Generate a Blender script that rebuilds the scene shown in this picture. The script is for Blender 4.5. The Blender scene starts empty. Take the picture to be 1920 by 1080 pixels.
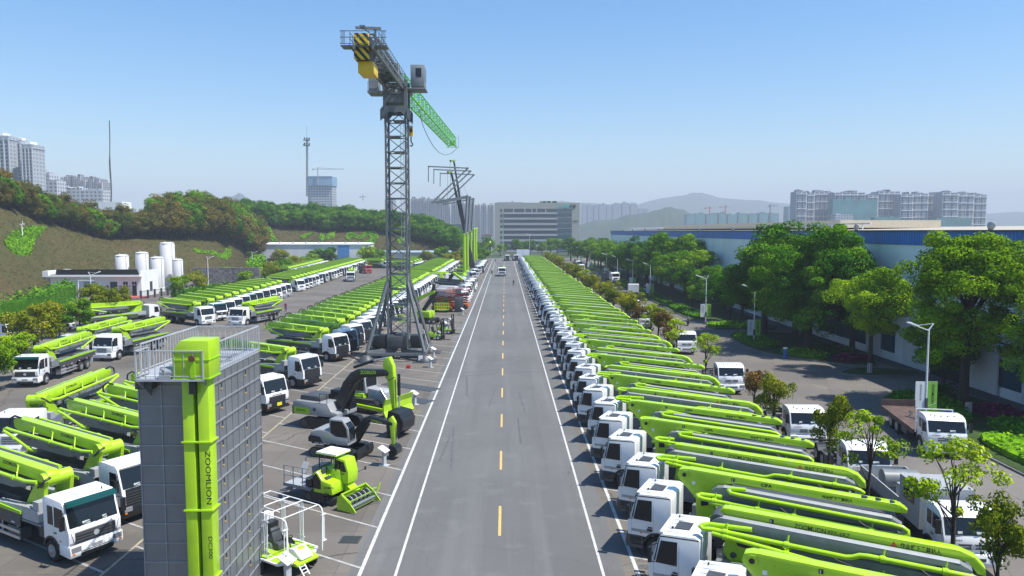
import bpy, bmesh, math, random
import numpy as np
from mathutils import Vector, Matrix
from mathutils.bvhtree import BVHTree
R = math.radians
SC = bpy.context.scene
COL = SC.collection
random.seed(7)

# ------------------------------------------------------------------ surveying: where a sighted point stands on the ground
FPX, CAMH = 1400.0, 15.0
PITCH, YAW = math.atan(107 / FPX), math.atan(13 / FPX)
def sight(px, py):
    u, v = (px - 960) / FPX, (py - 540) / FPX
    y = math.cos(PITCH) - math.sin(PITCH) * v
    z = -math.sin(PITCH) - math.cos(PITCH) * v
    c, s = math.cos(YAW), math.sin(YAW)
    return Vector((u * c + y * s, -u * s + y * c, z))
def G(px, py, z=0.0):
    d = sight(px, py); t = (z - CAMH) / d.z
    return Vector((d.x * t, d.y * t, z))
def D(px, py, Y):
    d = sight(px, py); t = Y / d.y
    return Vector((d.x * t, Y, CAMH + d.z * t))

# ------------------------------------------------------------------ materials
def lin(c):
    c = c / 255.0
    return c / 12.92 if c <= 0.04045 else ((c + 0.055) / 1.055) ** 2.4
MATS = {}
def nt(m):
    m.use_nodes = True
    t = m.node_tree
    return t, t.nodes, t.links
def mat(name, col, rough=0.5, metal=0.0, var=0.0, scale=3.0, spec=0.5, bump=0.0, bscale=20.0, coat=0.0, dirt=None, dirt_amt=0.5, dscale=0.7):
    """Plain surface: base colour with soft mottling, optional dirt patches and bump, all in the object's own space."""
    if name in MATS: return MATS[name]
    m = bpy.data.materials.new(name); t, N, L = nt(m)
    b = N['Principled BSDF']
    b.inputs['Roughness'].default_value = rough
    b.inputs['Metallic'].default_value = metal
    b.inputs['Specular IOR Level'].default_value = spec
    b.inputs['Coat Weight'].default_value = coat
    b.inputs['Coat Roughness'].default_value = 0.08
    b.inputs['Base Color'].default_value = (*col, 1)
    m.diffuse_color = (*col, 1)
    tc = None
    if var or bump or dirt:
        tc = N.new('ShaderNodeTexCoord')
    last = None
    if var:
        n = N.new('ShaderNodeTexNoise'); n.inputs['Scale'].default_value = scale; n.inputs['Detail'].default_value = 6
        L.new(tc.outputs['Object'], n.inputs['Vector'])
        mr = N.new('ShaderNodeMapRange'); mr.inputs['From Min'].default_value = 0.3; mr.inputs['From Max'].default_value = 0.7
        mr.inputs['To Min'].default_value = 1 - var; mr.inputs['To Max'].default_value = 1 + var
        L.new(n.outputs['Fac'], mr.inputs['Value'])
        mx = N.new('ShaderNodeVectorMath'); mx.operation = 'SCALE'; mx.inputs[0].default_value = col
        L.new(mr.outputs['Result'], mx.inputs['Scale'])
        last = mx.outputs['Vector']
    if dirt:
        n = N.new('ShaderNodeTexNoise'); n.inputs['Scale'].default_value = dscale; n.inputs['Detail'].default_value = 8; n.inputs['Roughness'].default_value = 0.7
        L.new(tc.outputs['Object'], n.inputs['Vector'])
        mr = N.new('ShaderNodeMapRange'); mr.inputs['From Min'].default_value = 0.48; mr.inputs['From Max'].default_value = 0.72
        mr.inputs['To Max'].default_value = dirt_amt
        L.new(n.outputs['Fac'], mr.inputs['Value'])
        mx = N.new('ShaderNodeMix'); mx.data_type = 'RGBA'
        mx.inputs['A'].default_value = (*col, 1); mx.inputs['B'].default_value = (*dirt, 1)
        if last is not None: L.new(last, mx.inputs['A'])
        L.new(mr.outputs['Result'], mx.inputs['Factor'])
        last = mx.outputs['Result']
    if last is not None: L.new(last, b.inputs['Base Color'])
    if bump:
        n = N.new('ShaderNodeTexNoise'); n.inputs['Scale'].default_value = bscale; n.inputs['Detail'].default_value = 5
        L.new(tc.outputs['Object'], n.inputs['Vector'])
        bp = N.new('ShaderNodeBump'); bp.inputs['Strength'].default_value = bump; bp.inputs['Distance'].default_value = 0.05
        L.new(n.outputs['Fac'], bp.inputs['Height']); L.new(bp.outputs['Normal'], b.inputs['Normal'])
    MATS[name] = m
    return m

LIME = mat('lime_paint', (0.37, 0.60, 0.012), 0.42, var=0.07, scale=1.5, coat=0.25, dirt=(0.24, 0.40, 0.03), dirt_amt=.35, dscale=1.3)
LIME2 = mat('lime_panel', (0.30, 0.57, 0.008), 0.45, var=0.05)
LIMEP = mat('lime_pipe', (0.40, 0.66, 0.012), 0.32, var=0.06, scale=4, coat=0.3)
GREY = mat('boom_grey', (0.17, 0.19, 0.20), 0.45, var=0.12, scale=2)
GREYD = mat('machine_dark_grey', (0.055, 0.06, 0.065), 0.5, var=0.15, scale=2)
GREYL = mat('light_grey_paint', (0.34, 0.355, 0.365), 0.45, var=0.07)
BLACK = mat('black_paint', (0.012, 0.013, 0.015), 0.4, var=0.15)
RUBBER = mat('tyre_rubber', (0.014, 0.014, 0.015), 0.85, var=0.3, scale=6)
RIM = mat('wheel_rim', (0.30, 0.31, 0.32), 0.4, metal=0.4)
WHITE = mat('white_cab_paint', (0.79, 0.80, 0.80), 0.3, var=0.03, coat=0.4, dirt=(0.60, 0.60, 0.58), dirt_amt=.3, dscale=1.1)
WHITEP = mat('white_panel', (0.78, 0.785, 0.79), 0.5, var=0.03)
GLASS = mat('cab_glass', (0.008, 0.011, 0.013), 0.05, spec=0.5)
GREENVIS = mat('green_visor', (0.004, 0.06, 0.05), 0.15, spec=0.7)
LENS = mat('headlamp_lens', (0.22, 0.23, 0.24), 0.12, spec=0.9)
AMBER = mat('amber_lens', (0.75, 0.22, 0.02), 0.2)
ALU = mat('aluminium', (0.55, 0.56, 0.57), 0.35, metal=0.7)
TEXTK = mat('black_lettering', (0.01, 0.012, 0.01), 0.6)
YELLOW = mat('yellow_paint', (0.78, 0.50, 0.01), 0.45)
STEEL = mat('galvanised_steel', (0.42, 0.44, 0.46), 0.5, metal=0.1, var=0.1)
ORANGE = mat('orange_paint', (0.62, 0.11, 0.02), 0.45, var=0.1)
RED = mat('red_paint', (0.45, 0.02, 0.02), 0.45, var=0.1)
RUST = mat('rusty_planks', (0.10, 0.062, 0.05), 0.85, var=0.35, scale=1.5)

# ------------------------------------------------------------------ lettering (built-in font turned to mesh, cached)
_TXT = {}
def letters(s, bold=0.02):
    if (s, bold) in _TXT: return _TXT[(s, bold)]
    cu = bpy.data.curves.new('lettering', 'FONT'); cu.body = s; cu.offset = bold; cu.resolution_u = 3
    ob = bpy.data.objects.new('lettering', cu); COL.objects.link(ob)
    dg = bpy.context.evaluated_depsgraph_get()
    me = ob.evaluated_get(dg).to_mesh()
    vs = [v.co.copy() for v in me.vertices]; fs = [tuple(p.vertices) for p in me.polygons]
    ob.evaluated_get(dg).to_mesh_clear()
    bpy.data.objects.remove(ob); bpy.data.curves.remove(cu)
    if vs:
        x0 = min(v.x for v in vs); x1 = max(v.x for v in vs)
        vs = [Vector((v.x - x0, v.y, 0)) for v in vs]
        w = x1 - x0
    else: w = 1
    _TXT[(s, bold)] = (vs, fs, w)
    return _TXT[(s, bold)]

# ------------------------------------------------------------------ mesh builder
class MB:
    def __init__(s): s.v = []; s.f = []; s.mi = []; s.sm = []; s.mats = []
    def m(s, mt):
        if mt not in s.mats: s.mats.append(mt)
        return s.mats.index(mt)
    def add(s, vs, fs, mt, smooth=False):
        o = len(s.v); k = s.m(mt)
        s.v.extend([tuple(v) for v in vs])
        for f in fs:
            s.f.append(tuple(i + o for i in f)); s.mi.append(k); s.sm.append(smooth)
    def box(s, c, d, mt, rot=None):
        x, y, z = d[0] / 2, d[1] / 2, d[2] / 2
        vs = [Vector((a * x, b * y, e * z)) for e in (-1, 1) for b in (-1, 1) for a in (-1, 1)]
        if rot is not None:
            if not isinstance(rot, Matrix): rot = Matrix.Rotation(rot, 3, 'Z')
            vs = [rot @ v for v in vs]
        c = Vector(c)
        s.add([v + c for v in vs], [(0, 2, 3, 1), (4, 5, 7, 6), (0, 1, 5, 4), (2, 6, 7, 3), (0, 4, 6, 2), (1, 3, 7, 5)], mt)
    def span(s, a, b, mt):
        s.box([(a[i] + b[i]) / 2 for i in range(3)], [abs(b[i] - a[i]) for i in range(3)], mt)
    def prism(s, pts, y0, y1, mt):
        """profile in (x, z), pulled along y"""
        n = len(pts)
        vs = [(p[0], y0, p[1]) for p in pts] + [(p[0], y1, p[1]) for p in pts]
        s.add(vs, [tuple(range(n))[::-1], tuple(range(n, 2 * n))] + [(i, (i + 1) % n, n + (i + 1) % n, n + i) for i in range(n)], mt)
    def prismz(s, pts, z0, z1, mt):
        n = len(pts)
        vs = [(p[0], p[1], z0) for p in pts] + [(p[0], p[1], z1) for p in pts]
        s.add(vs, [tuple(range(n))[::-1], tuple(range(n, 2 * n))] + [(i, (i + 1) % n, n + (i + 1) % n, n + i) for i in range(n)], mt)
    def prismx(s, pts, x0, x1, mt):
        """profile in (y, z), pulled along x"""
        n = len(pts)
        vs = [(x0, p[0], p[1]) for p in pts] + [(x1, p[0], p[1]) for p in pts]
        s.add(vs, [tuple(range(n))[::-1], tuple(range(n, 2 * n))] + [(i, (i + 1) % n, n + (i + 1) % n, n + i) for i in range(n)], mt)
    def tube(s, pts, r, mt, n=8, rs=None):
        pts = [Vector(p) for p in pts]
        k = len(pts); vs = []; fs = []
        t0 = (pts[1] - pts[0]).normalized()
        a = t0.orthogonal().normalized()
        for i, p in enumerate(pts):
            if i == 0: t = t0
            elif i == k - 1: t = (pts[i] - pts[i - 1]).normalized()
            else: t = ((pts[i + 1] - p).normalized() + (p - pts[i - 1]).normalized()).normalized()
            a = (a - t * a.dot(t)).normalized(); b = t.cross(a)
            rr = rs[i] if rs else r
            for j in range(n):
                w = 2 * math.pi * j / n
                vs.append(p + (a * math.cos(w) + b * math.sin(w)) * rr)
        for i in range(k - 1):
            for j in range(n):
                q = (j + 1) % n
                fs.append((i * n + j, i * n + q, (i + 1) * n + q, (i + 1) * n + j))
        s.add(vs, fs, mt, n > 5)
        s.add(vs[:n], [tuple(range(n))[::-1]], mt); s.add(vs[-n:], [tuple(range(n))], mt)
    def cyl(s, p0, p1, r, mt, n=12, r2=None):
        s.tube([p0, p1], r, mt, n, [r, r if r2 is None else r2])
    def bar(s, p0, p1, w, h, mt, up=(0, 0, 1)):
        p0, p1 = Vector(p0), Vector(p1)
        t = (p1 - p0).normalized(); up = Vector(up)
        if abs(t.dot(up)) > 0.98: up = Vector((0, 1, 0))
        a = t.cross(up).normalized(); b = a.cross(t)
        vs = []
        for p in (p0, p1):
            for i, j in ((-1, -1), (1, -1), (1, 1), (-1, 1)):
                vs.append(p + a * (i * w / 2) + b * (j * h / 2))
        s.add(vs, [(3, 2, 1, 0), (4, 5, 6, 7), (0, 1, 5, 4), (1, 2, 6, 5), (2, 3, 7, 6), (3, 0, 4, 7)], mt)
    def lathe(s, prof, c, mt, n=16, axis='z', smooth=True):
        """prof: (radius, height) pairs round an axis through c"""
        vs = []; fs = []; c = Vector(c); k = len(prof)
        for r, h in prof:
            for j in range(n):
                w = 2 * math.pi * j / n
                p = (r * math.cos(w), r * math.sin(w), h)
                if axis == 'y': p = (p[0], h, p[1])
                if axis == 'x': p = (h, p[0], p[1])
                vs.append(c + Vector(p))
        for i in range(k - 1):
            for j in range(n):
                q = (j + 1) % n
                fs.append((i * n + j, i * n + q, (i + 1) * n + q, (i + 1) * n + j))
        s.add(vs, fs, mt, smooth)
        s.add(vs[:n], [tuple(range(n))[::-1]], mt); s.add(vs[-n:], [tuple(range(n))], mt)
    def text(s, body, o, xd, yd, h, mt, width=None, bold=0.02):
        vs, fs, w = letters(body, bold)
        xd, yd, o = Vector(xd).normalized(), Vector(yd).normalized(), Vector(o)
        k = h / 0.72; kx = k if width is None else width / w
        s.add([o + xd * (v.x * kx) + yd * (v.y * k) for v in vs], fs, mt)
    def build(s, name, parent=None, loc=None, rz=0.0, bevel=0.0, seg=2, recalc=True):
        me = bpy.data.meshes.new(name)
        me.from_pydata(s.v, [], s.f)
        for mt in s.mats: me.materials.append(mt)
        me.polygons.foreach_set('material_index', s.mi)
        me.polygons.foreach_set('use_smooth', s.sm)
        me.update()
        if recalc or bevel:
            bm = bmesh.new(); bm.from_mesh(me)
            if bevel:
                bmesh.ops.remove_doubles(bm, verts=bm.verts, dist=0.0005)
                es = [e for e in bm.edges if len(e.link_faces) == 2 and e.calc_face_angle(0) > R(25)]
                bmesh.ops.bevel(bm, geom=es, offset=bevel, segments=seg, profile=0.5, affect='EDGES', clamp_overlap=True)
                for f in bm.faces: f.smooth = True
            bmesh.ops.recalc_face_normals(bm, faces=bm.faces)
            bm.to_mesh(me); bm.free()
            if bevel: me.set_sharp_from_angle(angle=R(35))
        o = bpy.data.objects.new(name, me); COL.objects.link(o)
        if parent is not None: o.parent = parent
        if loc is not None: o.location = loc
        if rz: o.rotation_euler = (0, 0, rz)
        return o

def tag(o, label=None, cat=None, group=None, kind=None):
    if label: o['label'] = label
    if cat: o['category'] = cat
    if group: o['group'] = group
    if kind: o['kind'] = kind
    return o
def thing(name, label, cat, loc=(0, 0, 0), rz=0.0, group=None):
    o = bpy.data.objects.new(name, None); COL.objects.link(o); o.empty_display_size = 0.5
    o.location = loc; o.rotation_euler = (0, 0, rz)
    return tag(o, label, cat, group)
def struct(o, label=None):
    o['kind'] = 'structure'
    if label: o['label'] = label
    return o
def copy_tree(o, parent=None):
    c = o.copy(); COL.objects.link(c); c.parent = parent
    for ch in KIDS.get(o.name, [x for x in o.children]): copy_tree(ch, c)
    return c
KIDS = {}
def ordinal(n):
    W = ['nearest', 'second', 'third', 'fourth', 'fifth', 'sixth', 'seventh', 'eighth', 'ninth', 'tenth', 'eleventh', 'twelfth', 'thirteenth', 'fourteenth',
         'fifteenth', 'sixteenth', 'seventeenth', 'eighteenth', 'nineteenth', 'twentieth', 'twenty-first', 'twenty-second', 'twenty-third', 'twenty-fourth', 'twenty-fifth', 'twenty-sixth']
    return W[n]
def loop(x, y, n, z, rx, rz_=None):
    pass
HAZE, EXPO = 0.00033, 0.62
# ------------------------------------------------------------------ ground materials (world space)
def ground_mat(name, base, dark, pale, n1=0.12, n2=1.3, joints=None, rough=0.9, speck=0.12, streak=False, cracks=0.0):
    m = bpy.data.materials.new(name); t, N, L = nt(m)
    b = N['Principled BSDF']; b.inputs['Roughness'].default_value = rough; b.inputs['Specular IOR Level'].default_value = 0.25
    g = N.new('ShaderNodeNewGeometry')
    def noise(scale, det=8, rgh=0.6, stretch=None):
        n = N.new('ShaderNodeTexNoise'); n.inputs['Scale'].default_value = scale; n.inputs['Detail'].default_value = det; n.inputs['Roughness'].default_value = rgh
        if stretch:
            mp = N.new('ShaderNodeMapping'); mp.inputs['Scale'].default_value = stretch
            L.new(g.outputs['Position'], mp.inputs['Vector']); L.new(mp.outputs['Vector'], n.inputs['Vector'])
        else: L.new(g.outputs['Position'], n.inputs['Vector'])
        return n.outputs['Fac']
    def rng(v, a, c, lo=0.0, hi=1.0):
        mr = N.new('ShaderNodeMapRange'); mr.inputs['From Min'].default_value = a; mr.inputs['From Max'].default_value = c
        mr.inputs['To Min'].default_value = lo; mr.inputs['To Max'].default_value = hi
        L.new(v, mr.inputs['Value']); return mr.outputs['Result']
    def mix(f, a, c):
        x = N.new('ShaderNodeMix'); x.data_type = 'RGBA'
        if isinstance(f, float): x.inputs['Factor'].default_value = f
        else: L.new(f, x.inputs['Factor'])
        for k, q in (('A', a), ('B', c)):
            if isinstance(q, tuple): x.inputs[k].default_value = (*q, 1)
            else: L.new(q, x.inputs[k])
        return x.outputs['Result']
    c = mix(rng(noise(n1), 0.35, 0.7), base, dark)
    c = mix(rng(noise(n2, 6, 0.65), 0.55, 0.8, 0, 0.75), c, pale)
    c = mix(rng(noise(n1 * 3.1, 8, 0.7), 0.58, 0.75, 0, 0.55), c, dark)
    if streak:
        c = mix(rng(noise(0.6, 5, 0.55, (1.0, 0.035, 1.0)), 0.5, 0.72, 0, 0.5), c, pale)
        c = mix(rng(noise(0.9, 5, 0.55, (1.0, 0.03, 1.0)), 0.54, 0.75, 0, 0.65), c, dark)
    if joints:
        br = N.new('ShaderNodeTexBrick'); br.offset = 0.0
        br.inputs['Scale'].default_value = 1.0; br.inputs['Mortar Size'].default_value = joints[2]; br.inputs['Mortar Smooth'].default_value = 0.2
        br.inputs['Brick Width'].default_value = joints[0]; br.inputs['Row Height'].default_value = joints[1]
        br.inputs['Color1'].default_value = (1, 1, 1, 1); br.inputs['Color2'].default_value = (0.86, 0.86, 0.86, 1); br.inputs['Mortar'].default_value = (0.42, 0.41, 0.4, 1)
        if len(joints) > 3:
            mp = N.new('ShaderNodeMapping'); mp.inputs['Rotation'].default_value = (0, 0, joints[3]); L.new(g.outputs['Position'], mp.inputs['Vector']); L.new(mp.outputs['Vector'], br.inputs['Vector'])
        else: L.new(g.outputs['Position'], br.inputs['Vector'])
        x = N.new('ShaderNodeMix'); x.data_type = 'RGBA'; x.blend_type = 'MULTIPLY'; x.inputs['Factor'].default_value = 1
        L.new(c, x.inputs['A']); L.new(br.outputs['Color'], x.inputs['B']); c = x.outputs['Result']
    if cracks:
        vo = N.new('ShaderNodeTexVoronoi'); vo.feature = 'DISTANCE_TO_EDGE'; vo.inputs['Scale'].default_value = 0.11
        nz = N.new('ShaderNodeTexNoise'); nz.inputs['Scale'].default_value = 0.5; nz.inputs['Detail'].default_value = 5
        L.new(g.outputs['Position'], nz.inputs['Vector'])
        ad = N.new('ShaderNodeVectorMath'); ad.operation = 'MULTIPLY_ADD'; ad.inputs[1].default_value = (2.2, 2.2, 0)
        L.new(nz.outputs['Color'], ad.inputs[0]); L.new(g.outputs['Position'], ad.inputs[2]); L.new(ad.outputs['Vector'], vo.inputs['Vector'])
        c = mix(rng(vo.outputs['Distance'], 0.0, 0.006, cracks, 0.0), c, tuple(0.3 * q for q in dark))
    c2 = N.new('ShaderNodeMix'); c2.data_type = 'RGBA'; c2.blend_type = 'MULTIPLY'; c2.inputs['Factor'].default_value = 1
    f = rng(noise(14.0, 4, 0.7), 0.3, 0.7, 1 - speck, 1 + speck)
    cm = N.new('ShaderNodeCombineColor'); [L.new(f, cm.inputs[k]) for k in range(3)]
    L.new(c, c2.inputs['A']); L.new(cm.outputs['Color'], c2.inputs['B'])
    L.new(c2.outputs['Result'], b.inputs['Base Color'])
    bp = N.new('ShaderNodeBump'); bp.inputs['Strength'].default_value = 0.25; bp.inputs['Distance'].default_value = 0.02
    L.new(noise(30.0, 3), bp.inputs['Height']); L.new(bp.outputs['Normal'], b.inputs['Normal'])
    MATS[name] = m
    return m
def paint_mat(name, col, worn, amt):
    m = bpy.data.materials.new(name); t, N, L = nt(m); b = N['Principled BSDF']; b.inputs['Roughness'].default_value = 0.8
    g = N.new('ShaderNodeNewGeometry'); n = N.new('ShaderNodeTexNoise'); n.inputs['Scale'].default_value = 3.0; n.inputs['Detail'].default_value = 8; n.inputs['Roughness'].default_value = 0.75
    L.new(g.outputs['Position'], n.inputs['Vector'])
    mr = N.new('ShaderNodeMapRange'); mr.inputs['From Min'].default_value = 0.45; mr.inputs['From Max'].default_value = 0.7; mr.inputs['To Max'].default_value = amt
    L.new(n.outputs['Fac'], mr.inputs['Value'])
    x = N.new('ShaderNodeMix'); x.data_type = 'RGBA'; x.inputs['A'].default_value = (*col, 1); x.inputs['B'].default_value = (*worn, 1)
    L.new(mr.outputs['Result'], x.inputs['Factor']); L.new(x.outputs['Result'], b.inputs['Base Color'])
    return m

M_FIELD = ground_mat('far_land', (0.05, 0.075, 0.03), (0.03, 0.055, 0.022), (0.11, 0.11, 0.075), 0.006, 0.03, speck=0.0)
M_LOT = ground_mat('lot_concrete', (0.172, 0.157, 0.136), (0.108, 0.098, 0.084), (0.225, 0.19, 0.145), 0.10, 0.45, joints=(7.5, 4.55, 0.012), cracks=0.7)
M_ROAD = ground_mat('road_asphalt', (0.142, 0.143, 0.138), (0.105, 0.106, 0.103), (0.185, 0.186, 0.18), 0.045, 0.5, streak=True, speck=0.10, cracks=0.10)
M_SERV = ground_mat('service_concrete', (0.18, 0.166, 0.145), (0.12, 0.11, 0.096), (0.235, 0.21, 0.165), 0.08, 0.35, joints=(5.0, 6.0, 0.014, 0.35), cracks=0.5)
M_PAVE = ground_mat('paved_apron', (0.13, 0.125, 0.115), (0.08, 0.077, 0.07), (0.19, 0.18, 0.16), 0.12, 0.5)
M_KERB = mat('kerb_stone', (0.17, 0.168, 0.16), 0.9, var=0.25, scale=1.0)
M_LINE = paint_mat('white_line_paint', (0.55, 0.55, 0.53), (0.24, 0.24, 0.23), 0.95)
M_LINE2 = paint_mat('faded_line_paint', (0.40, 0.39, 0.37), (0.17, 0.165, 0.15), 0.9)
M_YLINE = paint_mat('yellow_line_paint', (0.62, 0.40, 0.12), (0.3, 0.24, 0.14), 0.6)
M_YEDGE = paint_mat('faded_yellow_paint', (0.40, 0.34, 0.22), (0.17, 0.16, 0.13), 0.9)
M_GRASS = ground_mat('lawn', (0.04, 0.075, 0.014), (0.02, 0.04, 0.01), (0.085, 0.12, 0.02), 0.5, 2.2, speck=0.3)
M_SLOPE = ground_mat('slope_turf', (0.082, 0.064, 0.024), (0.050, 0.064, 0.014), (0.108, 0.078, 0.034), 0.05, 0.7, speck=0.5)
M_GRAVEL = ground_mat('gravel_ledge', (0.20, 0.16, 0.11), (0.12, 0.10, 0.07), (0.25, 0.21, 0.16), 0.3, 2.0, speck=0.3)

def sheet(name, x0, y0, x1, y1, z, mt):
    b = MB(); b.add([(x0, y0, z), (x1, y0, z), (x1, y1, z), (x0, y1, z)], [(0, 1, 2, 3)], mt)
    return struct(b.build(name, recalc=False))
sheet('ground', -9000, -3000, 9000, 9000, -0.012, M_FIELD)
sheet('parking_lot', -118, -30, -5.2, 415, -0.006, M_LOT)
sheet('road', -6.9, -30, 5.25, 415, 0.0, M_ROAD)
sheet('parking_strip', 5.25, -30, 19.2, 415, -0.003, M_LOT)
sheet('service_road', 19.2, -30, 46, 415, -0.004, M_SERV)

# painted lines, one mesh: they are markings of the setting
bl = MB()
def line(x0, y0, x1, y1, w, mt, z=0.005):
    a, b_ = Vector((x0, y0, z)), Vector((x1, y1, z)); t = (b_ - a).normalized(); n = Vector((-t.y, t.x, 0)) * (w / 2)
    bl.add([a - n, b_ - n, b_ + n, a + n], [(0, 1, 2, 3)], mt)
for x in (-4.8, 4.3):
    line(x, -20, x, 392, 0.125, M_LINE)
for x in (-6.38, 5.83):
    line(x, -20, x, 392, 0.17, M_LINE)
y = 35.8 - 10.25 * 3
while y < 388:
    line(-0.28, y, -0.28, y + 4.0, 0.145, M_YLINE, 0.006); y += 10.25
BAY = math.tan(R(32))
for k in range(-3, 66):
    y = 36.9 + 4.55 * k
    line(-6.47, y, -17.6, y + 11.1 * BAY, 0.13, M_LINE2)
    if k < 40: line(-17.7, y + 4.2, -26, y + 4.2 + 8.3 * BAY, 0.13, M_LINE2)
    line(5.92, y - 3.6, 9.0, y - 3.6 - 3.1 * .42, 0.12, M_LINE2)
line(-17.65, -10, -17.65, 330, 0.13, M_YEDGE, 0.009)
line(-49.5, 60, -57.5, 76, 0.15, M_LINE2)
struct(bl.build('road_markings', recalc=False))

# drain grate in the paving
g0 = G(657, 1012)
dg_ = MB(); dg_.box((0, 0, 0.006), (0.98, 0.86, 0.02), GREYD, R(-4))
for i in range(7): dg_.box((-0.36 + i * 0.12, 0, 0.018), (0.05, 0.8, 0.016), BLACK, R(-4))
tag(dg_.build('drain_grate', loc=g0), 'dark slotted drain grate set in the paving right of the transplanter', 'drain grate')

# ------------------------------------------------------------------ grass islands with kerbs along the service road
def blob(pts, n=6):
    """closed Catmull-Rom through points"""
    out = []; k = len(pts)
    for i in range(k):
        p0, p1, p2, p3 = [Vector(pts[(i + j) % k]) for j in (-1, 0, 1, 2)]
        for q in range(n):
            t = q / n
            out.append(0.5 * ((2 * p1) + (p2 - p0) * t + (2 * p0 - 5 * p1 + 4 * p2 - p3) * t * t + (3 * p1 - p0 - 3 * p2 + p3) * t ** 3))
    return [(p.x, p.y) for p in out]
def island(pts, curved=True):
    o = blob(pts) if curved else pts
    c = Vector((sum(p[0] for p in o) / len(o), sum(p[1] for p in o) / len(o)))
    inn = []
    for p in o:
        d = Vector(p) - c; inn.append(tuple(c + d * (1 - 0.16 / max(d.length, .5))))
    b = MB(); b.prismz(o, -0.02, 0.13, M_KERB); k = b.build('kerb'); struct(k)
    b = MB(); b.prismz(inn, 0.10, 0.16, M_GRASS); g = b.build('verge'); struct(g)
ISL = [[(32.0, 20), (31.9, 48), (32.3, 62), (34.5, 66.5), (38, 67.5), (42, 66), (42.5, 50), (42, 20)],
       [(35.4, 77.4), (38, 75.8), (42.5, 76.2), (44.0, 78), (42, 79.6), (38, 80)],
       [(39.5, 81.8), (35, 85.5), (31.5, 92), (31.2, 99), (32.5, 107), (37, 108.5), (42, 107), (42.6, 95), (42.3, 84)],
       [(31.4, 114), (33, 112.3), (40, 112.3), (42.6, 115), (41, 119), (33, 118.6)],
       [(31.2, 127), (33, 124.5), (42, 124.5), (42.5, 140), (42, 152), (33, 152), (31.2, 149)],
       [(31.2, 160), (33, 158), (42, 158), (42.5, 240), (42, 338), (33, 338), (31.2, 334)]]
for p in ISL: island(p)
sheet('pavement', 43.0, -30, 45.0, 330, 0.002, M_PAVE)

# ------------------------------------------------------------------ hills by the lot
def smooth(t): return t * t * (3 - 2 * t)
def hill(name, cols, nu=64, nv=26, back=30, rise=3.0, seed=1, mt=None):
    """cols: (base point, crest point) pairs in plan order; a lofted bank that rises to the crest and rolls off behind"""
    base = [Vector(c[0]) for c in cols]; crest = [Vector(c[1]) for c in cols]
    def at(arr, t):
        f = t * (len(arr) - 1); i = min(int(f), len(arr) - 2); f -= i
        p = [arr[max(i - 1, 0)], arr[i], arr[i + 1], arr[min(i + 2, len(arr) - 1)]]
        return 0.5 * ((2 * p[1]) + (p[2] - p[0]) * f + (2 * p[0] - 5 * p[1] + 4 * p[2] - p[3]) * f * f + (3 * p[1] - p[0] - 3 * p[2] + p[3]) * f ** 3)
    vs, fs = [], []; rnd = random.Random(seed)
    for i in range(nu + 1):
        b, c = at(base, i / nu), at(crest, i / nu)
        h = Vector((c.x - b.x, c.y - b.y, 0)); dirn = h.normalized()
        for j in range(nv + 1):
            t = j / nv * 1.6
            if t <= 1:
                p = b + h * t; z = b.z + (c.z - b.z) * (0.55 * t + 0.45 * smooth(t))
            else:
                q = (t - 1) / 0.6; p = Vector((c.x, c.y, 0)) + dirn * back * q
                z = (c.z + rise * math.sin(min(q * 2.2, 1.5))) * (1 - smooth(max(0, (q - 0.75) / 0.25))) - (0.3 if q >= 1 else 0)
            w = 0.35 * math.sin(p.x * .23 + seed) * math.sin(p.y * .19) + 0.12 * math.sin(p.x * .9) * math.cos(p.y * .7)
            vs.append((p.x, p.y, z + w * min(1, t * 3)))
    m = nv + 1
    for i in range(nu):
        for j in range(nv): fs.append((i * m + j, (i + 1) * m + j, (i + 1) * m + j + 1, i * m + j + 1))
    b = MB(); b.add(vs, fs, mt or M_SLOPE, True)
    o = struct(b.build(name, recalc=False))
    return o, BVHTree.FromPolygons([Vector(v) for v in vs], fs), (lambda t: (at(base, t), at(crest, t)))
def bp(px, Y, z=0.0):
    v = D(px, 500, Y); v.z = z; return v
H1 = [(bp(-160, 120), D(-160, 355, 170)), (bp(0, 152), D(0, 388, 195)), (bp(110, 180), D(110, 425, 220)), (bp(200, 190), D(200, 446, 238)),
      (bp(300, 205), D(300, 446, 255)), (bp(385, 232), D(385, 450, 272)), (bp(440, 275), D(440, 459, 295)), (bp(482, 310), D(482, 484, 318)), (bp(508, 318), D(512, 497, 324, ))]
hill1, bvh1, f1 = hill('grass_hill', H1, seed=2, rise=3.5)
H2 = [(bp(430, 332), D(430, 420, 372)), (bp(520, 334), D(520, 424, 376)), (bp(600, 336), D(600, 430, 374)), (bp(700, 338), D(700, 432, 372)),
      (bp(780, 338), D(780, 444, 366)), (bp(830, 336), D(830, 460, 356)), (bp(872, 338), D(874, 483, 345))]
hill2, bvh2, f2 = hill('grass_hill', H2, seed=5, rise=3.0, back=46)
# near left shoulder with a gravel ledge
H3 = [(bp(-200, 105), D(-200, 470, 140)), (bp(-40, 140), D(-40, 492, 165)), (bp(30, 165), D(30, 514, 178)), (bp(70, 176), D(74, 537, 182))]
hill3, bvh3, f3 = hill('grass_hill', H3, nu=24, nv=14, back=6, rise=0.3, seed=9)
def on_hill(bvh, x, y):
    h = bvh.ray_cast(Vector((x, y, 200)), Vector((0, 0, -1)))
    return h[0].z if h[0] is not None else 0.0

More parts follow.
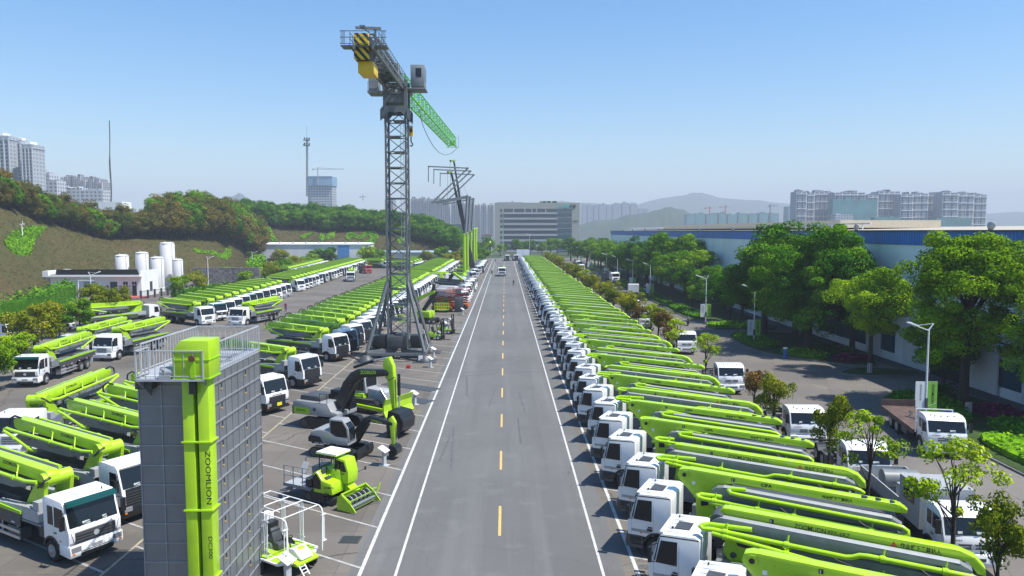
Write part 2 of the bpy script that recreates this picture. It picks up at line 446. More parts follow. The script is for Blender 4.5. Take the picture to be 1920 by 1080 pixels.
# tyre marks and stains on the tarmac
M_SKID = paint_mat('tyre_mark', (0.075, 0.075, 0.073), (0.16, 0.16, 0.155), 0.95)
bs = MB(); rs = random.Random(31)
def skid(pts, w):
    prev = None
    for i, p in enumerate(pts):
        q = pts[min(i + 1, len(pts) - 1)]; p0 = pts[max(i - 1, 0)]; t = (Vector(q) - Vector(p0)).normalized(); n = Vector((-t.y, t.x)) * w / 2
        cur = ((p[0] - n.x, p[1] - n.y, .0035), (p[0] + n.x, p[1] + n.y, .0035))
        if prev: bs.add([prev[0], prev[1], cur[1], cur[0]], [(0, 1, 3, 2) if False else (0, 1, 2, 3)], M_SKID)
        prev = cur
for o_ in (0, 1.9): skid([(-6 + i * .75, 75.5 + o_ + 2.2 * math.sin(i * .14) + i * .10) for i in range(15)], .22)
for k in range(16):
    x, y = rs.uniform(-4.4, 3.9), rs.uniform(30, 190); L_ = rs.uniform(3, 11); dx = rs.uniform(-.12, .12)
    skid([(x + dx * i, y + L_ * i / 6) for i in range(7)], rs.uniform(.10, .2))
for k in range(60):
    x, y = (rs.uniform(-17, -6.8), rs.uniform(30, 120)) if k % 3 else (rs.uniform(6, 8.5), rs.uniform(30, 110)); r_ = rs.uniform(.08, .38)
    pts = [(x + r_ * rs.uniform(.6, 1.2) * math.cos(a * .63) * 1.3, y + r_ * rs.uniform(.6, 1.2) * math.sin(a * .63), .004) for a in range(10)]
    bs.add(pts, [tuple(range(10))], M_SKID)
struct(bs.build('road_stains', recalc=False))

# far ranges
def ridge(name, pts, Y, depth, mt, seed, rough=1.0, n=90):
    """pts: sighted (px, py) of the skyline at distance Y"""
    P_ = [D(px, py, Y) for px, py in pts]; rnd = random.Random(seed); vs, fs = [], []
    ph = [rnd.uniform(0, 6) for _ in range(6)]
    nv = 14
    for i in range(n + 1):
        f = i / n * (len(P_) - 1); k = min(int(f), len(P_) - 2); f -= k; f = f if len(P_) < 3 else smooth(f) * .6 + f * .4
        c = P_[k].lerp(P_[k + 1], f)
        z = max(c.z, 0) + rough * sum(math.sin(i * (0.55 + 0.37 * q) + ph[q]) / (1 + q * .6) for q in range(5)) * 0.012 * abs(c.z)
        for j in range(nv + 1):
            t = j / nv * 2 - 1
            w = math.cos(t * math.pi / 2) ** 1.3
            jit = 0.10 * z * math.sin(i * .8 + j * 1.7 + ph[1]) * (1 - w)
            vs.append((c.x * (1 + t * depth / Y), Y + t * depth, max(-1, z * w + jit * w)))
    m = nv + 1
    for i in range(n):
        for j in range(nv): fs.append((i * m + j, (i + 1) * m + j, (i + 1) * m + j + 1, i * m + j + 1))
    b = MB(); b.add(vs, fs, mt, True); return struct(b.build(name, recalc=False))
M_WOOD = ground_mat('wooded_hillside', (0.030, 0.055, 0.022), (0.016, 0.034, 0.014), (0.06, 0.075, 0.03), 0.012, 0.06, speck=0.2)
ridge('far_hills', [(760, 425), (860, 400), (960, 392), (1050, 377), (1100, 380), (1190, 386), (1240, 371), (1290, 364), (1315, 361), (1345, 369), (1390, 375), (1440, 377), (1500, 385), (1560, 399), (1640, 412), (1750, 402), (1840, 402), (1900, 396), (1990, 404), (2100, 398), (2250, 415)], 4300, 900, M_WOOD, 3)
ridge('wooded_hill', [(1070, 427), (1110, 414), (1150, 411), (1180, 402), (1215, 399), (1240, 391), (1258, 388), (1280, 393), (1310, 406), (1350, 416), (1420, 424), (1500, 428)], 1900, 300, M_WOOD, 8)
ridge('far_hills', [(300, 432), (400, 395), (425, 378), (447, 361), (462, 369), (500, 395), (580, 420), (700, 432)], 3300, 350, M_WOOD, 12)

# ------------------------------------------------------------------ foliage
def leaf_mat(name, dark, mid, pale, trans=0.14, pscale=0.25):
    m = bpy.data.materials.new(name); t, N, L = nt(m); N.remove(N['Principled BSDF']); out = N['Material Output']
    a = N.new('ShaderNodeAttribute'); a.attribute_name = 'tint'
    oi = N.new('ShaderNodeObjectInfo')
    g = N.new('ShaderNodeNewGeometry'); n = N.new('ShaderNodeTexNoise'); n.inputs['Scale'].default_value = pscale; n.inputs['Detail'].default_value = 3
    L.new(g.outputs['Position'], n.inputs['Vector'])
    ad = N.new('ShaderNodeMath'); ad.operation = 'MULTIPLY_ADD'; ad.inputs[1].default_value = 0.9; L.new(n.outputs['Fac'], ad.inputs[0]); 
    s2 = N.new('ShaderNodeMath'); s2.operation = 'MULTIPLY_ADD'; s2.inputs[1].default_value = 0.55; s2.inputs[2].default_value = -0.45; L.new(a.outputs['Fac'], s2.inputs[0])
    L.new(s2.outputs[0], ad.inputs[2])
    s3 = N.new('ShaderNodeMath'); s3.operation = 'MULTIPLY_ADD'; s3.inputs[1].default_value = 0.36; L.new(oi.outputs['Random'], s3.inputs[0]); L.new(ad.outputs[0], s3.inputs[2])
    cr = N.new('ShaderNodeValToRGB'); e = cr.color_ramp.elements
    e[0].position = 0.15; e[0].color = (*dark, 1); e[1].position = 0.85; e[1].color = (*pale, 1)
    q = e.new(0.5); q.color = (*mid, 1)
    L.new(s3.outputs[0], cr.inputs['Fac'])
    d = N.new('ShaderNodeBsdfDiffuse'); tr = N.new('ShaderNodeBsdfTranslucent'); mx = N.new('ShaderNodeMixShader'); mx.inputs['Fac'].default_value = trans
    L.new(cr.outputs['Color'], d.inputs['Color']); L.new(cr.outputs['Color'], tr.inputs['Color'])
    L.new(d.outputs[0], mx.inputs[1]); L.new(tr.outputs[0], mx.inputs[2]); L.new(mx.outputs[0], out.inputs['Surface'])
    MATS[name] = m; return m
LF_DARK = leaf_mat('leaf_dark_green', (0.018, 0.075, 0.005), (0.060, 0.185, 0.007), (0.17, 0.33, 0.010))
LF_MID = leaf_mat('leaf_mid_green', (0.032, 0.115, 0.006), (0.105, 0.24, 0.008), (0.25, 0.40, 0.012))
LF_LIGHT = leaf_mat('leaf_light_green', (0.085, 0.19, 0.007), (0.21, 0.36, 0.010), (0.40, 0.53, 0.016))
LF_BROWN = leaf_mat('leaf_bronze', (0.055, 0.095, 0.015), (0.15, 0.135, 0.026), (0.255, 0.165, 0.036), pscale=0.07)
LF_OLIVE = leaf_mat('leaf_olive', (0.085, 0.13, 0.008), (0.21, 0.24, 0.012), (0.37, 0.34, 0.02), pscale=0.3)
LF_LIME = leaf_mat('leaf_lime', (0.16, 0.26, 0.012), (0.30, 0.42, 0.018), (0.46, 0.55, 0.04))
LF_REDB = leaf_mat('leaf_red_brown', (0.09, 0.065, 0.02), (0.17, 0.10, 0.03), (0.24, 0.15, 0.04), pscale=0.4)
LF_HEDGE = leaf_mat('leaf_hedge', (0.045, 0.14, 0.008), (0.10, 0.26, 0.010), (0.19, 0.38, 0.015), pscale=0.8)
LF_TOPI = leaf_mat('leaf_topiary', (0.10, 0.24, 0.010), (0.18, 0.38, 0.012), (0.30, 0.50, 0.025), pscale=0.6)
LF_PURP = leaf_mat('leaf_magenta', (0.10, 0.012, 0.04), (0.20, 0.02, 0.08), (0.35, 0.05, 0.14), pscale=0.8)
BARK = mat('bark', (0.045, 0.034, 0.025), 0.95, var=0.35, scale=6)
LIMEWASH = mat('limewashed_bark', (0.62, 0.61, 0.58), 0.9, var=0.1)

def leaf_mesh(name, P_, U, Wd, tint, mt, extra=None):
    """quads at P_ spanned by U and Wd (numpy, n x 3)"""
    n = len(P_)
    V = np.empty((n, 4, 3)); V[:, 0] = P_ - U * .5 - Wd * .12; V[:, 1] = P_ + Wd * -.5; V[:, 2] = P_ + U * .5 + Wd * .1; V[:, 3] = P_ + Wd * .5
    me = bpy.data.meshes.new(name)
    me.vertices.add(n * 4); me.vertices.foreach_set('co', V.reshape(-1).astype(np.float32))
    me.loops.add(n * 4); me.loops.foreach_set('vertex_index', np.arange(n * 4, dtype=np.int32))
    me.polygons.add(n); me.polygons.foreach_set('loop_start', np.arange(0, n * 4, 4, dtype=np.int32))
    me.update(calc_edges=True)
    at = me.attributes.new('tint', 'FLOAT', 'FACE'); at.data.foreach_set('value', tint.astype(np.float32))
    me.materials.append(mt)
    return me
def leaves(rng, C, rad, per, size, flat=0.75, up=0.35):
    """leaf quads on the outer shells of clumps centred at C (m x 3) with radii rad"""
    m = len(C)
    d = rng.normal(size=(m, per, 3)); d[:, :, 2] += up; d /= np.linalg.norm(d, axis=2, keepdims=True)
    rr = (0.55 + 0.45 * rng.random((m, per, 1)) ** 0.6)
    off = d * rr * rad[:, None, None]; off[:, :, 2] *= flat
    P_ = (C[:, None, :] + off).reshape(-1, 3)
    nrm = (d + rng.normal(scale=0.42, size=d.shape)).reshape(-1, 3); nrm /= np.linalg.norm(nrm, axis=1, keepdims=True)
    a = np.cross(nrm, rng.normal(size=nrm.shape)); a /= np.linalg.norm(a, axis=1, keepdims=True)
    b = np.cross(nrm, a)
    s = size * (0.65 + 0.7 * rng.random((len(P_), 1)))
    tint = (np.repeat(rng.random(m), per) * 0.65 + 0.35 * rng.random(m * per))
    return P_, a * s * 1.35, b * s * 0.8, tint
def crown_mesh(name, seed, lobes, nclump, per, size, crad, mt, shell=0.5, flat=0.8):
    """lobes: (cx, cy, cz, rx, ry, rz); clumps spread through them, most near their skins"""
    rng = np.random.default_rng(seed)
    w = np.array([l[3] * l[4] * l[5] for l in lobes]) ** 0.67; w /= w.sum()
    idx = rng.choice(len(lobes), nclump, p=w); Lb = np.array(lobes)[idx]
    d = rng.normal(size=(nclump, 3)); d[:, 2] += 0.25; d /= np.linalg.norm(d, axis=1, keepdims=True)
    r = shell + (1 - shell) * rng.random((nclump, 1)) ** 0.5
    C = Lb[:, :3] + d * r * Lb[:, 3:]
    rad = crad * (0.6 + 0.8 * rng.random(nclump))
    P_, U, Wd, ti = leaves(rng, C, rad, per, size, flat)
    return leaf_mesh(name, P_, U, Wd, ti, mt), C
def trunk_mb(h, r, C, nl, seed, white=0.0, lean=0.15, fork=0.35):
    rnd = random.Random(seed); b = MB()
    dx, dy = rnd.uniform(-lean, lean), rnd.uniform(-lean, lean)
    pts = [(0, 0, -0.1), (dx * .3, dy * .3, h * .3), (dx, dy, h * .65), (dx * 1.3, dy * 1.2, h)]
    b.tube(pts, r, BARK, 8, [r * 1.25, r, r * .72, r * .35])
    if white: b.cyl((0, 0, -0.05), (dx * .3 * white / (h * .3), dy * .3 * white / (h * .3), white), r * 1.22, LIMEWASH, 10, r * 1.12)
    if len(C):
        sel = [C[i] for i in rnd.sample(range(len(C)), min(nl, len(C)))]
        for c in sel:
            t = rnd.uniform(fork, 0.85); s = Vector((dx * t, dy * t, h * t)); e = Vector(c)
            if e.z < s.z: s.z = max(h * .25, e.z - 0.5)
            mid = s.lerp(e, .5) + Vector((rnd.uniform(-.2, .2), rnd.uniform(-.2, .2), 0.12 * (e - s).length))
            b.tube([s, mid, e], r, BARK, 5, [r * .42, r * .26, r * .07])
    return b
def make_tree(kind, seed, h, lobes, nclump, per, size, crad, mt, tr, white=0, nl=14, shell=.5, flat=.8, trunk_h=None):
    """mesh pair for a kind of tree: (crown mesh, trunk mesh)"""
    cm, C = crown_mesh(kind, seed, lobes, nclump, per, size, crad, mt, shell, flat)
    tb = trunk_mb(trunk_h or h * .8, tr, C, nl, seed, white)
    to = tb.build('trunk', recalc=False); tm = to.data; bpy.data.objects.remove(to)
    return cm, tm
def plant_tree(name, proto, loc, rz, sc, label, cat='tree', group=None):
    t = thing(name, label, cat, loc, rz, group)
    t.scale = sc if hasattr(sc, '__len__') else (sc, sc, sc)
    c = bpy.data.objects.new('crown', proto[0]); COL.objects.link(c); c.parent = t
    if proto[1] is not None:
        k = bpy.data.objects.new('trunk', proto[1]); COL.objects.link(k); k.parent = t
    return t
def ell_lobes(seed, n, R_, zc, zr, lr):
    rnd = random.Random(seed); out = [(0, 0, zc, R_ * .6, R_ * .6, zr * .75)]
    for i in range(n):
        a = i * 2.4 + rnd.uniform(-.4, .4); u = rnd.uniform(-0.75, 0.95)
        q = math.sqrt(1 - u * u) * R_ * .66
        s = lr * rnd.uniform(.75, 1.25)
        out.append((q * math.cos(a), q * math.sin(a), zc + u * zr * .7, s, s, s * .8))
    return out
def surface_patch(name, polys, z0, mt, seed, step=0.45, size=0.34, h=0.5, bvh=None, nrm_up=0.9, mound=0.0, dens=1.0):
    """low planting that fills outlines in plan: a leafy top over a dark core. Returns (object core, leaf object)"""
    rng = np.random.default_rng(seed); Ps = []; core = MB()
    for poly in polys:
        xs = [p[0] for p in poly]; ys = [p[1] for p in poly]
        n = int(dens * (max(xs) - min(xs)) * (max(ys) - min(ys)) / (step * step)) + 4
        X = rng.uniform(min(xs), max(xs), n); Y = rng.uniform(min(ys), max(ys), n)
        ins = np.zeros(n, bool); k = len(poly)
        for i in range(k):
            x1, y1 = poly[i]; x2, y2 = poly[(i + 1) % k]
            c = ((y1 > Y) != (y2 > Y)) & (X < (x2 - x1) * (Y - y1) / ((y2 - y1) if y2 != y1 else 1e-9) + x1); ins ^= c
        X, Y = X[ins], Y[ins]
        Z = np.array([(on_hill(bvh, a, c_) if bvh else z0) for a, c_ in zip(X, Y)]) + h * (0.75 + 0.4 * rng.random(len(X)))
        if mound:
            cx, cy = np.mean(xs), np.mean(ys); rr = np.sqrt(((X - cx) / (max(xs) - cx + .01)) ** 2 + ((Y - cy) / (max(ys) - cy + .01)) ** 2)
            Z += mound * np.clip(1 - rr ** 2, 0, 1)
        Ps.append(np.stack([X, Y, Z], 1))
        top = [(p[0], p[1], (on_hill(bvh, p[0], p[1]) if bvh else z0) + h * .8) for p in poly]; bot = [(p[0], p[1], (on_hill(bvh, p[0], p[1]) if bvh else z0) - 0.3) for p in poly]
        core.add(top + bot, [tuple(range(k))] + [(i, k + i, k + (i + 1) % k, (i + 1) % k) for i in range(k)], mt)
        # side leaves
        for i in range(k):
            a, c_ = Vector(poly[i]), Vector(poly[(i + 1) % k]); m_ = int((c_ - a).length / step * 1.6) + 1
            q = rng.random(m_)
            xx = a.x + (c_.x - a.x) * q + rng.normal(scale=.06, size=m_); yy = a.y + (c_.y - a.y) * q + rng.normal(scale=.06, size=m_)
            zz = np.array([(on_hill(bvh, u, w) if bvh else z0) for u, w in zip(xx, yy)]) + h * rng.random(m_)
            Ps.append(np.stack([xx, yy, zz], 1))
    P_ = np.concatenate(Ps); n = len(P_)
    d = rng.normal(scale=.55, size=(n, 3)); d[:, 2] += nrm_up; d /= np.linalg.norm(d, axis=1, keepdims=True)
    a = np.cross(d, rng.normal(size=(n, 3))); a /= np.linalg.norm(a, axis=1, keepdims=True); b = np.cross(d, a)
    s = size * (.6 + .8 * rng.random((n, 1)))
    me = leaf_mesh(name, P_, a * s * 1.3, b * s, rng.random(n), mt)
    # join the core into the same mesh
    o = bpy.data.objects.new(name, me); COL.objects.link(o)
    bm = bmesh.new(); bm.from_mesh(me); co = core.build('core', recalc=False); bm.from_mesh(co.data); bm.to_mesh(me); bm.free()
    cm = co.data; bpy.data.objects.remove(co); bpy.data.meshes.remove(cm)
    return o
# ------------------------------------------------------------------ trucks
PAPER = mat('dash_paper', (.45, .52, .50), .6)
class Kit:
    """Collects the parts of one machine; lod 2 builds every part, 1 a few big parts, 0 one mesh."""
    GROUPS = {'cab': 'cab', 'boom': 'boom', 'chassis': 'chassis'}
    def __init__(s, lod=2): s.lod = lod; s.e = []; s.ix = {}
    def part(s, name, family='chassis', parent=None, bevel=0.0, label=None):
        if s.lod == 2:
            b = MB(); s.e.append([name, b, parent, bevel, label]); return b
        key = family if s.lod == 1 else 'all'
        if key not in s.ix:
            s.ix[key] = MB(); s.e.append([family, s.ix[key], None, 0, None])
        return s.ix[key]
    def finish(s, name, label, cat, group=None):
        s.recs = []
        if s.lod == 0:
            r = s.e[0][1].build(name); tag(r, label, cat, group); s.root = r
            return s
        r = thing(name, label, cat, group=group); s.root = r; byb = {}
        for nm, b, par, bev, lb in s.e:
            if not b.v: continue
            pr = byb.get(id(par), r) if par is not None else r
            o = b.build(nm, pr, bevel=bev)
            if lb: o['label'] = lb
            byb[id(b)] = o; s.recs.append((o, None if pr is r else pr))
        s.used = False
        return s
    def place(s, loc, rz, label=None, group=None, sc=None):
        """the first call moves the thing itself, later ones copy it with its parts"""
        if getattr(s, 'used', False) or (s.lod == 0 and getattr(s, 'used', False)):
            r = s.root.copy(); COL.objects.link(r); m = {}
            for o, pr in s.recs:
                c = o.copy(); COL.objects.link(c); c.parent = m[pr] if pr is not None else r; m[o] = c
        else:
            r = s.root
        s.used = True
        r.location = loc; r.rotation_euler = (0, 0, rz)
        if sc: r.scale = sc
        if label: r['label'] = label
        if group: r['group'] = group
        elif 'group' in r and group == '': del r['group']
        return r

def slide_x(x): return x - .3 if x > -3 else -3.3 + (x + 3) * .925
def arc(cx, cz, r, a0, a1, n):
    return [(cx + r * math.cos(R(a0 + (a1 - a0) * i / n)), cz + r * math.sin(R(a0 + (a1 - a0) * i / n))) for i in range(n + 1)]

def wheel(k, x, y, dual=False, r=0.52, lod=2, front=False):
    sgn = 1 if y > 0 else -1
    w = 0.58 if dual else 0.32
    n = 18 if lod == 2 else 10
    t = k.part('wheel', 'chassis') if lod < 2 else None
    if lod == 2:
        t = k.part('wheel'); rm = k.part('rim', parent=t)
    else: rm = t
    yo = y; yi = y - sgn * w
    t.lathe([(r * .55, -w / 2), (r * .9, -w / 2), (r, -w * .36), (r, w * .36), (r * .9, w / 2), (r * .55, w / 2)], (x, (yo + yi) / 2, r), RUBBER, n, 'y')
    if lod == 2:
        if front: prof = [(r * .58, 0.01), (r * .52, 0.0), (r * .5, -.05), (r * .30, -.03), (r * .26, .05), (r * .12, .08)]
        else: prof = [(r * .58, 0.01), (r * .5, -.04), (r * .42, -.16), (r * .25, -.15), (r * .2, .0), (r * .1, .03)]
        rm.lathe([(a, yo + sgn * h) for a, h in prof], (x, 0, r), RIM, n, 'y')
    else:
        rm.cyl((x, yo - sgn * .02, r), (x, yo + sgn * .01, r), r * .5, RIM, 8)

def cab(k, style, lod, s=1):
    """cab-over truck cab; nose plane at x = 0, looking along +x"""
    hi = {'plain': 2.95, 'scania': 3.02, 'howo': 2.95, 'man': 3.0, 'faw': 2.98, 'round': 2.72, 'benz': 2.95}[style]
    wid = 1.2
    n = 6 if lod == 2 else 3
    body = [(-1.98, 1.0)] + [(-1.92, 1.0)] + arc(-1.38, .52, .68, 140, 40, n) + [(-.72, .95), (0.0, .95)]
    if style == 'scania': body += [(.03, 1.0), (.04, 1.5), (.0, 1.85), (-.33, hi - .14), (-.5, hi), (-1.75, hi + .05), (-1.98, hi - .05)]
    elif style == 'round': body += [(.06, 1.25), (.05, 1.55), (-.02, 1.72), (-.30, hi - .26), (-.52, hi - .07), (-.9, hi + .02), (-1.7, hi + .02), (-1.98, hi - .1)]
    else: body += [(.05, 1.25), (.04, 1.6), (-.04, 1.75), (-.36, hi - .17), (-.52, hi - .03), (-1.8, hi + .04), (-1.98, hi - .06)]
    c = k.part('cab', 'cab', bevel=0.055 if lod == 2 else 0)
    c.prism(body, -wid, wid, WHITE)
    # windscreen
    wz0, wz1 = (1.86, hi - .2) if style == 'scania' else (1.76, hi - .26)
    if style == 'round': x0, x1 = (-.03, -.30)
    elif style == 'scania': x0, x1 = (0.0, -.315)
    else: x0, x1 = (-.045, -.335)
    w = k.part('windshield', 'cab', c)
    w.prism([(x0 + .014, wz0), (x1 + .014, wz1), (x1 - .02, wz1), (x0 - .02, wz0)], -wid + .09, wid - .09, GLASS)
    if style in ('plain', 'benz', 'howo', 'man', 'scania'):
        # black gap round the screen top
        c.prism([(x1 + .01, wz1 + .012), (x1 - .03, wz1 + .08), (x1 - .06, wz1 + .07), (x1 - .02, wz1)], -wid + .1, wid - .1, GREYD)
    if lod == 2:
        wi = k.part('wiper', 'cab', c)
        wi.bar((x0 + .04, -.7, wz0 + .03), (x0 - .01, .0, wz0 + .16), .025, .02, BLACK); wi.bar((x0 + .04, .1, wz0 + .03), (x0 - .01, .8, wz0 + .16), .025, .02, BLACK)
        # paper on the dash seen behind the glass
        t0_ = (wz1 - wz0)
        for yy_, ww_ in ((.35 * s, .34), (-.5 * s, .2)): k.part('dash_paper', 'cab', w).prism([(x0 + .018, wz0 + .03), (x0 + .018 + (x1 - x0) * .13 / t0_, wz0 + .16), (x0 + .012 + (x1 - x0) * .13 / t0_, wz0 + .16), (x0 + .012, wz0 + .03)], yy_ - ww_ / 2, yy_ + ww_ / 2, PAPER)
            
    # side windows
    for sg in (1, -1):
        p = k.part('side_window', 'cab', c)
        y = sg * (wid - .01), sg * (wid + .014)
        if style == 'scania': poly = [(-.28, 1.75), (-.42, hi - .38), (-1.0, hi - .36), (-1.0, 1.72), (-.65, 1.66)]
        elif style == 'plain': poly = [(-.24, 1.72), (-.44, hi - .3), (-1.1, hi - .27), (-1.1, 1.70)]
        else: poly = [(-.24, 1.72), (-.42, hi - .36), (-1.08, hi - .32), (-1.08, 1.7)]
        p.prism(poly, y[0], y[1], GLASS)
        if style in ('howo', 'round'):
            q = k.part('side_window', 'cab', c); q.prism([(-1.2, 1.75), (-1.2, hi - .34), (-1.62, hi - .34), (-1.62, 1.75)], y[0], y[1], GLASS)
        if lod == 2:
            # door seams, handle, step edge
            for xs in (-.16, -1.18): c.box((xs, sg * (wid + .001), 1.75), (.014, .008, 1.5), GREYD)
            h = k.part('door_handle', 'cab', c); h.box((-1.04, sg * (wid + .015), 1.42), (.2, .03, .05), BLACK)
            # wheel-arch lip
            lip = k.part('mudguard', 'cab', c)
            a_ = arc(-1.38, .52, .70, 165, 15, 8); b_ = arc(-1.38, .52, .60, 165, 15, 8)
            lip.prism(a_ + b_[::-1], sg * (wid - .22), sg * (wid + .02), BLACK)
            lo_ = k.part('side_lamp', 'cab', c); lo_.box((-.62, sg * (wid + .012), 1.12), (.1, .02, .06), AMBER)
    # mirrors
    for sg in (1, -1):
        m = k.part('mirror', 'cab', c)
        if lod == 2:
            m.bar((-.3, sg * wid, hi - .45), (-.05, sg * (wid + .22), hi - .5), .03, .03, BLACK); m.bar((-.2, sg * wid, 1.72), (-.05, sg * (wid + .22), 1.8), .03, .03, BLACK)
        m.box((-.06, sg * (wid + .22), 2.1), (.12, .2, .62), BLACK)
    # lower front
    gr = k.part('grille', 'cab', c); bu = k.part('bumper', 'cab', bevel=.04 if lod == 2 else 0)
    if style == 'plain':
        bu.prism([(.08, .38), (.12, .6), (.07, .97), (-.72, .97), (-.72, .38)], -1.21, 1.21, GREYD)
        for sg in (1, -1): bu.prism([(-.08, .62), (-.08, .92), (-.62, .92), (-.62, .62)], sg * 1.2, sg * 1.222, BLACK)
        gr.box((.045, 0, 1.3), (.03, 1.7, .3), GREYD)
        for i in range(3): gr.box((.065, 0, 1.2 + i * .1), (.02, 1.66, .02), BLACK)
        if lod == 2:
            for sg in (1, -1):
                st = k.part('step', 'cab'); st.box((-.42, sg * 1.2, .55), (.5, .08, .05), BLACK); st.box((-.42, sg * 1.2, .8), (.5, .08, .05), BLACK)
    elif style == 'benz':
        bu.prism([(.1, .38), (.14, .6), (.08, .98), (-.72, .98), (-.72, .38)], -1.22, 1.22, GREYL)
        gr.prism([(.03, 1.08), (.085, 1.1), (.075, 1.62), (.03, 1.66)], -.95, .95, GREYD)
        for i in range(4): gr.box((.09, 0, 1.17 + i * .12), (.03, 1.8, .035), GREYL)
    elif style == 'scania':
        bu.prism([(.1, .36), (.13, .55), (.09, .98), (-.72, .98), (-.72, .36)], -1.21, 1.21, BLACK)
        gr.prism([(.02, .98), (.07, 1.0), (.06, 1.6), (.02, 1.83), (-.02, 1.83)], -1.0, 1.0, BLACK)
        for i in range(5): gr.box((.075 - (.01 if i > 3 else 0), 0, 1.07 + i * .14), (.03, 1.94, .03), GREYD)
        for sg in (1, -1):
            if lod == 2:
                f = k.part('front_corner_panel', 'cab', c); f.prism([(.03, 1.02), (.07, 1.03), (.06, 1.55), (.0, 1.84)], sg * 1.02, sg * 1.2, WHITE)
    elif style == 'howo':
        bu.prism([(.12, .45), (.17, .62), (.12, .99), (-.72, .99), (-.72, .5)], -1.22, 1.22, WHITE)
        gr.prism([(.03, 1.06), (.10, 1.08), (.085, 1.52), (.03, 1.55)], -.92, .92, GREYD)
        for i in range(3): gr.box((.105, 0, 1.15 + i * .13), (.03, 1.78, .05), GREYD)
        gr.cyl((.1, 0, 1.3), (.135, 0, 1.3), .13, STEEL, 14)
        bu.box((.06, 0, 1.005), (.13, 2.36, .03), BLACK)
        for sg in (1, -1): c.box((.03, sg * 1.08, 1.35), (.03, .22, .5), WHITE); c.bar((.065, sg * .96, 1.05), (.04, sg * 1.1, 1.58), .02, .03, GREYD)
        lowb = k.part('air_intake', 'cab', bu); lowb.prism([(.13, .36), (.175, .45), (.165, .68), (.1, .7)], -.75, .75, BLACK)
        vis = k.part('sun_visor', 'cab', c)
        vis.prism([(-.22, hi - .27), (-.08, hi - .24), (-.14, hi - .08), (-.34, hi - .02)], -1.16, 1.16, GREENVIS)
        pl = k.part('number_plate_holder', 'cab', bu); pl.box((.17, 0, .80), (.015, .5, .12), GREYL)
    elif style == 'man':
        bu.prism([(.1, .38), (.15, .6), (.1, .99), (-.72, .99), (-.72, .38)], -1.22, 1.22, BLACK)
        gr.prism([(.03, 1.02), (.085, 1.03), (.08, 1.42), (.03, 1.5)], -.85, .85, BLACK)
        for i in range(3): gr.box((.09, 0, 1.1 + i * .12), (.03, 1.6, .03), GREYD)
        if lod == 2:
            le = k.part('lettering', 'cab', c); le.text('SITRAK', (.062, -.5, 1.53), (0, 1, 0), (0, 0, 1), .11, TEXTK, 1.0)
            np_ = k.part('number_plate', 'cab', bu); np_.box((.155, 0.1, .78), (.02, .5, .26), mat('plate_yellow', (.75, .62, .02), .5))
    elif style == 'faw':
        bu.prism([(.1, .4), (.15, .6), (.1, .98), (-.72, .98), (-.72, .4)], -1.22, 1.22, WHITE)
        for i in range(4): gr.box((.07, 0, 1.12 + i * .13), (.05, 1.25 - i * .02, .045), GREYD)
        for i in range(2): bu.box((.13, 0, .58 + i * .2), (.05, 1.0, .07), GREYD)
    elif style == 'round':
        bu.prism([(.1, .4), (.17, .6), (.12, .98), (-.72, .98), (-.72, .4)], -1.22, 1.22, WHITE)
        for i in range(2): gr.box((.075, 0, 1.22 + i * .15), (.05, 1.15, .07), GREYD)
        gr.cyl((.06, 0, 1.3), (.12, 0, 1.3), .11, STEEL, 10)
        lowb = k.part('air_intake', 'cab', bu); lowb.box((.14, 0, .75), (.08, 1.05, .13), GREYD)
        if lod == 2: le = k.part('lettering', 'cab', c); le.text('东风商用车', (.075, -.95, 1.52), (0, 1, 0), (0, 0, 1), .07, TEXTK, .5)
    for sg in (1, -1):
        hl = k.part('headlight', 'cab', bu)
        hl.box((.125, sg * .95, .82), (.1, .42, .22), LENS)
        if lod == 2:
            am = k.part('indicator_lamp', 'cab', bu); am.box((.135, sg * 1.08, .64), (.08, .12, .07), AMBER)
    # roof
    if lod == 2:
        rf = k.part('roof_hatch', 'cab', c)
        if style == 'plain':
            rf.box((-1.12, 0.12, hi + .03), (.60, .78, .035), GREYD)
            for i in range(5): c.box((-1.1, -.9 + i * .42 + (.1 if i > 2 else 0), hi + .015), (1.2, .05, .025), WHITE)
            for sg in (1, -1):
                rt = k.part('roof_trim', 'cab', c); rt.bar((-.34, sg * (wid + .005), hi - .13), (-1.94, sg * (wid + .005), hi - .06), .03, .045, BLACK)
                dt = k.part('door_trim', 'cab', c); dt.box((-.62, sg * (wid + .008), 1.20), (.95, .012, .13), GREYL); dt = k.part('door_trim', 'cab', c); dt.box((-1.02, sg * (wid + .012), 1.30), (.26, .03, .10), BLACK); dt = k.part('door_trim', 'cab', c); dt.prism([(-.16, 1.8), (-.36, hi - .2), (-.40, hi - .2), (-.22, 1.8)], sg * wid, sg * (wid + .012), BLACK)
            c.box((-.42, 0, hi - .02), (.16, 2.1, .05), WHITE)
            hn = k.part('horn', 'cab', c); hn.cyl((-.75, .55, hi + .02), (-.75, .55, hi + .09), .05, BLACK, 8)
            for i in range(7): c.box((-1.985, -.85 + i * .29, 2.1), (.03, .1, 1.4), WHITE)
        elif style == 'round':
            for i in range(4): rf.box((-.62, -.6 + i * .4, hi - .005), (.1, .07, .04), BLACK)
        else:
            rf.box((-1.05, 0, hi + .02), (.62, .66, .04), WHITE)
        an = k.part('aerial', 'cab', c); an.cyl((-.7, -.8 * s, hi - .02), (-.72, -.8 * s, hi + .09), .03, BLACK, 6)

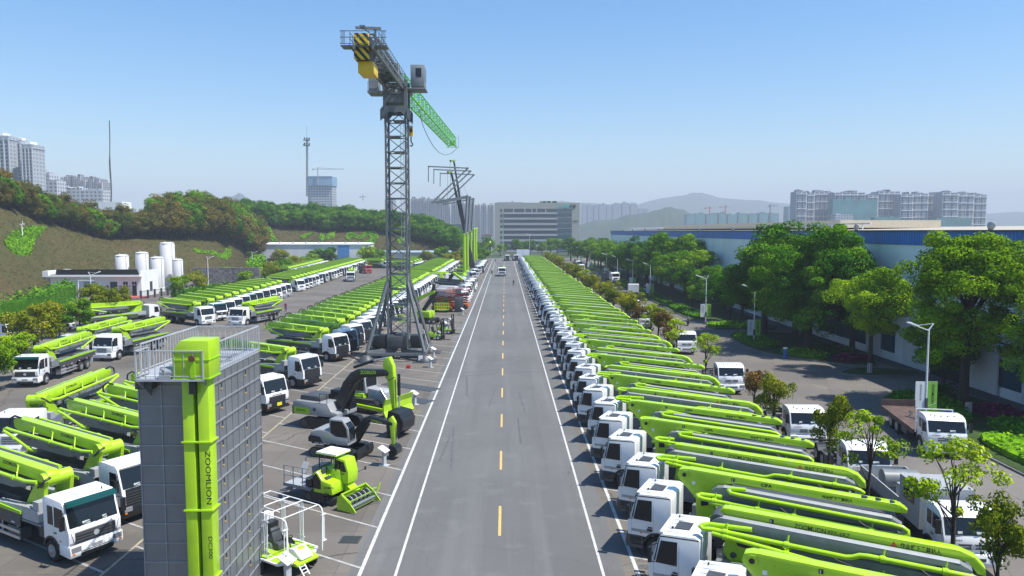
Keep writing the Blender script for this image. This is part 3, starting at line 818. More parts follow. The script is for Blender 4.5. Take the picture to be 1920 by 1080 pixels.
def chassis(k, axles, L_, lod, col=GREYD):
    ch = k.part('chassis_frame')
    for sg in (1, -1): ch.box((-1.2 - (L_ - 1.2) / 2, sg * .42, .82), (L_ - 1.2, .1, .26), col)
    for i in range(5): ch.box((-2.3 - i * (L_ - 3) / 4, 0, .82), (.12, .8, .18), col)
    ch.box((-2.7, 0, .95), (1.0, 1.6, .5), GREYD)
    for x, d in axles:
        for sg in (1, -1): wheel(k, x, sg * 1.2, d, lod=lod, front=not d)
    if lod == 2:
        for sg in (1, -1):
            tk = k.part('tank'); tk.box((-4.6, sg * .95, .75), (1.1, .5, .55), ALU if sg > 0 else GREYD)
    return ch

def pump_truck(cabstyle, boom, s, lod, words=None):
    """truck-mounted concrete pump with its placing boom folded over the cab and deck. s: the side the pipes run on"""
    k = Kit(lod)
    cab(k, cabstyle, lod, s)
    L_ = 12.0
    axs = [(-1.38, False), (-3.2, False), (-8.3, True), (-9.65, True)] if boom != 'L' else [(-1.38, False), (-8.3, True), (-9.65, True)]
    chassis(k, axs, L_ - .6, lod)
    B = 'boom'
    # deck and side panels
    dk = k.part('deck'); dk.span((-11.6, -1.18, 1.42), (-2.3, 1.18, 1.52), GREY)
    for sg in (1, -1):
        pn = k.part('side_panel')
        pn.span((-7.2, sg * 1.20, 1.12), (-3.95, sg * 1.24, 1.74), GREYD); pn.span((-11.4, sg * 1.20, 1.30), (-7.25, sg * 1.24, 1.74), GREYD)
        pn.prism([(-11.45, 1.742), (-11.45, 1.84), (-7.3, 1.95), (-3.9, 1.88), (-3.9, 1.742)], sg * 1.12, sg * 1.25, LIME2)
        if lod == 2:
            rl = k.part('guard_rail')
            for z in (.55, .85): rl.span((-7.3, sg * 1.19, z - .07), (-4.05, sg * 1.25, z + .07), ALU)
            for x in (-7.0, -5.7, -4.3): rl.span((x - .04, sg * 1.16, .5), (x + .04, sg * 1.20, 1.1), ALU)
            for i in range(9): pn.box((-11.0 + i * .8, sg * 1.246, 1.25), (.28, .012, .05), RED if i % 2 else WHITEP)
    # outriggers
    for sg in (1, -1):
        o = k.part('outrigger')
        o.prism([(-2.5, 1.55), (-2.5, 2.05), (-3.4, 2.15), (-6.4, 1.95), (-6.9, 1.6), (-6.9, 1.54), (-3.2, 1.54)], sg * .78, sg * 1.16, GREYL if s < 0 else GREY)
        o.box((-6.75, sg * 1.0, 1.2), (.3, .3, 1.1), GREYL); o.cyl((-6.75, sg * 1.0, .45), (-6.75, sg * 1.0, .6), .28, GREYD, 8)
        o2 = k.part('outrigger'); o2.prism([(-10.9, 1.55), (-10.9, 1.9), (-7.6, 1.98), (-7.6, 1.54)], sg * .7, sg * 1.12, GREYL if s < 0 else GREY)
        o2.box((-10.8, sg * 1.0, 1.2), (.3, .3, 1.1), GREYL)
    hp = k.part('hopper'); hp.prism([(-11.3, .9), (-11.2, 1.5), (-12.2, 1.62), (-12.25, 1.5), (-11.7, .8)], -.85, .85, LIME2 if s < 0 else GREY)
    ds = k.part('pump_unit'); ds.span((-10.9, -.35, 1.53), (-5.6, .35, 2.0), GREYD)
    mark = [(e[1], len(e[1].v)) for e in k.e]
    if lod == 1: mark.append((k.part('boom_x', B), 0))
    # turret
    tu = k.part('turret', B)
    tu.lathe([(.82, 1.53), (.86, 1.62), (.86, 1.72), (.7, 1.76), (.62, 1.95), (.5, 2.15)], (-3.75, 0, 0), LIME, 16 if lod == 2 else 8)
    if boom == 'A':
        mb = k.part('main_boom', B, bevel=.012 if lod == 2 else 0); q0, q1 = sorted((s * .1, -s * .36))
        mb.prism([(-1.68, 3.74), (-1.76, 3.98), (-2.02, 4.06), (-11.5, 3.78), (-11.8, 3.62), (-11.8, 3.48), (-11.4, 3.46), (-4.4, 3.7), (-3.7, 3.52), (-3.3, 2.85), (-3.5, 2.2), (-4.4, 1.95), (-2.6, 1.95), (-2.55, 2.75), (-1.82, 3.5)], q0, q1, LIME)
        mb.bar((-2.2, (q0 + q1) / 2, 4.066), (-11.4, (q0 + q1) / 2, 3.795), .5, .014, LIMEP)
        pin = k.part('pivot_pin', B, mb)
        pin.cyl((-2.02, q0 - .03, 3.78), (-2.02, q1 + .03, 3.78), .21, LIME, 14); pin.cyl((-2.02, q0 - .05, 3.78), (-2.02, q1 + .05, 3.78), .1, BLACK, 10)
        if lod == 2:
            yy = s * .1
            mb.prism([(-2.75, 3.05), (-3.05, 3.1), (-3.15, 2.5), (-2.8, 2.42)], yy, yy + s * .006, BLACK)
            for q in range(2): mb.cyl((-2.75 - q * .42, yy, 3.72 - q * .02), (-2.75 - q * .42, yy + s * .02, 3.72), .05, LIME2, 8)
            mb.box((-2.45, yy + s * .004, 3.45), (.16, .008, .16), WHITEP); mb.bar((-2.2, yy + s * .006, 3.62), (-3.7, yy + s * .006, 3.42), .006, .025, LIMEP)
            nb = k.part('section_number', B, mb); nb.box((-4.3, yy + s * .006, 3.84), (.16, .012, .16), BLACK); nb.text('1', (-4.3 + .03 * s, yy + s * .014, 3.78), (-s, 0, 0), (0, 0, 1), .12, WHITEP)
            ov = k.part('end_cutout', B, mb)  # black discs laid on the flange as the dark of its oval cutouts
            for q in range(3): ov.lathe([(.22, 0), (.22, .012)], (-10.0 - q * .55, (q0 + q1) / 2, 3.833 - q * .017), BLACK, 10)
            tx = k.part('lettering', B, mb); tx.text('CIFA', (-5.6, yy + s * .008, 3.73), (-s, 0, 0), (0, 0, 1), .15, TEXTK, .5, .03); tx = k.part('lettering', B, mb); tx.text('作业臂下严禁站人', (-8.3, yy + s * .008, 3.60), (-s, 0, 0), (0, 0, 1), .12, TEXTK, 1.3, .02)
        b2 = k.part('boom_section', B, bevel=.01 if lod == 2 else 0)
        b2.prism([(-3.3, 3.1), (-3.35, 3.36), (-3.6, 3.54), (-4.0, 3.58), (-11.2, 3.32), (-11.6, 3.12), (-11.55, 2.84), (-4.0, 2.94), (-3.4, 2.94)], *sorted((s * .14, s * .54)), GREY)
        b2.bar((-3.9, s * .37, 3.59), (-11.2, s * .37, 3.33), .40, .02, GREYL)
        b3 = k.part('boom_section', B)
        b3.prism([(-3.9, 2.6), (-4.1, 2.96), (-11.4, 2.72), (-11.9, 2.45), (-11.8, 2.2), (-4.1, 2.42)], *sorted((s * .1, s * .62)), GREY)
        b4 = k.part('boom_section', B)
        b4.prism([(-3.9, 2.55), (-4.1, 3.3), (-11.3, 3.15), (-11.6, 2.5)], *sorted((-s * .98, -s * .5)), GREYD)
        kn = k.part('knuckle', B); kn.prism([(-11.5, 3.0), (-11.75, 2.9), (-12.1, 2.3), (-11.9, 1.9), (-11.6, 2.1)], *sorted((s * .2, s * .5)), GREYL)
        pipes = [[(-5.0, s * .66, 3.66), (-4.35, s * .68, 3.64), (-4.2, s * .76, 3.56), (-4.35, s * .86, 3.48), (-4.7, s * .88, 3.46), (-11.2, s * .9, 3.2), (-11.6, s * .9, 3.15), (-11.8, s * .9, 3.04), (-11.82, s * .92, 2.92), (-11.68, s * .94, 2.82), (-11.3, s * .95, 2.8), (-3.1, s * .98, 3.08), (-2.85, s * .94, 3.11), (-2.78, s * .84, 3.16), (-2.95, s * .74, 3.2), (-3.9, s * .7, 3.2)],
                 [(-3.4, s * 1.0, 2.98), (-6.4, s * 1.02, 2.72), (-10.8, s * 1.04, 2.28), (-11.3, s * .98, 2.15)]]
        clampx = (-3.6, -5.6, -7.2, -10.4)
    elif boom == 'B':
        mb = k.part('main_boom', B, bevel=.012 if lod == 2 else 0)
        mb.prism([(-2.15, 3.74), (-2.35, 3.98), (-11.1, 3.80), (-11.6, 3.64), (-11.95, 3.3), (-11.98, 3.05), (-11.7, 3.08), (-11.4, 3.44), (-10.9, 3.5), (-2.5, 3.62)], *sorted((-s * .34, s * .12)), LIME)
        mb.bar((-2.5, -s * .11, 3.985), (-11.0, -s * .11, 3.81), .5, .014, LIMEP)
        nose = k.part('boom_joint', B); nose.cyl((-2.2, -s * .46, 3.54), (-2.2, s * .5, 3.54), .29, GREYD, 14)
        br = k.part('turret_bracket', B, tu)
        br.prism([(-2.6, 3.35), (-4.1, 3.1), (-4.95, 2.5), (-4.75, 2.15), (-4.4, 1.95), (-2.8, 1.95), (-2.45, 2.35)], -.5, .5, LIME)
        if lod == 2:
            for sg in (1, -1):
                br.prism([(-2.9, 2.98), (-3.7, 2.88), (-3.6, 2.62), (-3.0, 2.7)], sg * .5, sg * .506, BLACK); br.prism([(-3.4, 2.42), (-4.4, 2.5), (-4.3, 2.3), (-3.5, 2.28)], sg * .5, sg * .506, BLACK)
                br.cyl((-2.85, sg * .5, 2.3), (-2.85, sg * .56, 2.3), .12, GREYD, 10); br.bar((-2.6, sg * .51, 2.15), (-4.7, sg * .51, 2.2), .03, .05, LIMEP)
        b2 = k.part('boom_section', B, bevel=.01 if lod == 2 else 0)
        b2.prism([(-1.98, 3.3), (-2.02, 3.56), (-2.25, 3.72), (-11.1, 3.5), (-11.5, 3.32), (-11.3, 2.98), (-2.6, 3.06)], *sorted((s * .16, s * .56)), GREY)
        b2.bar((-2.3, s * .4, 3.73), (-11.1, s * .4, 3.51), .38, .02, GREYL)
        b3 = k.part('boom_section', B)
        b3.prism([(-5.0, 2.7), (-5.2, 3.1), (-11.0, 2.95), (-11.9, 2.65), (-11.8, 2.25), (-5.2, 2.45)], *sorted((s * .1, s * .62)), GREY)
        b4 = k.part('boom_section', B)
        b4.prism([(-3.2, 2.75), (-3.3, 3.4), (-11.3, 3.3), (-11.6, 2.6)], *sorted((-s * .98, -s * .56)), GREYD)
        kn = k.part('knuckle', B); kn.prism([(-11.5, 3.1), (-11.8, 2.9), (-12.0, 2.3), (-11.8, 2.0), (-11.5, 2.2)], *sorted((s * .05, s * .4)), GREYL)
        pipes = [[(-3.6, s * .7, 3.52), (-1.95, s * .74, 3.47), (-1.7, s * .79, 3.42), (-1.62, s * .88, 3.36), (-1.75, s * .95, 3.31), (-2.1, s * .9, 3.34), (-7.2, s * .84, 3.14), (-7.45, s * .84, 3.19), (-7.7, s * .84, 3.30), (-8.0, s * .84, 3.32), (-11.4, s * .82, 3.22), (-11.74, s * .8, 3.15), (-11.9, s * .74, 3.04), (-11.85, s * .6, 2.95)],
                 [(-2.1, s * .97, 3.22), (-5.0, s * 1.0, 2.94), (-11.0, s * 1.04, 2.34), (-11.4, s * .92, 2.2)]]
        clampx = (-2.6, -5.0, -8.5, -10.6)
        if words and lod == 2:
            yy = s * .125
            tx = k.part('lettering', B, mb); tx.text('ZOOMLION', (-5.2, yy, 3.64), (-s, 0, -.02), (0, 0, 1), .19, TEXTK, 1.2, .01); tx = k.part('lettering', B, mb); tx.text('49X-6RZ', (-6.45, yy, 3.62), (-s, 0, -.02), (0, 0, 1), .17, TEXTK, .85, .0)
            tx = k.part('lettering', B, mb); tx.text('作业臂下严禁站人', (-9.1, yy, 3.58), (-s, 0, -.02), (0, 0, 1), .15, TEXTK, 1.4, .02)
            wt = k.part('warning_mark', B, mb); wt.prism([(-8.75, 3.57), (-9.0, 3.57), (-8.875, 3.76)], yy, yy + s * .006, ORANGE)
            for xn, nn, zz, ys in ((-4.3, '1', 3.76, yy), (-2.75, '5', 3.46, s * .605), (-10.4, '4', 3.24, s * .605)):
                nb = k.part('section_number', B, mb); nb.box((xn, ys, zz), (.16, .012, .16), BLACK); nb.text(nn, (xn + .04 * s, ys + s * .008, zz - .06), (-s, 0, 0), (0, 0, 1), .12, WHITEP)
    else:
        # wide lime main arm over a flared lime turret, black hose loop at the tail
        mb = k.part('main_boom', B, bevel=.03 if lod == 2 else 0)
        mb.prism([(-2.75, 3.3), (-2.82, 3.58), (-3.05, 3.74), (-11.8, 3.92), (-12.15, 3.75), (-12.1, 3.3), (-11.6, 3.12), (-10.4, 3.3), (-3.2, 3.16), (-2.9, 3.12)], *sorted((s * .48, s * -.06)), LIME)
        el = k.part('elbow', B, tu)
        el.cyl((-3.1, -.68, 3.3), (-3.1, .68, 3.3), .34, LIME, 14)
        el.prism([(-2.72, 3.3), (-2.9, 2.5), (-3.05, 1.95), (-4.5, 1.95), (-4.1, 2.5), (-3.5, 3.2)], .5, .68, LIME); el.prism([(-2.72, 3.3), (-2.9, 2.5), (-3.05, 1.95), (-4.5, 1.95), (-4.1, 2.5), (-3.5, 3.2)], -.68, -.5, LIME)
        el.prism([(-3.1, 2.35), (-3.1, 1.95), (-4.4, 1.95), (-4.0, 2.4)], -.49, .49, LIME)
        ho = k.part('hose', B)
        ho.tube([(-2.6, s * .5, 3.5), (-2.5, s * .8, 3.45), (-2.6, s * .95, 3.25), (-2.9, s * .9, 3.1)], .06, BLACK, 6)
        ho = k.part('hose', B)
        ho.tube([(-11.3, s * .45, 3.95), (-11.9, s * .5, 4.02), (-12.35, s * .55, 3.8), (-12.4, s * .6, 3.45), (-12.1, s * .62, 3.25)], .06, BLACK, 6)
        b2 = k.part('boom_section', B)
        b2.prism([(-4.9, 2.66), (-5.1, 3.06), (-11.6, 3.0), (-12.1, 2.75), (-11.6, 2.35), (-6.2, 2.4)], *sorted((s * .02, s * .42)), GREY)
        b3 = k.part('boom_section', B)
        b3.prism([(-3.6, 3.2), (-3.8, 3.62), (-11.4, 3.74), (-11.9, 3.3), (-11.4, 3.2)], *sorted((-s * .14, -s * .5)), GREYD)
        b4 = k.part('boom_section', B)
        b4.prism([(-4.7, 2.4), (-4.9, 3.3), (-11.2, 3.2), (-11.7, 2.3)], *sorted((-s * .95, -s * .54)), GREY)
        pipes = [[(-3.3, s * .72, 3.22), (-4.2, s * .80, 3.14), (-11.6, s * .84, 3.26), (-12.2, s * .84, 3.3), (-12.35, s * .9, 3.24), (-12.2, s * .96, 3.14), (-11.6, s * .98, 3.05), (-9.2, s * 1.0, 2.5), (-8.9, s * .9, 2.46)],
                 [(-3.9, -s * .66, 3.5), (-11.4, -s * .7, 3.62)]]
        clampx = (-5.2, -7.4, -9.4, -11.0)
        if lod == 2:
            for x in (-4.9, -7.2, -9.2):
                bk = k.part('pipe_bracket', B); bk.tube([(x, s * .84, 3.2), (x - .1, s * .75, 3.48), (x - .4, s * .55, 3.62), (x - .8, s * .42, 3.66)], .035, LIMEP, 6)
            tx = k.part('lettering', B, mb); tx.text(words or 'ZOOMLION', (-6.9 if s < 0 else -5.6, s * .485, 3.52), (-s, 0, 0), (0, 0, 1), .17, TEXTK, 1.4, .03)
            bx = k.part('toolbox'); bx.box((-2.75, s * .75, 2.05), (.5, .75, .9), GREYL); 
    if boom in 'AB':
        for b_, n0 in mark:
            b_.v[n0:] = [(slide_x(x), y, z) for x, y, z in b_.v[n0:]]
        done = {id(q[0]) for q in mark}
        for e in k.e:
            if id(e[1]) not in done and lod == 2: e[1].v = [(slide_x(x), y, z) for x, y, z in e[1].v]
    if boom in 'AB': pipes = [[(slide_x(x), y, z) for x, y, z in p] for p in pipes]; clampx = [slide_x(x) for x in clampx]
    for i, p in enumerate(pipes):
        dp = k.part('delivery_pipe', B); dp.tube(p, .098, LIMEP, 8 if lod == 2 else 5)
        if lod == 2 and i < 2:
            for x in clampx:
                # find the pipe's z and y at x on its long run
                best = None
                for a, c in zip(p[:-1], p[1:]):
                    if (a[0] - x) * (c[0] - x) <= 0 and abs(a[0] - c[0]) > 1.0:
                        t = (x - a[0]) / (c[0] - a[0]); best = [a[q] + (c[q] - a[q]) * t for q in range(3)]
                if best:
                    dp.cyl((x - .09, best[1], best[2]), (x + .09, best[1], best[2]), .135, LIMEP, 8)
                    if boom != 'L': dp.bar((x, best[1], best[2]), (x - .05, best[1] - s * .12, best[2] + .34), .05, .05, LIMEP); dp.box((x, best[1] - s * .12, best[2]), (.1, .26, .1), LIME)
    if lod == 2:
        for q in range(2):
            hz = k.part('hydraulic_hose', B)
            hz.tube([(-6.6 - 3 * q, s * .66, 3.1), (-6.9 - 3 * q, s * .72, 2.92), (-7.4 - 3 * q, s * .70, 2.80), (-8.0 - 3 * q, s * .64, 2.82)], .022, BLACK, 5)
        cy = k.part('ram', B); cy.cyl((-4.3, 0, 2.3), (-6.6, 0, 3.0), .11, GREYL, 8); cy.cyl((-6.6, 0, 3.0), (-7.4, 0, 3.25), .06, ALU, 8)
    return k

def plain_truck(cabstyle, body, lod, L_=8.5):
    """other trucks: bare chassis, flatbed, van body, crew body, mixer, dark unit"""
    k = Kit(lod); cab(k, cabstyle, lod)
    axs = [(-1.38, False), (-L_ + 2.0, True)] + ([(-L_ + 3.35, True)] if L_ > 8 else [])
    ch = chassis(k, axs, L_, lod, BLACK)
    if body == 'bare':
        pass
        for x in (-3.2, -5.2, -L_ + .6): ch.box((x, 0, 1.02), (.18, 2.0, .1), BLACK)
        for sg in (1, -1): f = k.part('mudguard'); f.prism(arc(-L_ + 2.0, .52, .68, 150, 30, 6) + arc(-L_ + 2.0, .52, .63, 30, 150, 6), sg * .65, sg * 1.22, BLACK)
    if body == 'flatbed':
        d = k.part('load_bed'); d.span((-L_ - .3, -1.25, 1.12), (-2.5, 1.25, 1.24), RUST); d.span((-L_ - .3, -1.25, .9), (-2.5, -1.2, 1.12), RUST); d.span((-L_ - .3, 1.2, .9), (-2.5, 1.25, 1.12), RUST)
        for i in range(6): d.box((-3.4 - i * .9, .3 * ((i * 7) % 3 - 1), 1.27), (.9, .12, .05), GREYD, R(20 * ((i * 5) % 4 - 1.5)))
        t = k.part('tailboard'); t.span((-L_ - .36, -1.25, .9), (-L_ - .3, 1.25, 1.75), RUST)
        hd = k.part('headboard')
        for y in (-1.15, 1.15): hd.bar((-2.42, y, 1.1), (-2.42, y, 2.75), .08, .08, WHITEP)
        for z in (1.9, 2.35, 2.75): hd.bar((-2.42, -1.15, z), (-2.42, 1.15, z), .07, .07, WHITEP)
    if body == 'crew':
        d = k.part('body'); d.span((-4.6, -1.22, 1.05), (-2.35, 1.22, 3.0), GREYL)
        w = k.part('side_window')
        for sg in (1, -1):
            w.span((-4.1, sg * 1.222, 2.0), (-2.95, sg * 1.24, 2.65), GLASS)
            w = k.part('side_window')
        d2 = k.part('load_box')
        for sg in (1, -1): d2.span((-L_ - .8, sg * 1.15, 1.05), (-4.65, sg * 1.22, 1.75), GREYL)
        d2.span((-L_ - .8, -1.22, 1.0), (-4.65, 1.22, 1.1), GREY); d2.span((-L_ - .85, -1.22, 1.1), (-L_ - .8, 1.22, 1.75), GREYL)
        d3 = k.part('machine_unit'); d3.span((-6.0, -.8, 1.12), (-4.9, .8, 2.1), GREYL)
        d3.cyl((-7.6, -.9, 1.75), (-7.6, .9, 1.75), .5, GREY, 12)
    if body == 'unit':
        d = k.part('body'); d.span((-L_ - .2, -1.2, 1.05), (-2.4, 1.2, 1.5), GREYD); d.span((-L_ + .6, -1.1, 1.5), (-3.0, 1.1, 2.5), GREYD); d.cyl((-3.2, .5, 2.7), (-L_, .5, 2.7), .25, GREY, 8)
        d.bar((-3, -.3, 2.9), (-L_ - .6, -.3, 3.2), .5, .5, GREYD)
    if body == 'mixer':
        d = k.part('mixer_drum'); d.lathe([(.5, -3.6), (.9, -2.9), (1.15, -1.6), (1.1, -.8), (.6, 0), (.3, .1)], (-3.0, 0, 2.55), GREYD, 14, 'x')
        d.span((-L_, -1.1, 1.0), (-2.5, 1.1, 1.5), BLACK)
        h = k.part('hopper'); h.lathe([(.3, 0), (.7, .7)], (-L_ + .9, 0, 2.8), LIME, 10)
    if body == 'sweeper':
        d = k.part('tank'); d.span((-L_ - .2, -1.15, 1.0), (-2.5, 1.15, 1.5), GREYL); d.lathe([(.2, 0), (.95, .15), (1.05, .6), (1.05, 4.4), (.95, 4.9), (.2, 5.0)], (-7.7, 0, 2.1), GREYL, 14, 'x')
    if body == 'crane':
        d = k.part('crane_body'); d.span((-L_ - .6, -1.2, 1.0), (-2.4, 1.2, 1.5), GREYD); d.span((-6.0, -1.1, 1.5), (-3.6, 1.1, 2.3), GREYL)
        b = k.part('jib', 'boom'); b.bar((-L_ - 1, .2, 2.9), (-1.0, .2, 3.25), .55, .65, LIME); b.bar((-1.0, .2, 3.25), (.8, .2, 3.3), .4, .45, GREYD)
        c2 = k.part('crane_cab'); c2.span((-3.7, -.9, 1.6), (-2.6, -.2, 2.9), LIME)
    return k
# ------------------------------------------------------------------ the parked rows
def head(deg): return R(deg)
rnd = random.Random(11)
RIGHT_A = R(180 - 27)       # noses towards the road, away from us
LEFT_A = R(-32)
GR = 'pump trucks with folded lime booms parked in the right-hand row'
protoR = {(b, l): None for b in 'AB' for l in (2, 1, 0)}
def get(cache, key, make):
    if cache.get(key) is None: cache[key] = make()
    return cache[key]
order = 'ABABAABABABABBABAABABB'
nA = nB = 0
for k in range(-1, 69):
    y = 30.25 + 4.55 * k; b = order[k + 1] if k + 1 < len(order) else rnd.choice('AAB')
    if k in (39, 52): continue
    lod = 2 if y < 112 else (1 if y < 190 else 0)
    K = get(protoR, (b, lod), lambda: pump_truck('plain', b, 1, lod, 'ZOOMLION49X-6RZ').finish('pump_truck', 'x', 'pump truck', GR))
    if k < 22:
        look = 'with hooked lime pivot arm above its white cab' if b == 'A' else 'with looped lime pipe reaching over its white cab'
        lab = f"{ordinal(k + 1)} pump truck in the right-hand row, {look}" if k >= 0 else 'pump truck cut by the bottom frame edge, nearest in the right-hand row'
    else:
        lab = 'white-cab pump truck far along the right-hand row where the booms merge'
    K.place((6.4 + rnd.uniform(-.22, .2), y + rnd.uniform(-.16, .16), 0), RIGHT_A + R(rnd.uniform(-1.3, 1.3)), lab)

GB = 'pump trucks parked in the left row behind the exhibits'
protoB = {}
spots = [(33.4, 'howo'), (38.2, 'scania'), (43.1, 'howo'), (47.8, 'scania'), (52.4, 'howo'), (60.9, 'man'), (71.0, 'scania')]
yy = 85.6
while yy < 330:
    spots.append((yy, 'scania' if yy < 122 else rnd.choice(['benz', 'plain', 'scania', 'faw'] if yy < 160 else ['benz', 'faw']))); yy += 4.55
for i, (y, st) in enumerate(spots):
    if 205 < y < 214: continue
    lod = 2 if y < 118 else (1 if y < 185 else 0)
    K = get(protoB, (st, lod), lambda: pump_truck(st, 'L', -1, lod).finish('pump_truck', 'x', 'pump truck', GB))
    if i == 0: lab = 'white pump truck with dark green sun visor and chrome badge, nearest at the lower left'
    elif i == 1: lab = 'black-fronted white pump truck half hidden behind the left edge of the dryer tower'
    elif i in (2, 3, 4): lab = f"pump truck mostly hidden behind the grey dryer tower, {ordinal(i - 2)} of the three there"
    elif st == 'man': lab = 'white pump truck with black bumper and yellow plate just right of the dryer tower'
    elif i == 6: lab = 'black-fronted white pump truck alone in its bays behind the yellow-plated truck'
    elif y < 122: lab = f"black-fronted white pump truck behind the tower crane legs, {ordinal(i - 7)} of that unbroken line"
    else: lab = 'white-cab pump truck far along the left row beyond the tower crane'
    K.place((-18.65 + rnd.uniform(-.2, .2), y, 0), LEFT_A + R(rnd.uniform(-1.4, 1.4)), lab)

GC = 'pump trucks parked in the far left row across the aisle'
cs = [118, 124.3, 129, 133.6, 138, 142.5, 147, 152, 157, 161.5, 165.6, 170.3] + [184.6 + 4.6 * i for i in range(28)]
for i, y in enumerate(cs):
    st = ['faw', 'howo', 'faw', 'benz', 'scania', 'howo', 'scania', 'scania', 'benz', 'faw', 'benz', 'benz'][i] if i < 12 else rnd.choice(['howo', 'faw', 'benz', 'benz', 'scania'])
    lod = 1 if y < 205 else 0
    K = get(protoB, (st, lod), lambda: pump_truck(st, 'L', -1, lod).finish('pump_truck', 'x', 'pump truck', GC))
    if i < 4: lab = f"white pump truck across the aisle before the white office, {ordinal(i)} of that row"
    elif i < 12: lab = 'white-cab pump truck in the near half of the row across the aisle'
    else: lab = 'white-cab pump truck in the far half of the row across the aisle'
    K.place((-47 - (y - 118) * .05, y, 0), R(-34 + rnd.uniform(-1.5, 1.5)), lab, GC)
for i in range(22):
    K = protoB[('benz', 0)] if ('benz', 0) in protoB else get(protoB, ('benz', 0), lambda: pump_truck('benz', 'L', -1, 0).finish('pump_truck', 'x', 'pump truck', GC))
    K.place((-66 - i * .4, 236 + i * 4.6, 0), R(-32), 'distant pump truck in the back row beside the hill-foot hedge', 'pump trucks in the back row by the hedge')
for x0, y0 in ((-33, 282), (-47, 300), (-62, 345)):
  for i in range(15):
    K.place((x0 + (i % 2) * 1.0, y0 + i * 4.6, 0), R(-30), 'distant pump truck in the middle rows far down the lot', 'pump trucks in the far middle rows')

# single trucks standing in the left aisle, facing us
singles = [('howo', (-46.0, 71.2), -86, 'white pump truck with green visor facing the camera by the small round tree'),
           ('faw', (-46.4, 85.6), -97, 'white pump truck with striped white grille facing the camera, left of the dryer railing'),
           ('howo', (-50.2, 85.6), -91, 'pump truck tucked behind the striped-grille truck, only its side showing'),
           ('faw', (-42.2, 116.6), -104, 'white pump truck alone in the aisle facing the camera, above the dryer railing'),
           ('faw', (-32.4, 48.4), -89, 'pump truck facing the camera with white roof, left of the dryer tower'),
           ('benz', (-58.0, 124.0), 58, 'pump truck pointing away beside the white office'),
           ('benz', (-45.6, 220.5), -80, 'white truck facing the camera at the far end of the aisle')]
for st, (x, y), a, lab in singles:
    lod = 2 if y < 120 else 1; sd = -1 if x < -55 else 1
    K = get(protoB, (st, lod, sd), lambda: pump_truck(st, 'L', sd, lod).finish('pump_truck', 'x', 'pump truck', GB))
    K.place((x, y, 0), R(a), lab, 'single pump trucks standing in the left aisle')

# ------------------------------------------------------------------ other trucks
protoT = {}
def other(st, body, lod, L_=8.5): return get(protoT, (st, body, lod, L_), lambda: plain_truck(st, body, lod, L_).finish({'bare': 'chassis_truck', 'flatbed': 'flatbed_truck', 'crew': 'service_truck', 'unit': 'equipment_truck', 'mixer': 'mixer_truck', 'sweeper': 'tank_truck', 'crane': 'crane_truck'}[body], 'x', 'truck'))
GS = 'white trucks in the lane behind the right-hand row'
other('round', 'crew', 2, 9.0).place((20.35, 31.4, 0), R(-96), 'white-cab service truck with grey crew body and open load box behind the nearest booms', GS)
for (x, y), a, lab in (((20.75, 41.4), -97, 'bare white chassis truck behind a small lime tree, next behind the grey service truck'), ((20.85, 50.3), -94, 'bare white chassis truck between two bushy parking trees'),
                       ((20.75, 67.4), -92, 'white chassis truck with its nose showing past a small tree, left of the roundabout')):
    other('round', 'bare', 2, 8.2).place((x, y, 0), R(a), lab, GS)
for (x, y), lab in (((22.0, 89.5), 'white vehicle half hidden by trees in the middle of the lane'), ((21.4, 113.0), 'white truck cab showing over the booms, nearer of a pair'), ((21.6, 121.5), 'white truck cab showing over the booms, farther of a pair'),
                    ((22, 240), 'small white truck beside the reddish parking trees'), ((23, 262), 'small white truck far down the service lane')):
    other('round', 'bare', 1, 8.2).place((x, y, 0), R(-92), lab, GS)
other('round', 'flatbed', 2, 9.6).place((29.1, 48.0, 0), R(-101), 'flatbed truck with rusty plank bed and yellow number plate on the service road', '')
other('benz', 'bare', 1, 8.2).place((-64.5, 98.5, 0), R(-20), 'white truck cut by the left frame edge behind the round trees', '')
other('faw', 'bare', 1, 8.2).place((-66.5, 113, 0), R(-40), 'white truck half hidden behind the bronze round tree by the hedge', '')
other('benz', 'bare', 1, 8.2).place((29.4, 171, 0), R(85), 'white tractor truck seen from behind on the service road', '')
other('faw', 'unit', 1).place((32.0, 215, 0), R(-75), 'dark loaded truck under the roadside trees', '')
other('benz', 'unit', 1).place((27.5, 268, 0), R(-80), 'white truck under the trees far along the service road', '')
other('faw', 'unit', 1).place((30, 300, 0), R(-84), 'dark machine truck far along the service road beneath the trees', '')
# the truck that drives towards us and the dark ones across the road's end
def oncoming():
    k = plain_truck('benz', 'unit', 1); b = k.part('lime_load', 'boom')
    for i in range(5): b.bar((-2.5 - i * .9, -.8, 2.6 + .2 * (i % 2)), (-3.2 - i * .9, .8, 3.1 - .2 * (i % 3)), .35, .35, LIME)
    return k
oncoming().finish('equipment_truck', 'x', 'truck').place((-1.0, 246, 0), R(-90), 'white truck with lime machinery on its back driving towards the camera')
for i, (x, y) in enumerate(((1.2, 372), (5.6, 374))):
    other('scania', 'mixer', 1).place((x, y, 0), R(-84), ('left' if i == 0 else 'right') + ' of two dark trucks stopped across the far end of the road', 'dark trucks at the road end')
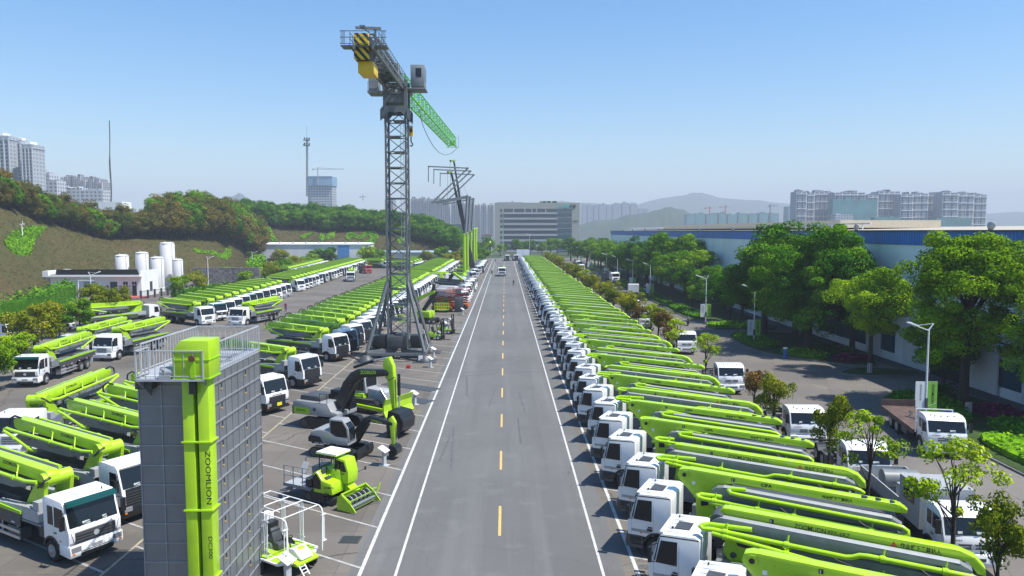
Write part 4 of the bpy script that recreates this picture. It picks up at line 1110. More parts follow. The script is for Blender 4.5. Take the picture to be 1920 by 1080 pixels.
# far half of the exhibit row: white trucks nose to the road
GA = 'white trucks lined up nose to the road past the exhibits'
yA = [153, 160, 166.5, 173, 180, 187, 194] + [262 + 5 * i for i in range(12)]
for i, y in enumerate(yA):
    st, bd = [('round', 'sweeper'), ('round', 'sweeper'), ('faw', 'unit'), ('benz', 'unit'), ('scania', 'unit')][i % 5] if i < 7 else [('scania', 'unit'), ('scania', 'mixer'), ('benz', 'unit')][i % 3]
    lab = (f"white-cab truck with grey body beyond the orange lifts, {ordinal(i)} in line" if i < 7 else 'dark truck in the far exhibit line past the raised masts')
    other(st, bd, 1, 8.5).place((-7.9, y, 0), R(-30), lab, GA if i < 7 else 'dark trucks past the raised masts')
for i in range(6):
    other('benz', 'bare', 1, 8.2).place((-31 + i * 2.6, 336 + i * 1.5, 0), R(-62), 'small white truck in the cluster far behind the lime booms', 'cluster of white trucks far down the lot')
other('faw', 'crane', 1).place((-15, 212, 0), R(10), 'truck crane with lime jib lying flat left of the raised masts', '')
redk = plain_truck('faw', 'unit', 1)
for e in redk.e: e[1].mats = [RED if m is WHITE else m for m in e[1].mats]
redk.finish('equipment_truck', 'x', 'truck').place((-48.0, 263, 0), R(-60), 'red truck far back in the left aisle')

# pump trucks with the boom unfolded upwards
GM = 'pump trucks with raised lime masts'
def mast_truck(h1, seed):
    k = Kit(1); cab(k, 'benz', 1); chassis(k, [(-1.38, False), (-8.3, True), (-9.65, True)], 11, 1)
    d = k.part('deck'); d.span((-11.2, -1.18, 1.3), (-2.3, 1.18, 1.7), LIME2)
    tu = k.part('turret', 'boom'); tu.lathe([(.9, 1.6), (.8, 1.9), (.5, 2.6)], (-3.75, 0, 0), LIME, 10)
    k.e.append(['mast', MB(), None, 0, None]); m = k.e[-1][1]
    m.bar((-3.75, 0, 2.4), (-3.75, 0, h1), .62, .7, LIME, (1, 0, 0)); m.tube([(-3.75, .42, 2.4), (-3.75, .42, h1)], .1, LIMEP, 6); m.cyl((-3.75, -.5, h1), (-3.75, .5, h1), .45, LIME, 10)
    m.bar((-3.2, 0, 2.3), (-3.45, 0, 5.6), .22, .22, LIMEP)
    return k, h1
def mast_upper(root, rz, h1):
    """grey upper sections, a Z in the plane across the road; given in world axes relative to the mast"""
    c = Matrix.Rotation(-rz, 3, 'Z'); o = Vector((-3.75, 0, 0)); b = MB()
    pts = [(0.3, 0, h1), (1.0, 0, h1 + 11.5), (-9.5, .2, h1 + 9.6), (1.2, .4, h1 + 19.8), (-10.5, .5, h1 + 20.3), (-10.6, .5, h1 + 15.8)]
    W = [.5, .44, .38, .3, .16]
    for i in range(5):
        a, e = o + c @ Vector(pts[i]), o + c @ Vector(pts[i + 1])
        b.bar(a, e, W[i], W[i] * 1.1, GREY if i < 4 else GREYD)
        if i < 4: b.cyl(e - c @ Vector((0, .45, 0)), e + c @ Vector((0, .45, 0)), .38 - i * .05, GREY, 10)
        if 0 < i < 4: b.tube([a + c @ Vector((0, .4, .2)), e + c @ Vector((0, .4, .2))], .08, GREYL, 5)
    return b.build('upper_boom', root)
for i, (x, y, h) in enumerate(((-9.0, 222, 13.8), (-8.9, 238, 14.2), (-8.7, 259, 14.6), (-8.5, 281, 15.6), (-8.3, 296, 15.9))):
    k, h1 = mast_truck(h, i); k.finish('pump_truck', 'x', 'pump truck'); rz = R(-30)
    k.place((x, y, 0), rz, f"pump truck with its lime mast standing upright, {ordinal(i)} of the five masts", GM)
    if i in (0, 1, 2): mast_upper(k.root, rz, h1)
# telescopic cranes with dark booms
def mobile_crane(px0, Y, tip, lab):
    t = thing('mobile_crane', lab, 'crane', (D(px0, 500, Y).x, Y, 0), 0, 'mobile cranes with raised dark booms')
    b = MB(); b.span((-1.3, -5, .7), (1.3, 5.5, 1.5), LIME2); b.build('carrier', t)
    for i in range(4):
        for sg in (1, -1):
            w = MB(); w.cyl((sg * .8, -4 + i * 2.5, .6), (sg * 1.3, -4 + i * 2.5, .6), .6, RUBBER, 10); w.build('wheel', t)
    b = MB(); b.span((-1.2, -1.5, 1.55), (1.2, 2.5, 2.8), GREYD); b.span((-1.4, .8, 1.6), (-.7, 2.2, 3.1), WHITE); b.build('superstructure', t)
    e = tip - Vector(t.location); s = Vector((0, 0, 2.6)); b = MB()
    for j, (f0, f1, w) in enumerate(((0, .38, .95), (.36, .6, .8), (.58, .8, .66), (.78, 1, .52))): b.bar(s.lerp(e, f0), s.lerp(e, f1), w, w * 1.15, BLACK)
    bo = b.build('telescopic_boom', t)
    b = MB(); b.bar(e + Vector((-1.2, 0, .2)), e + Vector((.5, 0, .3)), .4, .5, LIME); b.cyl(e + Vector((-1.1, -.3, .2)), e + Vector((-1.1, .3, .2)), .35, GREYD, 8); b.build('boom_head', bo)
    b = MB()
    for q in (-.25, .25): b.tube([e + Vector((-1.2, q, 0)), e + Vector((-1.2, q, -9))], .03, GREYD, 4)
    b.tube([e + Vector((0, 0, .3)), s.lerp(e, .62) + Vector((3.2, 0, 0)), s], .035, GREYD, 4); b.build('hoist_rope', bo)
mobile_crane(884, 242, D(851, 303, 246), 'mobile crane with the taller dark telescopic boom behind the lime masts')
mobile_crane(888, 250, D(846, 324, 252), 'mobile crane with the shorter dark telescopic boom behind the lime masts')
k_ = thing('mobile_crane', 'small crane with slanting lime boom near the far end of the exhibit line', 'crane', (-9.0, 318, 0), R(-30))
b = MB(); b.span((-8, -1.2, .6), (0, 1.2, 1.9), GREYD); b.build('carrier', k_)
b = MB(); b.bar((-6, 0, 2.2), (5, -3, 10.5), .7, .8, LIME); b.bar((-4, 1, 2.2), (6, 2.0, 7.5), .5, .6, LIME); b.build('boom', k_)
for x in (-7, -5.5, -1.2):
    for sg in (1, -1):
        w = MB(); w.cyl((x, sg * .8, .55), (x, sg * 1.25, .55), .55, RUBBER, 10); w.build('wheel', k_)
# ------------------------------------------------------------------ tower crane
def lattice(b, p0, p1, w, h, n, r, mt, rb=None, up=(0, 0, 1), tri=False):
    """square lattice girder from p0 to p1"""
    p0, p1 = Vector(p0), Vector(p1); t = (p1 - p0).normalized(); up = Vector(up)
    a = t.cross(up).normalized(); u = a.cross(t).normalized(); rb = rb or r * .55
    cor = [a * (-w / 2), a * (w / 2), a * (w / 2) + u * h, a * (-w / 2) + u * h]
    if tri: cor = [a * (-w / 2), a * (w / 2), u * h]
    for c in cor: b.bar(p0 + c, p1 + c, r * 2, r * 2, mt)
    m = len(cor)
    for i in range(n):
        q0, q1 = p0.lerp(p1, i / n), p0.lerp(p1, (i + 1) / n)
        for j in range(m):
            c, d = cor[j], cor[(j + 1) % m]
            if (i + j) % 2: b.bar(q0 + c, q1 + d, rb * 2, rb * 2, mt)
            else: b.bar(q0 + d, q1 + c, rb * 2, rb * 2, mt)
            b.bar(q0 + c, q0 + d, rb * 2, rb * 2, mt)
CR = mat('crane_grey', (0.125, 0.14, 0.148), 0.5, var=0.12)
CRL = mat('crane_grey_pale', (0.22, 0.24, 0.25), 0.5, var=0.08)
JIBG = mat('jib_green', (0.09, 0.44, 0.025), 0.45, var=0.06)
def hazard_mat():
    m = bpy.data.materials.new('hazard_stripes'); t, N, L = nt(m); b = N['Principled BSDF']; b.inputs['Roughness'].default_value = .5
    tc = N.new('ShaderNodeTexCoord'); mp = N.new('ShaderNodeMapping'); mp.inputs['Rotation'].default_value = (0, R(42), 0); w = N.new('ShaderNodeTexWave'); w.bands_direction = 'X'; w.inputs['Scale'].default_value = 0.62
    L.new(tc.outputs['Object'], mp.inputs['Vector']); L.new(mp.outputs['Vector'], w.inputs['Vector'])
    cr = N.new('ShaderNodeValToRGB'); cr.color_ramp.interpolation = 'CONSTANT'; e = cr.color_ramp.elements; e[0].color = (.02, .02, .02, 1); e[1].position = .5; e[1].color = (.75, .52, .02, 1)
    L.new(w.outputs['Fac'], cr.inputs['Fac']); L.new(cr.outputs['Color'], b.inputs['Base Color']); return m
HAZ = hazard_mat()
TC = thing('tower_crane', 'tall grey tower crane with green jib and striped counterweights standing among the exhibits', 'tower crane', (-12.6, 88.4, 0))
def P3(*a): return Vector(a)
MZ = 30.65; mw = 1.15
b = MB()
for sx in (-1, 1):
    for sy in (-1, 1): b.bar((sx * mw, sy * mw, .8), (sx * mw, sy * mw, MZ - 1.2), .22, .22, CR)
nz = 16; dz = (MZ - 1.2 - 1.0) / nz
for i in range(nz):
    z0, z1 = 1.0 + i * dz, 1.0 + (i + 1) * dz
    fl = i % 2
    for (ax, ay), (bx, by) in (((-1, -1), (1, -1)), ((1, -1), (1, 1)), ((1, 1), (-1, 1)), ((-1, 1), (-1, -1))):
        A_, B_ = P3(ax * mw, ay * mw, z0), P3(bx * mw, by * mw, z1)
        if fl: A_, B_ = P3(bx * mw, by * mw, z0), P3(ax * mw, ay * mw, z1)
        b.bar(A_, B_, .1, .1, CR); b.bar((ax * mw, ay * mw, z0), (bx * mw, by * mw, z0), .11, .11, CR)
b.build('mast', TC)
b = MB()
for i in range(1, nz):
    z0 = 1.0 + i * dz
    b.box((.25 if i % 2 else -.25, .1, z0 + .05), (1.3, 1.9, .05), GREYD)
    b.bar((.5, -.8, z0 - dz), (.5, -.8, z0), .05, .05, ALU); b.bar((.85, -.8, z0 - dz), (.85, -.8, z0), .05, .05, ALU)
    for q in range(6): b.bar((.5, -.8, z0 - dz + q * dz / 6), (.85, -.8, z0 - dz + q * dz / 6), .03, .03, ALU)
b.build('access_ladder', TC)
b = MB()      # climbing collar under the slewing ring
zc = 28.5
for sx in (-1, 1):
    for sy in (-1, 1): b.box((sx * 1.2, sy * 1.2, zc + 1.6), (.36, .36, 4.4), CR)
for sy in (-1, 1):
    b.prism([(-1.7, zc - .9), (-1.7, zc + .4), (-1.35, zc + .8), (1.35, zc + .8), (1.7, zc + .4), (1.7, zc - .9), (1.35, zc - .6), (.7, zc + .1), (-.7, zc + .1), (-1.35, zc - .6)], sy * 1.42 - .06, sy * 1.42 + .06, CR)
    b.prismx([(-1.7, zc - .5), (-1.7, zc + .4), (1.7, zc + .4), (1.7, zc - .5), (.7, zc + .1), (-.7, zc + .1)], sy * 1.44 - .06, sy * 1.44 + .06, CR)
b.build('climbing_frame', TC)
b = MB()
b.box((0, 0, MZ - .5), (2.45, 2.45, .9), CR); b.lathe([(1.3, MZ), (1.35, MZ + .15), (1.35, MZ + .55), (1.2, MZ + .7)], (0, 0, 0), CRL, 20); b.box((0, 0, MZ + .95), (1.9, 2.1, .6), CR)
b.build('slewing_unit', TC)
# base cross, struts and ballast
b = MB()
for sx, sy in ((-1, -1), (1, -1), (-1, 1), (1, 1)):
    b.bar((sx * .4, sy * .4, .95), (sx * 3.35, sy * 3.25, .95), .42, .5, CR)
for sy in (-1, 1): b.bar((-3.35, sy * 3.25, .85), (3.35, sy * 3.25, .85), .24, .3, CR)
for sx in (-1, 1): b.bar((sx * 3.35, -3.25, .85), (sx * 3.35, 3.25, .85), .24, .3, CR)
b.build('base_frame', TC)
for sx, sy in ((-1, -1), (1, -1), (-1, 1), (1, 1)):
    s = MB(); s.bar((sx * 1.2, sy * 1.2, 9.0), (sx * 3.3, sy * 3.2, 1.1), .3, .3, CR); s.bar((sx * 3.3, sy * 1.5, .95), (sx * 2.6, sy * 2.5, 2.9), .14, .14, CR); s.build('strut', TC)
    s = MB(); s.lathe([(1.0, .05), (.98, .18), (.55, .62), (.4, .75)], (sx * 3.35, sy * 3.25, 0), GREYD, 12); s.box((sx * 3.35, sy * 3.25, .03), (2.6, 2.2, .06), GREYD); s.build('footing', TC)
s = MB(); s.box((2.95, -3.9, .52), (.5, .03, .6), WHITEP); s.build('sign_plate', TC)
for sx, sy in ((-1, 0), (1, 0), (0, 1), (0, -.4)):
    s = MB(); s.box((sx * 2.25, sy * 2.1 - .4, 2.0), (1.55 if sx else 1.9, 1.9 if sx else 1.2, 1.45), BLACK if sx else GREYD)
    s.build('ballast_block', TC, bevel=.04)
# jib
jz = MZ + 1.1
b = MB(); lattice(b, (0.0, 1.4, jz), (1.9, 66, jz + .4), 1.55, 1.7, 32, .06, JIBG, .028)
b.bar((-.72, 1.4, jz), (1.18, 66, jz + .4), .2, .2, JIBG); b.bar((.78, 1.4, jz), (2.62, 66, jz + .4), .2, .2, JIBG)
b.build('jib', TC)
b = MB(); b.box((1.9, 66.1, jz + .3), (2.6, .1, .08), JIBG); b.bar((3.1, 66.1, jz + .3), (3.1, 66.1, jz + 2.8), .05, .05, CR); b.box((1.9, 66.2, jz + 1.2), (1.2, .06, 1.0), JIBG); b.build('jib_end_frame', TC)
b = MB()
hx = D(771, 250, 92).x + 12.6
b.box((hx - .2, 3.4, jz - .2), (.9, 1.2, .3), CR); b.build('trolley', TC)
b = MB()
for q in (-.12, .12): b.tube([(hx + q, 3.4, jz - .3), (hx + q, 3.4, 27.6)], .025, BLACK, 4)
b.build('hoist_rope', TC)
b = MB(); b.box((hx, 3.4, 27.0), (.5, .35, 1.1), YELLOW); b.cyl((hx - .22, 3.4, 27.3), (hx + .22, 3.4, 27.3), .42, GREYD, 12); b.tube([(hx, 3.4, 26.4), (hx, 3.4, 25.8), (hx + .2, 3.4, 25.5), (hx + .1, 3.4, 25.25), (hx - .15, 3.4, 25.35)], .09, GREYD, 6); b.build('hook_block', TC)
b = MB(); cpts = [D(px, py, Y) - Vector((-12.6, 88.4, 0)) for px, py, Y in ((786, 205, 98), (790, 226, 102), (796, 243, 108), (804, 260, 115), (813, 275, 123), (823, 286, 132), (834, 291, 139), (846, 288, 146), (858, 277, 153))]
b.tube(cpts, .05, GREYD, 4); b.build('slack_cable', TC)
# counter-jib towards the camera
cz = MZ + .95
b = MB()
lattice(b, (0, -1.3, cz - .3), (0, -19.2, cz - .3), 1.5, 1.5, 12, .07, CR, .04)
for sx in (-.85, .85): b.bar((sx, -1.3, cz - .25), (sx, -20.4, cz - .25), .22, .36, CR)
for i in range(34): b.box((0, -1.6 - i * .55, cz - .08), (2.5, .07, .05), CR)
for sx in (-1.3, 1.3):
    b.bar((sx, -1.3, cz - .1), (sx, -20.2, cz - .1), .1, .16, CR)
for i in range(8): b.bar((-.75, -2 - i * 2.2, cz - .3), (.75, -4.2 - i * 2.2, cz - .3), .08, .08, CR)
b.build('counter_jib', TC)
for sx in (-1.3, 1.3):
    b = MB()
    for i in range(15): b.bar((sx, -1.6 - i * 1.3, cz), (sx, -1.6 - i * 1.3, cz + 1.15), .05, .05, CR)
    for z in (.6, 1.12): b.bar((sx, -1.4, cz + z), (sx, -20.0, cz + z), .045, .045, CR)
    b.build('guard_rail', TC)
b = MB()
for sx in (-2.0, 1.6):
    for i in range(4): b.bar((sx + .02 + i * .1, -20.3 + 0 * i, cz), (sx + .02 + i * .1, -20.3, cz + 1.2), .04, .04, CR)
for z in (.05, .6, 1.15): b.bar((-2.1, -20.3, cz + z), (2.05, -20.3, cz + z), .06, .06, CR)
b.box((0, -19.6, cz - .12), (4.1, 1.4, .08), CR)
b.build('end_platform', TC)
for i in range(5):
    y0 = -19.5 + i * .62
    for z0, h in ((cz + .1, 1.0), (cz - 1.15, 1.0)):
        s = MB(); s.box((0, 0, 0), (1.3, .54, h), HAZ if i == 0 else GREYD); s.build('counterweight', TC, (-.32, y0, z0 + h / 2))
s = MB(); s.box((-.1, -17.6, cz - 1.7), (1.4, 2.6, 1.05), YELLOW); s.build('counterweight_cradle', TC, bevel=.05)
b = MB(); b.bar((-.9, -19.2, cz + 1.72), (1.3, -18.6, cz + 1.8), .22, .22, CR); b.bar((.8, -18.7, cz), (.8, -18.7, cz + 1.75), .18, .18, CR); b.bar((.8, -18.7, cz + 1.0), (-.2, -19, cz + 1.7), .08, .08, CR); b.box((-.3, -19.05, cz + 1.85), (.5, .3, .2), CR); b.build('service_davit', TC)
b = MB(); b.span((-.7, -9.5, cz), (.7, -5.0, cz + .5), GREYD); b.cyl((-.7, -7, cz + .75), (.7, -7, cz + .75), .5, GREY, 12); b.span((-.9, -5.0, cz), (.9, -3.4, cz + 1.7), CRL); b.build('winch', TC)
# operator's cab on the right and electric cabinet on the left
b = MB(); b.span((1.75, -.9, MZ + .9), (3.35, 1.1, MZ + 3.4), CRL); b.span((1.0, -1.1, MZ + .55), (3.5, 1.3, MZ + .75), CR); oc = b.build('operator_cab', TC, bevel=.05)
b = MB(); b.span((2.35, -.92, MZ + 2.0), (3.0, -.9, MZ + 3.0), GLASS); b.span((3.35, -.6, MZ + 1.7), (3.37, .9, MZ + 3.1), GLASS); b.build('window', oc)
b = MB(); b.span((-3.1, -1.6, MZ + .1), (-1.3, 1.0, MZ + .3), CR); b.span((-3.0, -1.4, MZ + .3), (-1.9, .4, MZ + 2.4), CRL)
for x in (-3.05, -2.2, -1.4): b.bar((x, -1.55, MZ + .3), (x, -1.55, MZ + 1.3), .04, .04, CR)
b.bar((-3.05, -1.55, MZ + 1.3), (-1.4, -1.55, MZ + 1.3), .04, .04, CR); b.build('electric_cabinet', TC)

# ------------------------------------------------------------------ grain dryer tower
DR = thing('grain_dryer', 'tall grey panelled grain dryer tower with lime bucket elevator at its front', 'grain dryer', (-12.05, 27.0, 0))
PAN = mat('dryer_panel', (0.215, 0.225, 0.24), 0.42, metal=0.35, var=0.09, scale=0.9, dirt=(0.15, 0.155, 0.165), dirt_amt=.45)
PANE = mat('dryer_edge', (0.30, 0.31, 0.33), 0.45, metal=0.35)
dx, dy, dh = 1.32, 5.35, 9.74
b = MB(); b.span((-dx, 0, 0), (dx, dy, dh), PAN); body = b.build('body', DR)
ps = 0.735; nrow = 13
b = MB()      # horizontal flanges and vertical seams
for i in range(nrow):
    z = dh - .38 - i * ps
    if z < .1: break
    b.span((-dx - .03, -.035, z - .022), (dx + .03, 0, z + .022), PANE)
    b.span((dx, -.03, z - .03), (dx + .04, dy + .03, z + .03), PANE); b.span((-dx - .04, -.03, z - .03), (-dx, dy + .03, z + .03), PANE)
for x in (-dx - .005, -.50, dx - .005): b.span((x - .02, -.03, 0), (x + .02, -.001, dh), PANE)
for j in range(9):
    y = j * dy / 8; b.span((dx, y - .02, 0), (dx + .026, y + .02, dh), PAN)
b.span((dx, -.05, 0), (dx + .05, .03, dh), PANE)
b.build('panel_flange', body)
for i in range(nrow):
    z = dh - .38 - i * ps - ps * .42
    for y in (.95, 3.55):
        s = MB(); s.cyl((dx, y, z), (dx + .03, y, z), .042, mat('port_ochre', (.5, .33, .06), .6), 10); s.box((dx + .02, y, z + .14), (.03, .04, .16), GREYD); s.build('inspection_port', body)
    s = MB(); s.cyl((-.5, -.05, z + .3), (-.5, -.02, z + .3), .03, STEEL, 8); s.build('bolt', body)
b = MB(); b.span((-dx - .02, -.02, dh), (dx + .02, dy + .02, dh + .06), mat('dryer_roof', (.42, .43, .45), .4, metal=.3, var=.1)); b.box((.35, 1.8, dh + .10), (.8, .9, .08), PANE); b.box((.5, 3.8, dh + .1), (.7, .8, .08), PANE)
b.bar((-.9, 1.6, dh + .1), (1.2, 2.6, dh + .12), .05, .05, PANE)
b.build('roof', body)
def railing(parent, pts, z0, h, step=.22, mt=STEEL, post=.05):
    b = MB()
    for p, q in zip(pts[:-1], pts[1:]):
        p, q = Vector((*p, z0)), Vector((*q, z0)); n = max(1, int((q - p).length / step))
        for i in range(0 if p.xy == Vector(pts[0]) else 1, n + 1):
            c = p.lerp(q, i / n); w = post if i in (0, n) else post * .45
            b.box(c + Vector((0, 0, h / 2)), (w, w, h), mt)
        b.bar(p + Vector((0, 0, h)), q + Vector((0, 0, h)), .05, .05, mt); b.bar(p + Vector((0, 0, .1)), q + Vector((0, 0, .1)), .03, .03, mt)
    return b.build('railing', parent)
railing(DR, [(dx, .25), (dx, dy), (-dx, dy), (-dx, .25)], dh + .05, 1.08, .24)
# head platform
b = MB(); b.span((-.94, -.98, dh - .02), (1.45, .0, dh + .05), STEEL); b.prismx([(-.95, dh - .03), (0, dh - .03), (0, dh - .75)], 1.38, 1.44, PANE); b.prismx([(-.95, dh - .03), (0, dh - .03), (0, dh - .75)], -.92, -.86, PANE)
b.box((-.9, -.3, dh - .25), (.6, .4, .3), GREYD)
b.build('head_platform', DR)
railing(DR, [(-.92, 0), (-.92, -.96), (1.43, -.96), (1.43, -.02)], dh + .05, 1.0, .3)
# twin-leg elevator
ex = (.24, .78)
b = MB()
for cx in ex: b.span((cx - .195, -.72, 0), (cx + .195, -.12, dh), LIME)
el = b.build('elevator_legs', DR, (.52, 0, 0), bevel=.01)
for z in (7.45, 4.95, 2.4):
    s = MB(); s.span((-.02, -.78, z), (1.05, -.08, z + .05), LIME); s.build('collar', el)
b = MB()
for z in np.arange(.5, dh, 1.1): b.bar((.44, -.3, z), (.62, -.3, z + .5), .03, .05, LIME)
b.build('brace', el)
b = MB(); b.text('ZOOMLION', (.80, -.724, 7.15), (0, 0, -1), (1, 0, 0), .19, TEXTK, 1.95, 0)
for v in range(len(b.v)): pass
b.build('lettering', el); b = MB(); b.text('DC300', (.82, -.724, 4.0), (0, 0, -1), (1, 0, 0), .14, TEXTK, .82, 0)
b.build('lettering', el)
b = MB()
b.prism([(-.14, dh + .08), (-.14, dh + 1.05), (.16, dh + 1.42), (1.14, dh + 1.42), (1.14, dh + .08)], -.95, .10, LIME); hd = b.build('elevator_head', DR, (.5, 0, 0), bevel=.015)
b = MB(); b.span((-.16, -.97, dh + .72), (1.16, .12, dh + .76), LIME2); b.span((-.16, -.97, dh + .05), (1.16, .12, dh + .09), LIME2); b.span((.48, -.99, dh + .1), (.66, -.95, dh + .7), LIME2); b.build('cover_flange', hd)
b = MB(); b.cyl((.57, -.98, dh + .8), (.57, -1.06, dh + .8), .11, mat('brown_rust', (.12, .05, .03), .8), 12); b.build('shaft_end', hd)
b = MB(); b.cyl((-.62, -.75, dh + .28), (-.14, -.75, dh + .28), .2, GREYL, 14); b.box((-.42, -.75, dh + .12), (.42, .46, .14), GREYL); b.build('motor', hd)
b = MB(); b.span((.42, -.965, dh - .48), (.62, -.73, dh - .04), BLACK); b.build('chute_opening', hd)

# ------------------------------------------------------------------ excavators and the bulldozer
def crawler(t, L_, w, tw, h, yoff):
    for sg in (1, -1):
        b = MB(); pts = arc(L_ / 2 - h / 2, h / 2, h / 2, -90, 90, 6) + arc(-L_ / 2 + h / 2, h / 2, h / 2, 90, 270, 6)
        b.prism(pts, sg * yoff - tw / 2, sg * yoff + tw / 2, BLACK)
        n = int(L_ / .22)
        for i in range(n):
            x = -L_ / 2 + h / 2 + (L_ - h) * i / n
            b.box((x, sg * yoff, h + .015), (.1, tw, .04), GREYD)
        tr = b.build('track', t)
        for x in (L_ / 2 - h / 2, -L_ / 2 + h / 2): r = MB(); r.cyl((x, sg * (yoff + tw / 2), h / 2), (x, sg * (yoff + tw / 2 + .03), h / 2), h * .36, GREYD, 12); r.build('sprocket', tr)
        for i in range(5): r = MB(); r.cyl((-L_ * .3 + i * L_ * .15, sg * (yoff + tw / 2), .18), (-L_ * .3 + i * L_ * .15, sg * (yoff + tw / 2 + .02), .18), .11, GREYD, 8); r.build('roller', tr)
def boxbeam(b, pts, w, mt):
    b.prism(pts, -w / 2, w / 2, mt)
def bucket(b, c, r, w, mt, teeth=5):
    """curled bucket; c: pin, opens backwards"""
    cx, cz = c
    out = [(cx - .1, cz + .1), (cx + r * .75, cz - .05), (cx + r * 1.05, cz - r * .55), (cx + r * .95, cz - r * 1.15), (cx + r * .45, cz - r * 1.6), (cx - r * .15, cz - r * 1.75)]
    inn = [(cx - r * .1, cz - r * 1.62), (cx + r * .4, cz - r * 1.45), (cx + r * .82, cz - r * 1.08), (cx + r * .9, cz - r * .55), (cx + r * .65, cz - r * .15), (cx, cz - .06)]
    b.prism(out + inn, -w / 2, w / 2, mt)
    side = out + [(cx - r * .25, cz - r * .9)]
    for sg in (1, -1): b.prism(side, sg * w / 2 - .03, sg * w / 2 + .03, mt)
    for i in range(teeth):
        y = -w / 2 + (i + .5) * w / teeth
        b.prism([(cx - r * .1, cz - r * 1.62), (cx - r * .1, cz - r * 1.8), (cx - r * .5, cz - r * 1.78)], y - .06, y + .06, GREYD)
    for i in range(7):
        b.box((cx + r * 1.05, 0, cz - r * (.45 + i * .11)), (.04, w, .03), GREYD)
XG = mat('excavator_grey', (0.27, 0.28, 0.285), 0.38, var=0.05)
def excavator(name, label, loc, rz, k, small):
    t = thing(name, label, 'excavator', loc, rz)
    crawler(t, 4.6, 3.0, .62, .95, 1.2)
    b = MB(); b.span((-1.0, -1.0, .45), (1.0, 1.0, .95), BLACK); b.cyl((0, 0, .9), (0, 0, 1.15), .75, BLACK, 14); b.build('undercarriage', t)
    if small:
        b = MB(); b.prism([(2.5, .08), (2.62, .5), (2.5, .98), (2.42, .98), (2.5, .5), (2.4, .08)], -1.5, 1.5, BLACK); b.bar((1.0, -.6, .5), (2.5, -.7, .45), .15, .2, BLACK); b.bar((1.0, .6, .5), (2.5, .7, .45), .15, .2, BLACK); b.build('dozer_blade', t)
    b = MB()
    if small:
        b.prism([(-2.3, 1.2), (-2.45, 1.8), (-2.2, 2.35), (-1.4, 2.55), (-.3, 2.5), (.2, 2.1), (1.5, 2.0), (1.6, 1.2)], -1.28, 1.28, XG)
        hb = b.build('house', t, bevel=.14, seg=3)
        d = MB(); d.prism([(-2.47, 1.35), (-2.5, 1.75), (-2.3, 1.95), (-1.3, 1.85), (-1.0, 1.35)], -1.295, -1.27, BLACK); d.prism([(-2.47, 1.35), (-2.5, 1.75), (-2.3, 1.95), (-1.3, 1.85), (-1.0, 1.35)], 1.27, 1.295, BLACK); d.build('side_grille', hb)
        d = MB(); d.text('ZL', (-.75, -1.295, 1.85), (1, 0, 0), (0, 0, 1), .3, LIMEP, .5); d.box((-.9, -1.285, 1.28), (2.4, .03, .16), BLACK); d.text('ZE60G  ZOOMLION', (-1.9, -1.305, 1.23), (1, 0, 0), (0, 0, 1), .1, WHITEP, 1.6); d.build('lettering', hb)
    else:
        b.prism([(-3.0, 1.2), (-3.1, 1.5), (-3.05, 2.25), (-2.7, 2.4), (.6, 2.35), (1.0, 1.7), (1.6, 1.6), (1.6, 1.2)], -1.45, 1.45, XG)
        hb = b.build('house', t, bevel=.06)
        d = MB(); d.prism([(-2.6, 2.38), (-2.5, 2.82), (-.6, 2.82), (-.45, 2.38)], -1.05, .9, GREYD); d.build('engine_hood', hb, bevel=.06)
        d = MB(); d.span((-3.12, -1.46, 1.2), (-2.95, 1.46, 1.9), GREYD); d.prism([(-2.95, 1.32), (-2.95, 1.85), (-1.35, 1.85), (-1.2, 1.32)], -1.475, -1.44, LIME2); d.text('ZE365G', (-2.7, -1.48, 1.5), (1, 0, 0), (0, 0, 1), .18, TEXTK, 1.0); d.build('counterweight', hb)
        d = MB(); d.cyl((-.75, -1.455, 1.75), (-.75, -1.475, 1.75), .16, GREYD, 14); d.build('badge', hb)
        d = MB()
        for x in (-.2, .55): d.bar((x, -1.4, 2.3), (x, -1.4, 3.15), .04, .04, BLACK)
        d.bar((-.2, -1.4, 3.15), (.55, -1.4, 3.15), .04, .04, BLACK); d.build('hand_rail', hb)
    # cab on the left side (far side from us)
    cy0, cy1 = (.25, 1.4) if not small else (-.1, 1.2)
    if small: cy0, cy1 = -1.25, -.1
    cabm = MB(); ch = 3.2 if not small else 3.55
    cabm.prism([(-.35, 1.6), (-.35, ch), (1.0, ch), (1.55, ch - .75), (1.65, 1.6)], cy0, cy1, XG if small else BLACK)
    cb = cabm.build('cab', t, bevel=.07)
    g = MB()
    for yy in (cy0 - .012, cy1 + .012): g.prism([(-.2, 2.3), (-.2, ch - .15), (.95, ch - .15), (1.38, ch - .8), (1.45, 2.0), (.4, 2.0)], yy - .012, yy + .012, GLASS)
    g.prism([(1.05, ch - .08), (1.59, ch - .78), (1.69, 1.75), (1.655, 1.75), (1.555, ch - .75), (1.02, ch - .05)], cy0 + .1, cy1 - .1, GLASS)
    g.span((-.37, cy0 + .12, 2.3), (-.34, cy1 - .12, ch - .2), GLASS); g.build('window', cb)
    # boom, stick, bucket
    if small:
        P1, P2, P3_, P4 = (1.2, 1.5), (2.6, 3.4), (5.1, 3.25), (5.0, 1.35)
        b = MB(); boxbeam(b, [(1.1, 1.3), (1.0, 1.8), (2.3, 3.5), (2.9, 3.75), (5.15, 3.3), (5.2, 3.0), (2.9, 3.15), (1.55, 1.45)], .42, BLACK); bm_ = b.build('boom', t, (0, .35, 0), bevel=.03)
        d = MB(); d.text('ZOOMLION', (3.1, -.216, 3.3), (1, 0, -.18), (.18, 0, 1), .16, LIMEP, 1.1); d.build('lettering', bm_)
        b = MB(); boxbeam(b, [(4.75, 3.55), (5.1, 3.85), (5.45, 3.3), (5.3, 1.3), (5.05, 1.25), (4.95, 2.6)], .36, LIME); st = b.build('stick', t, (0, .35, 0), bevel=.03)
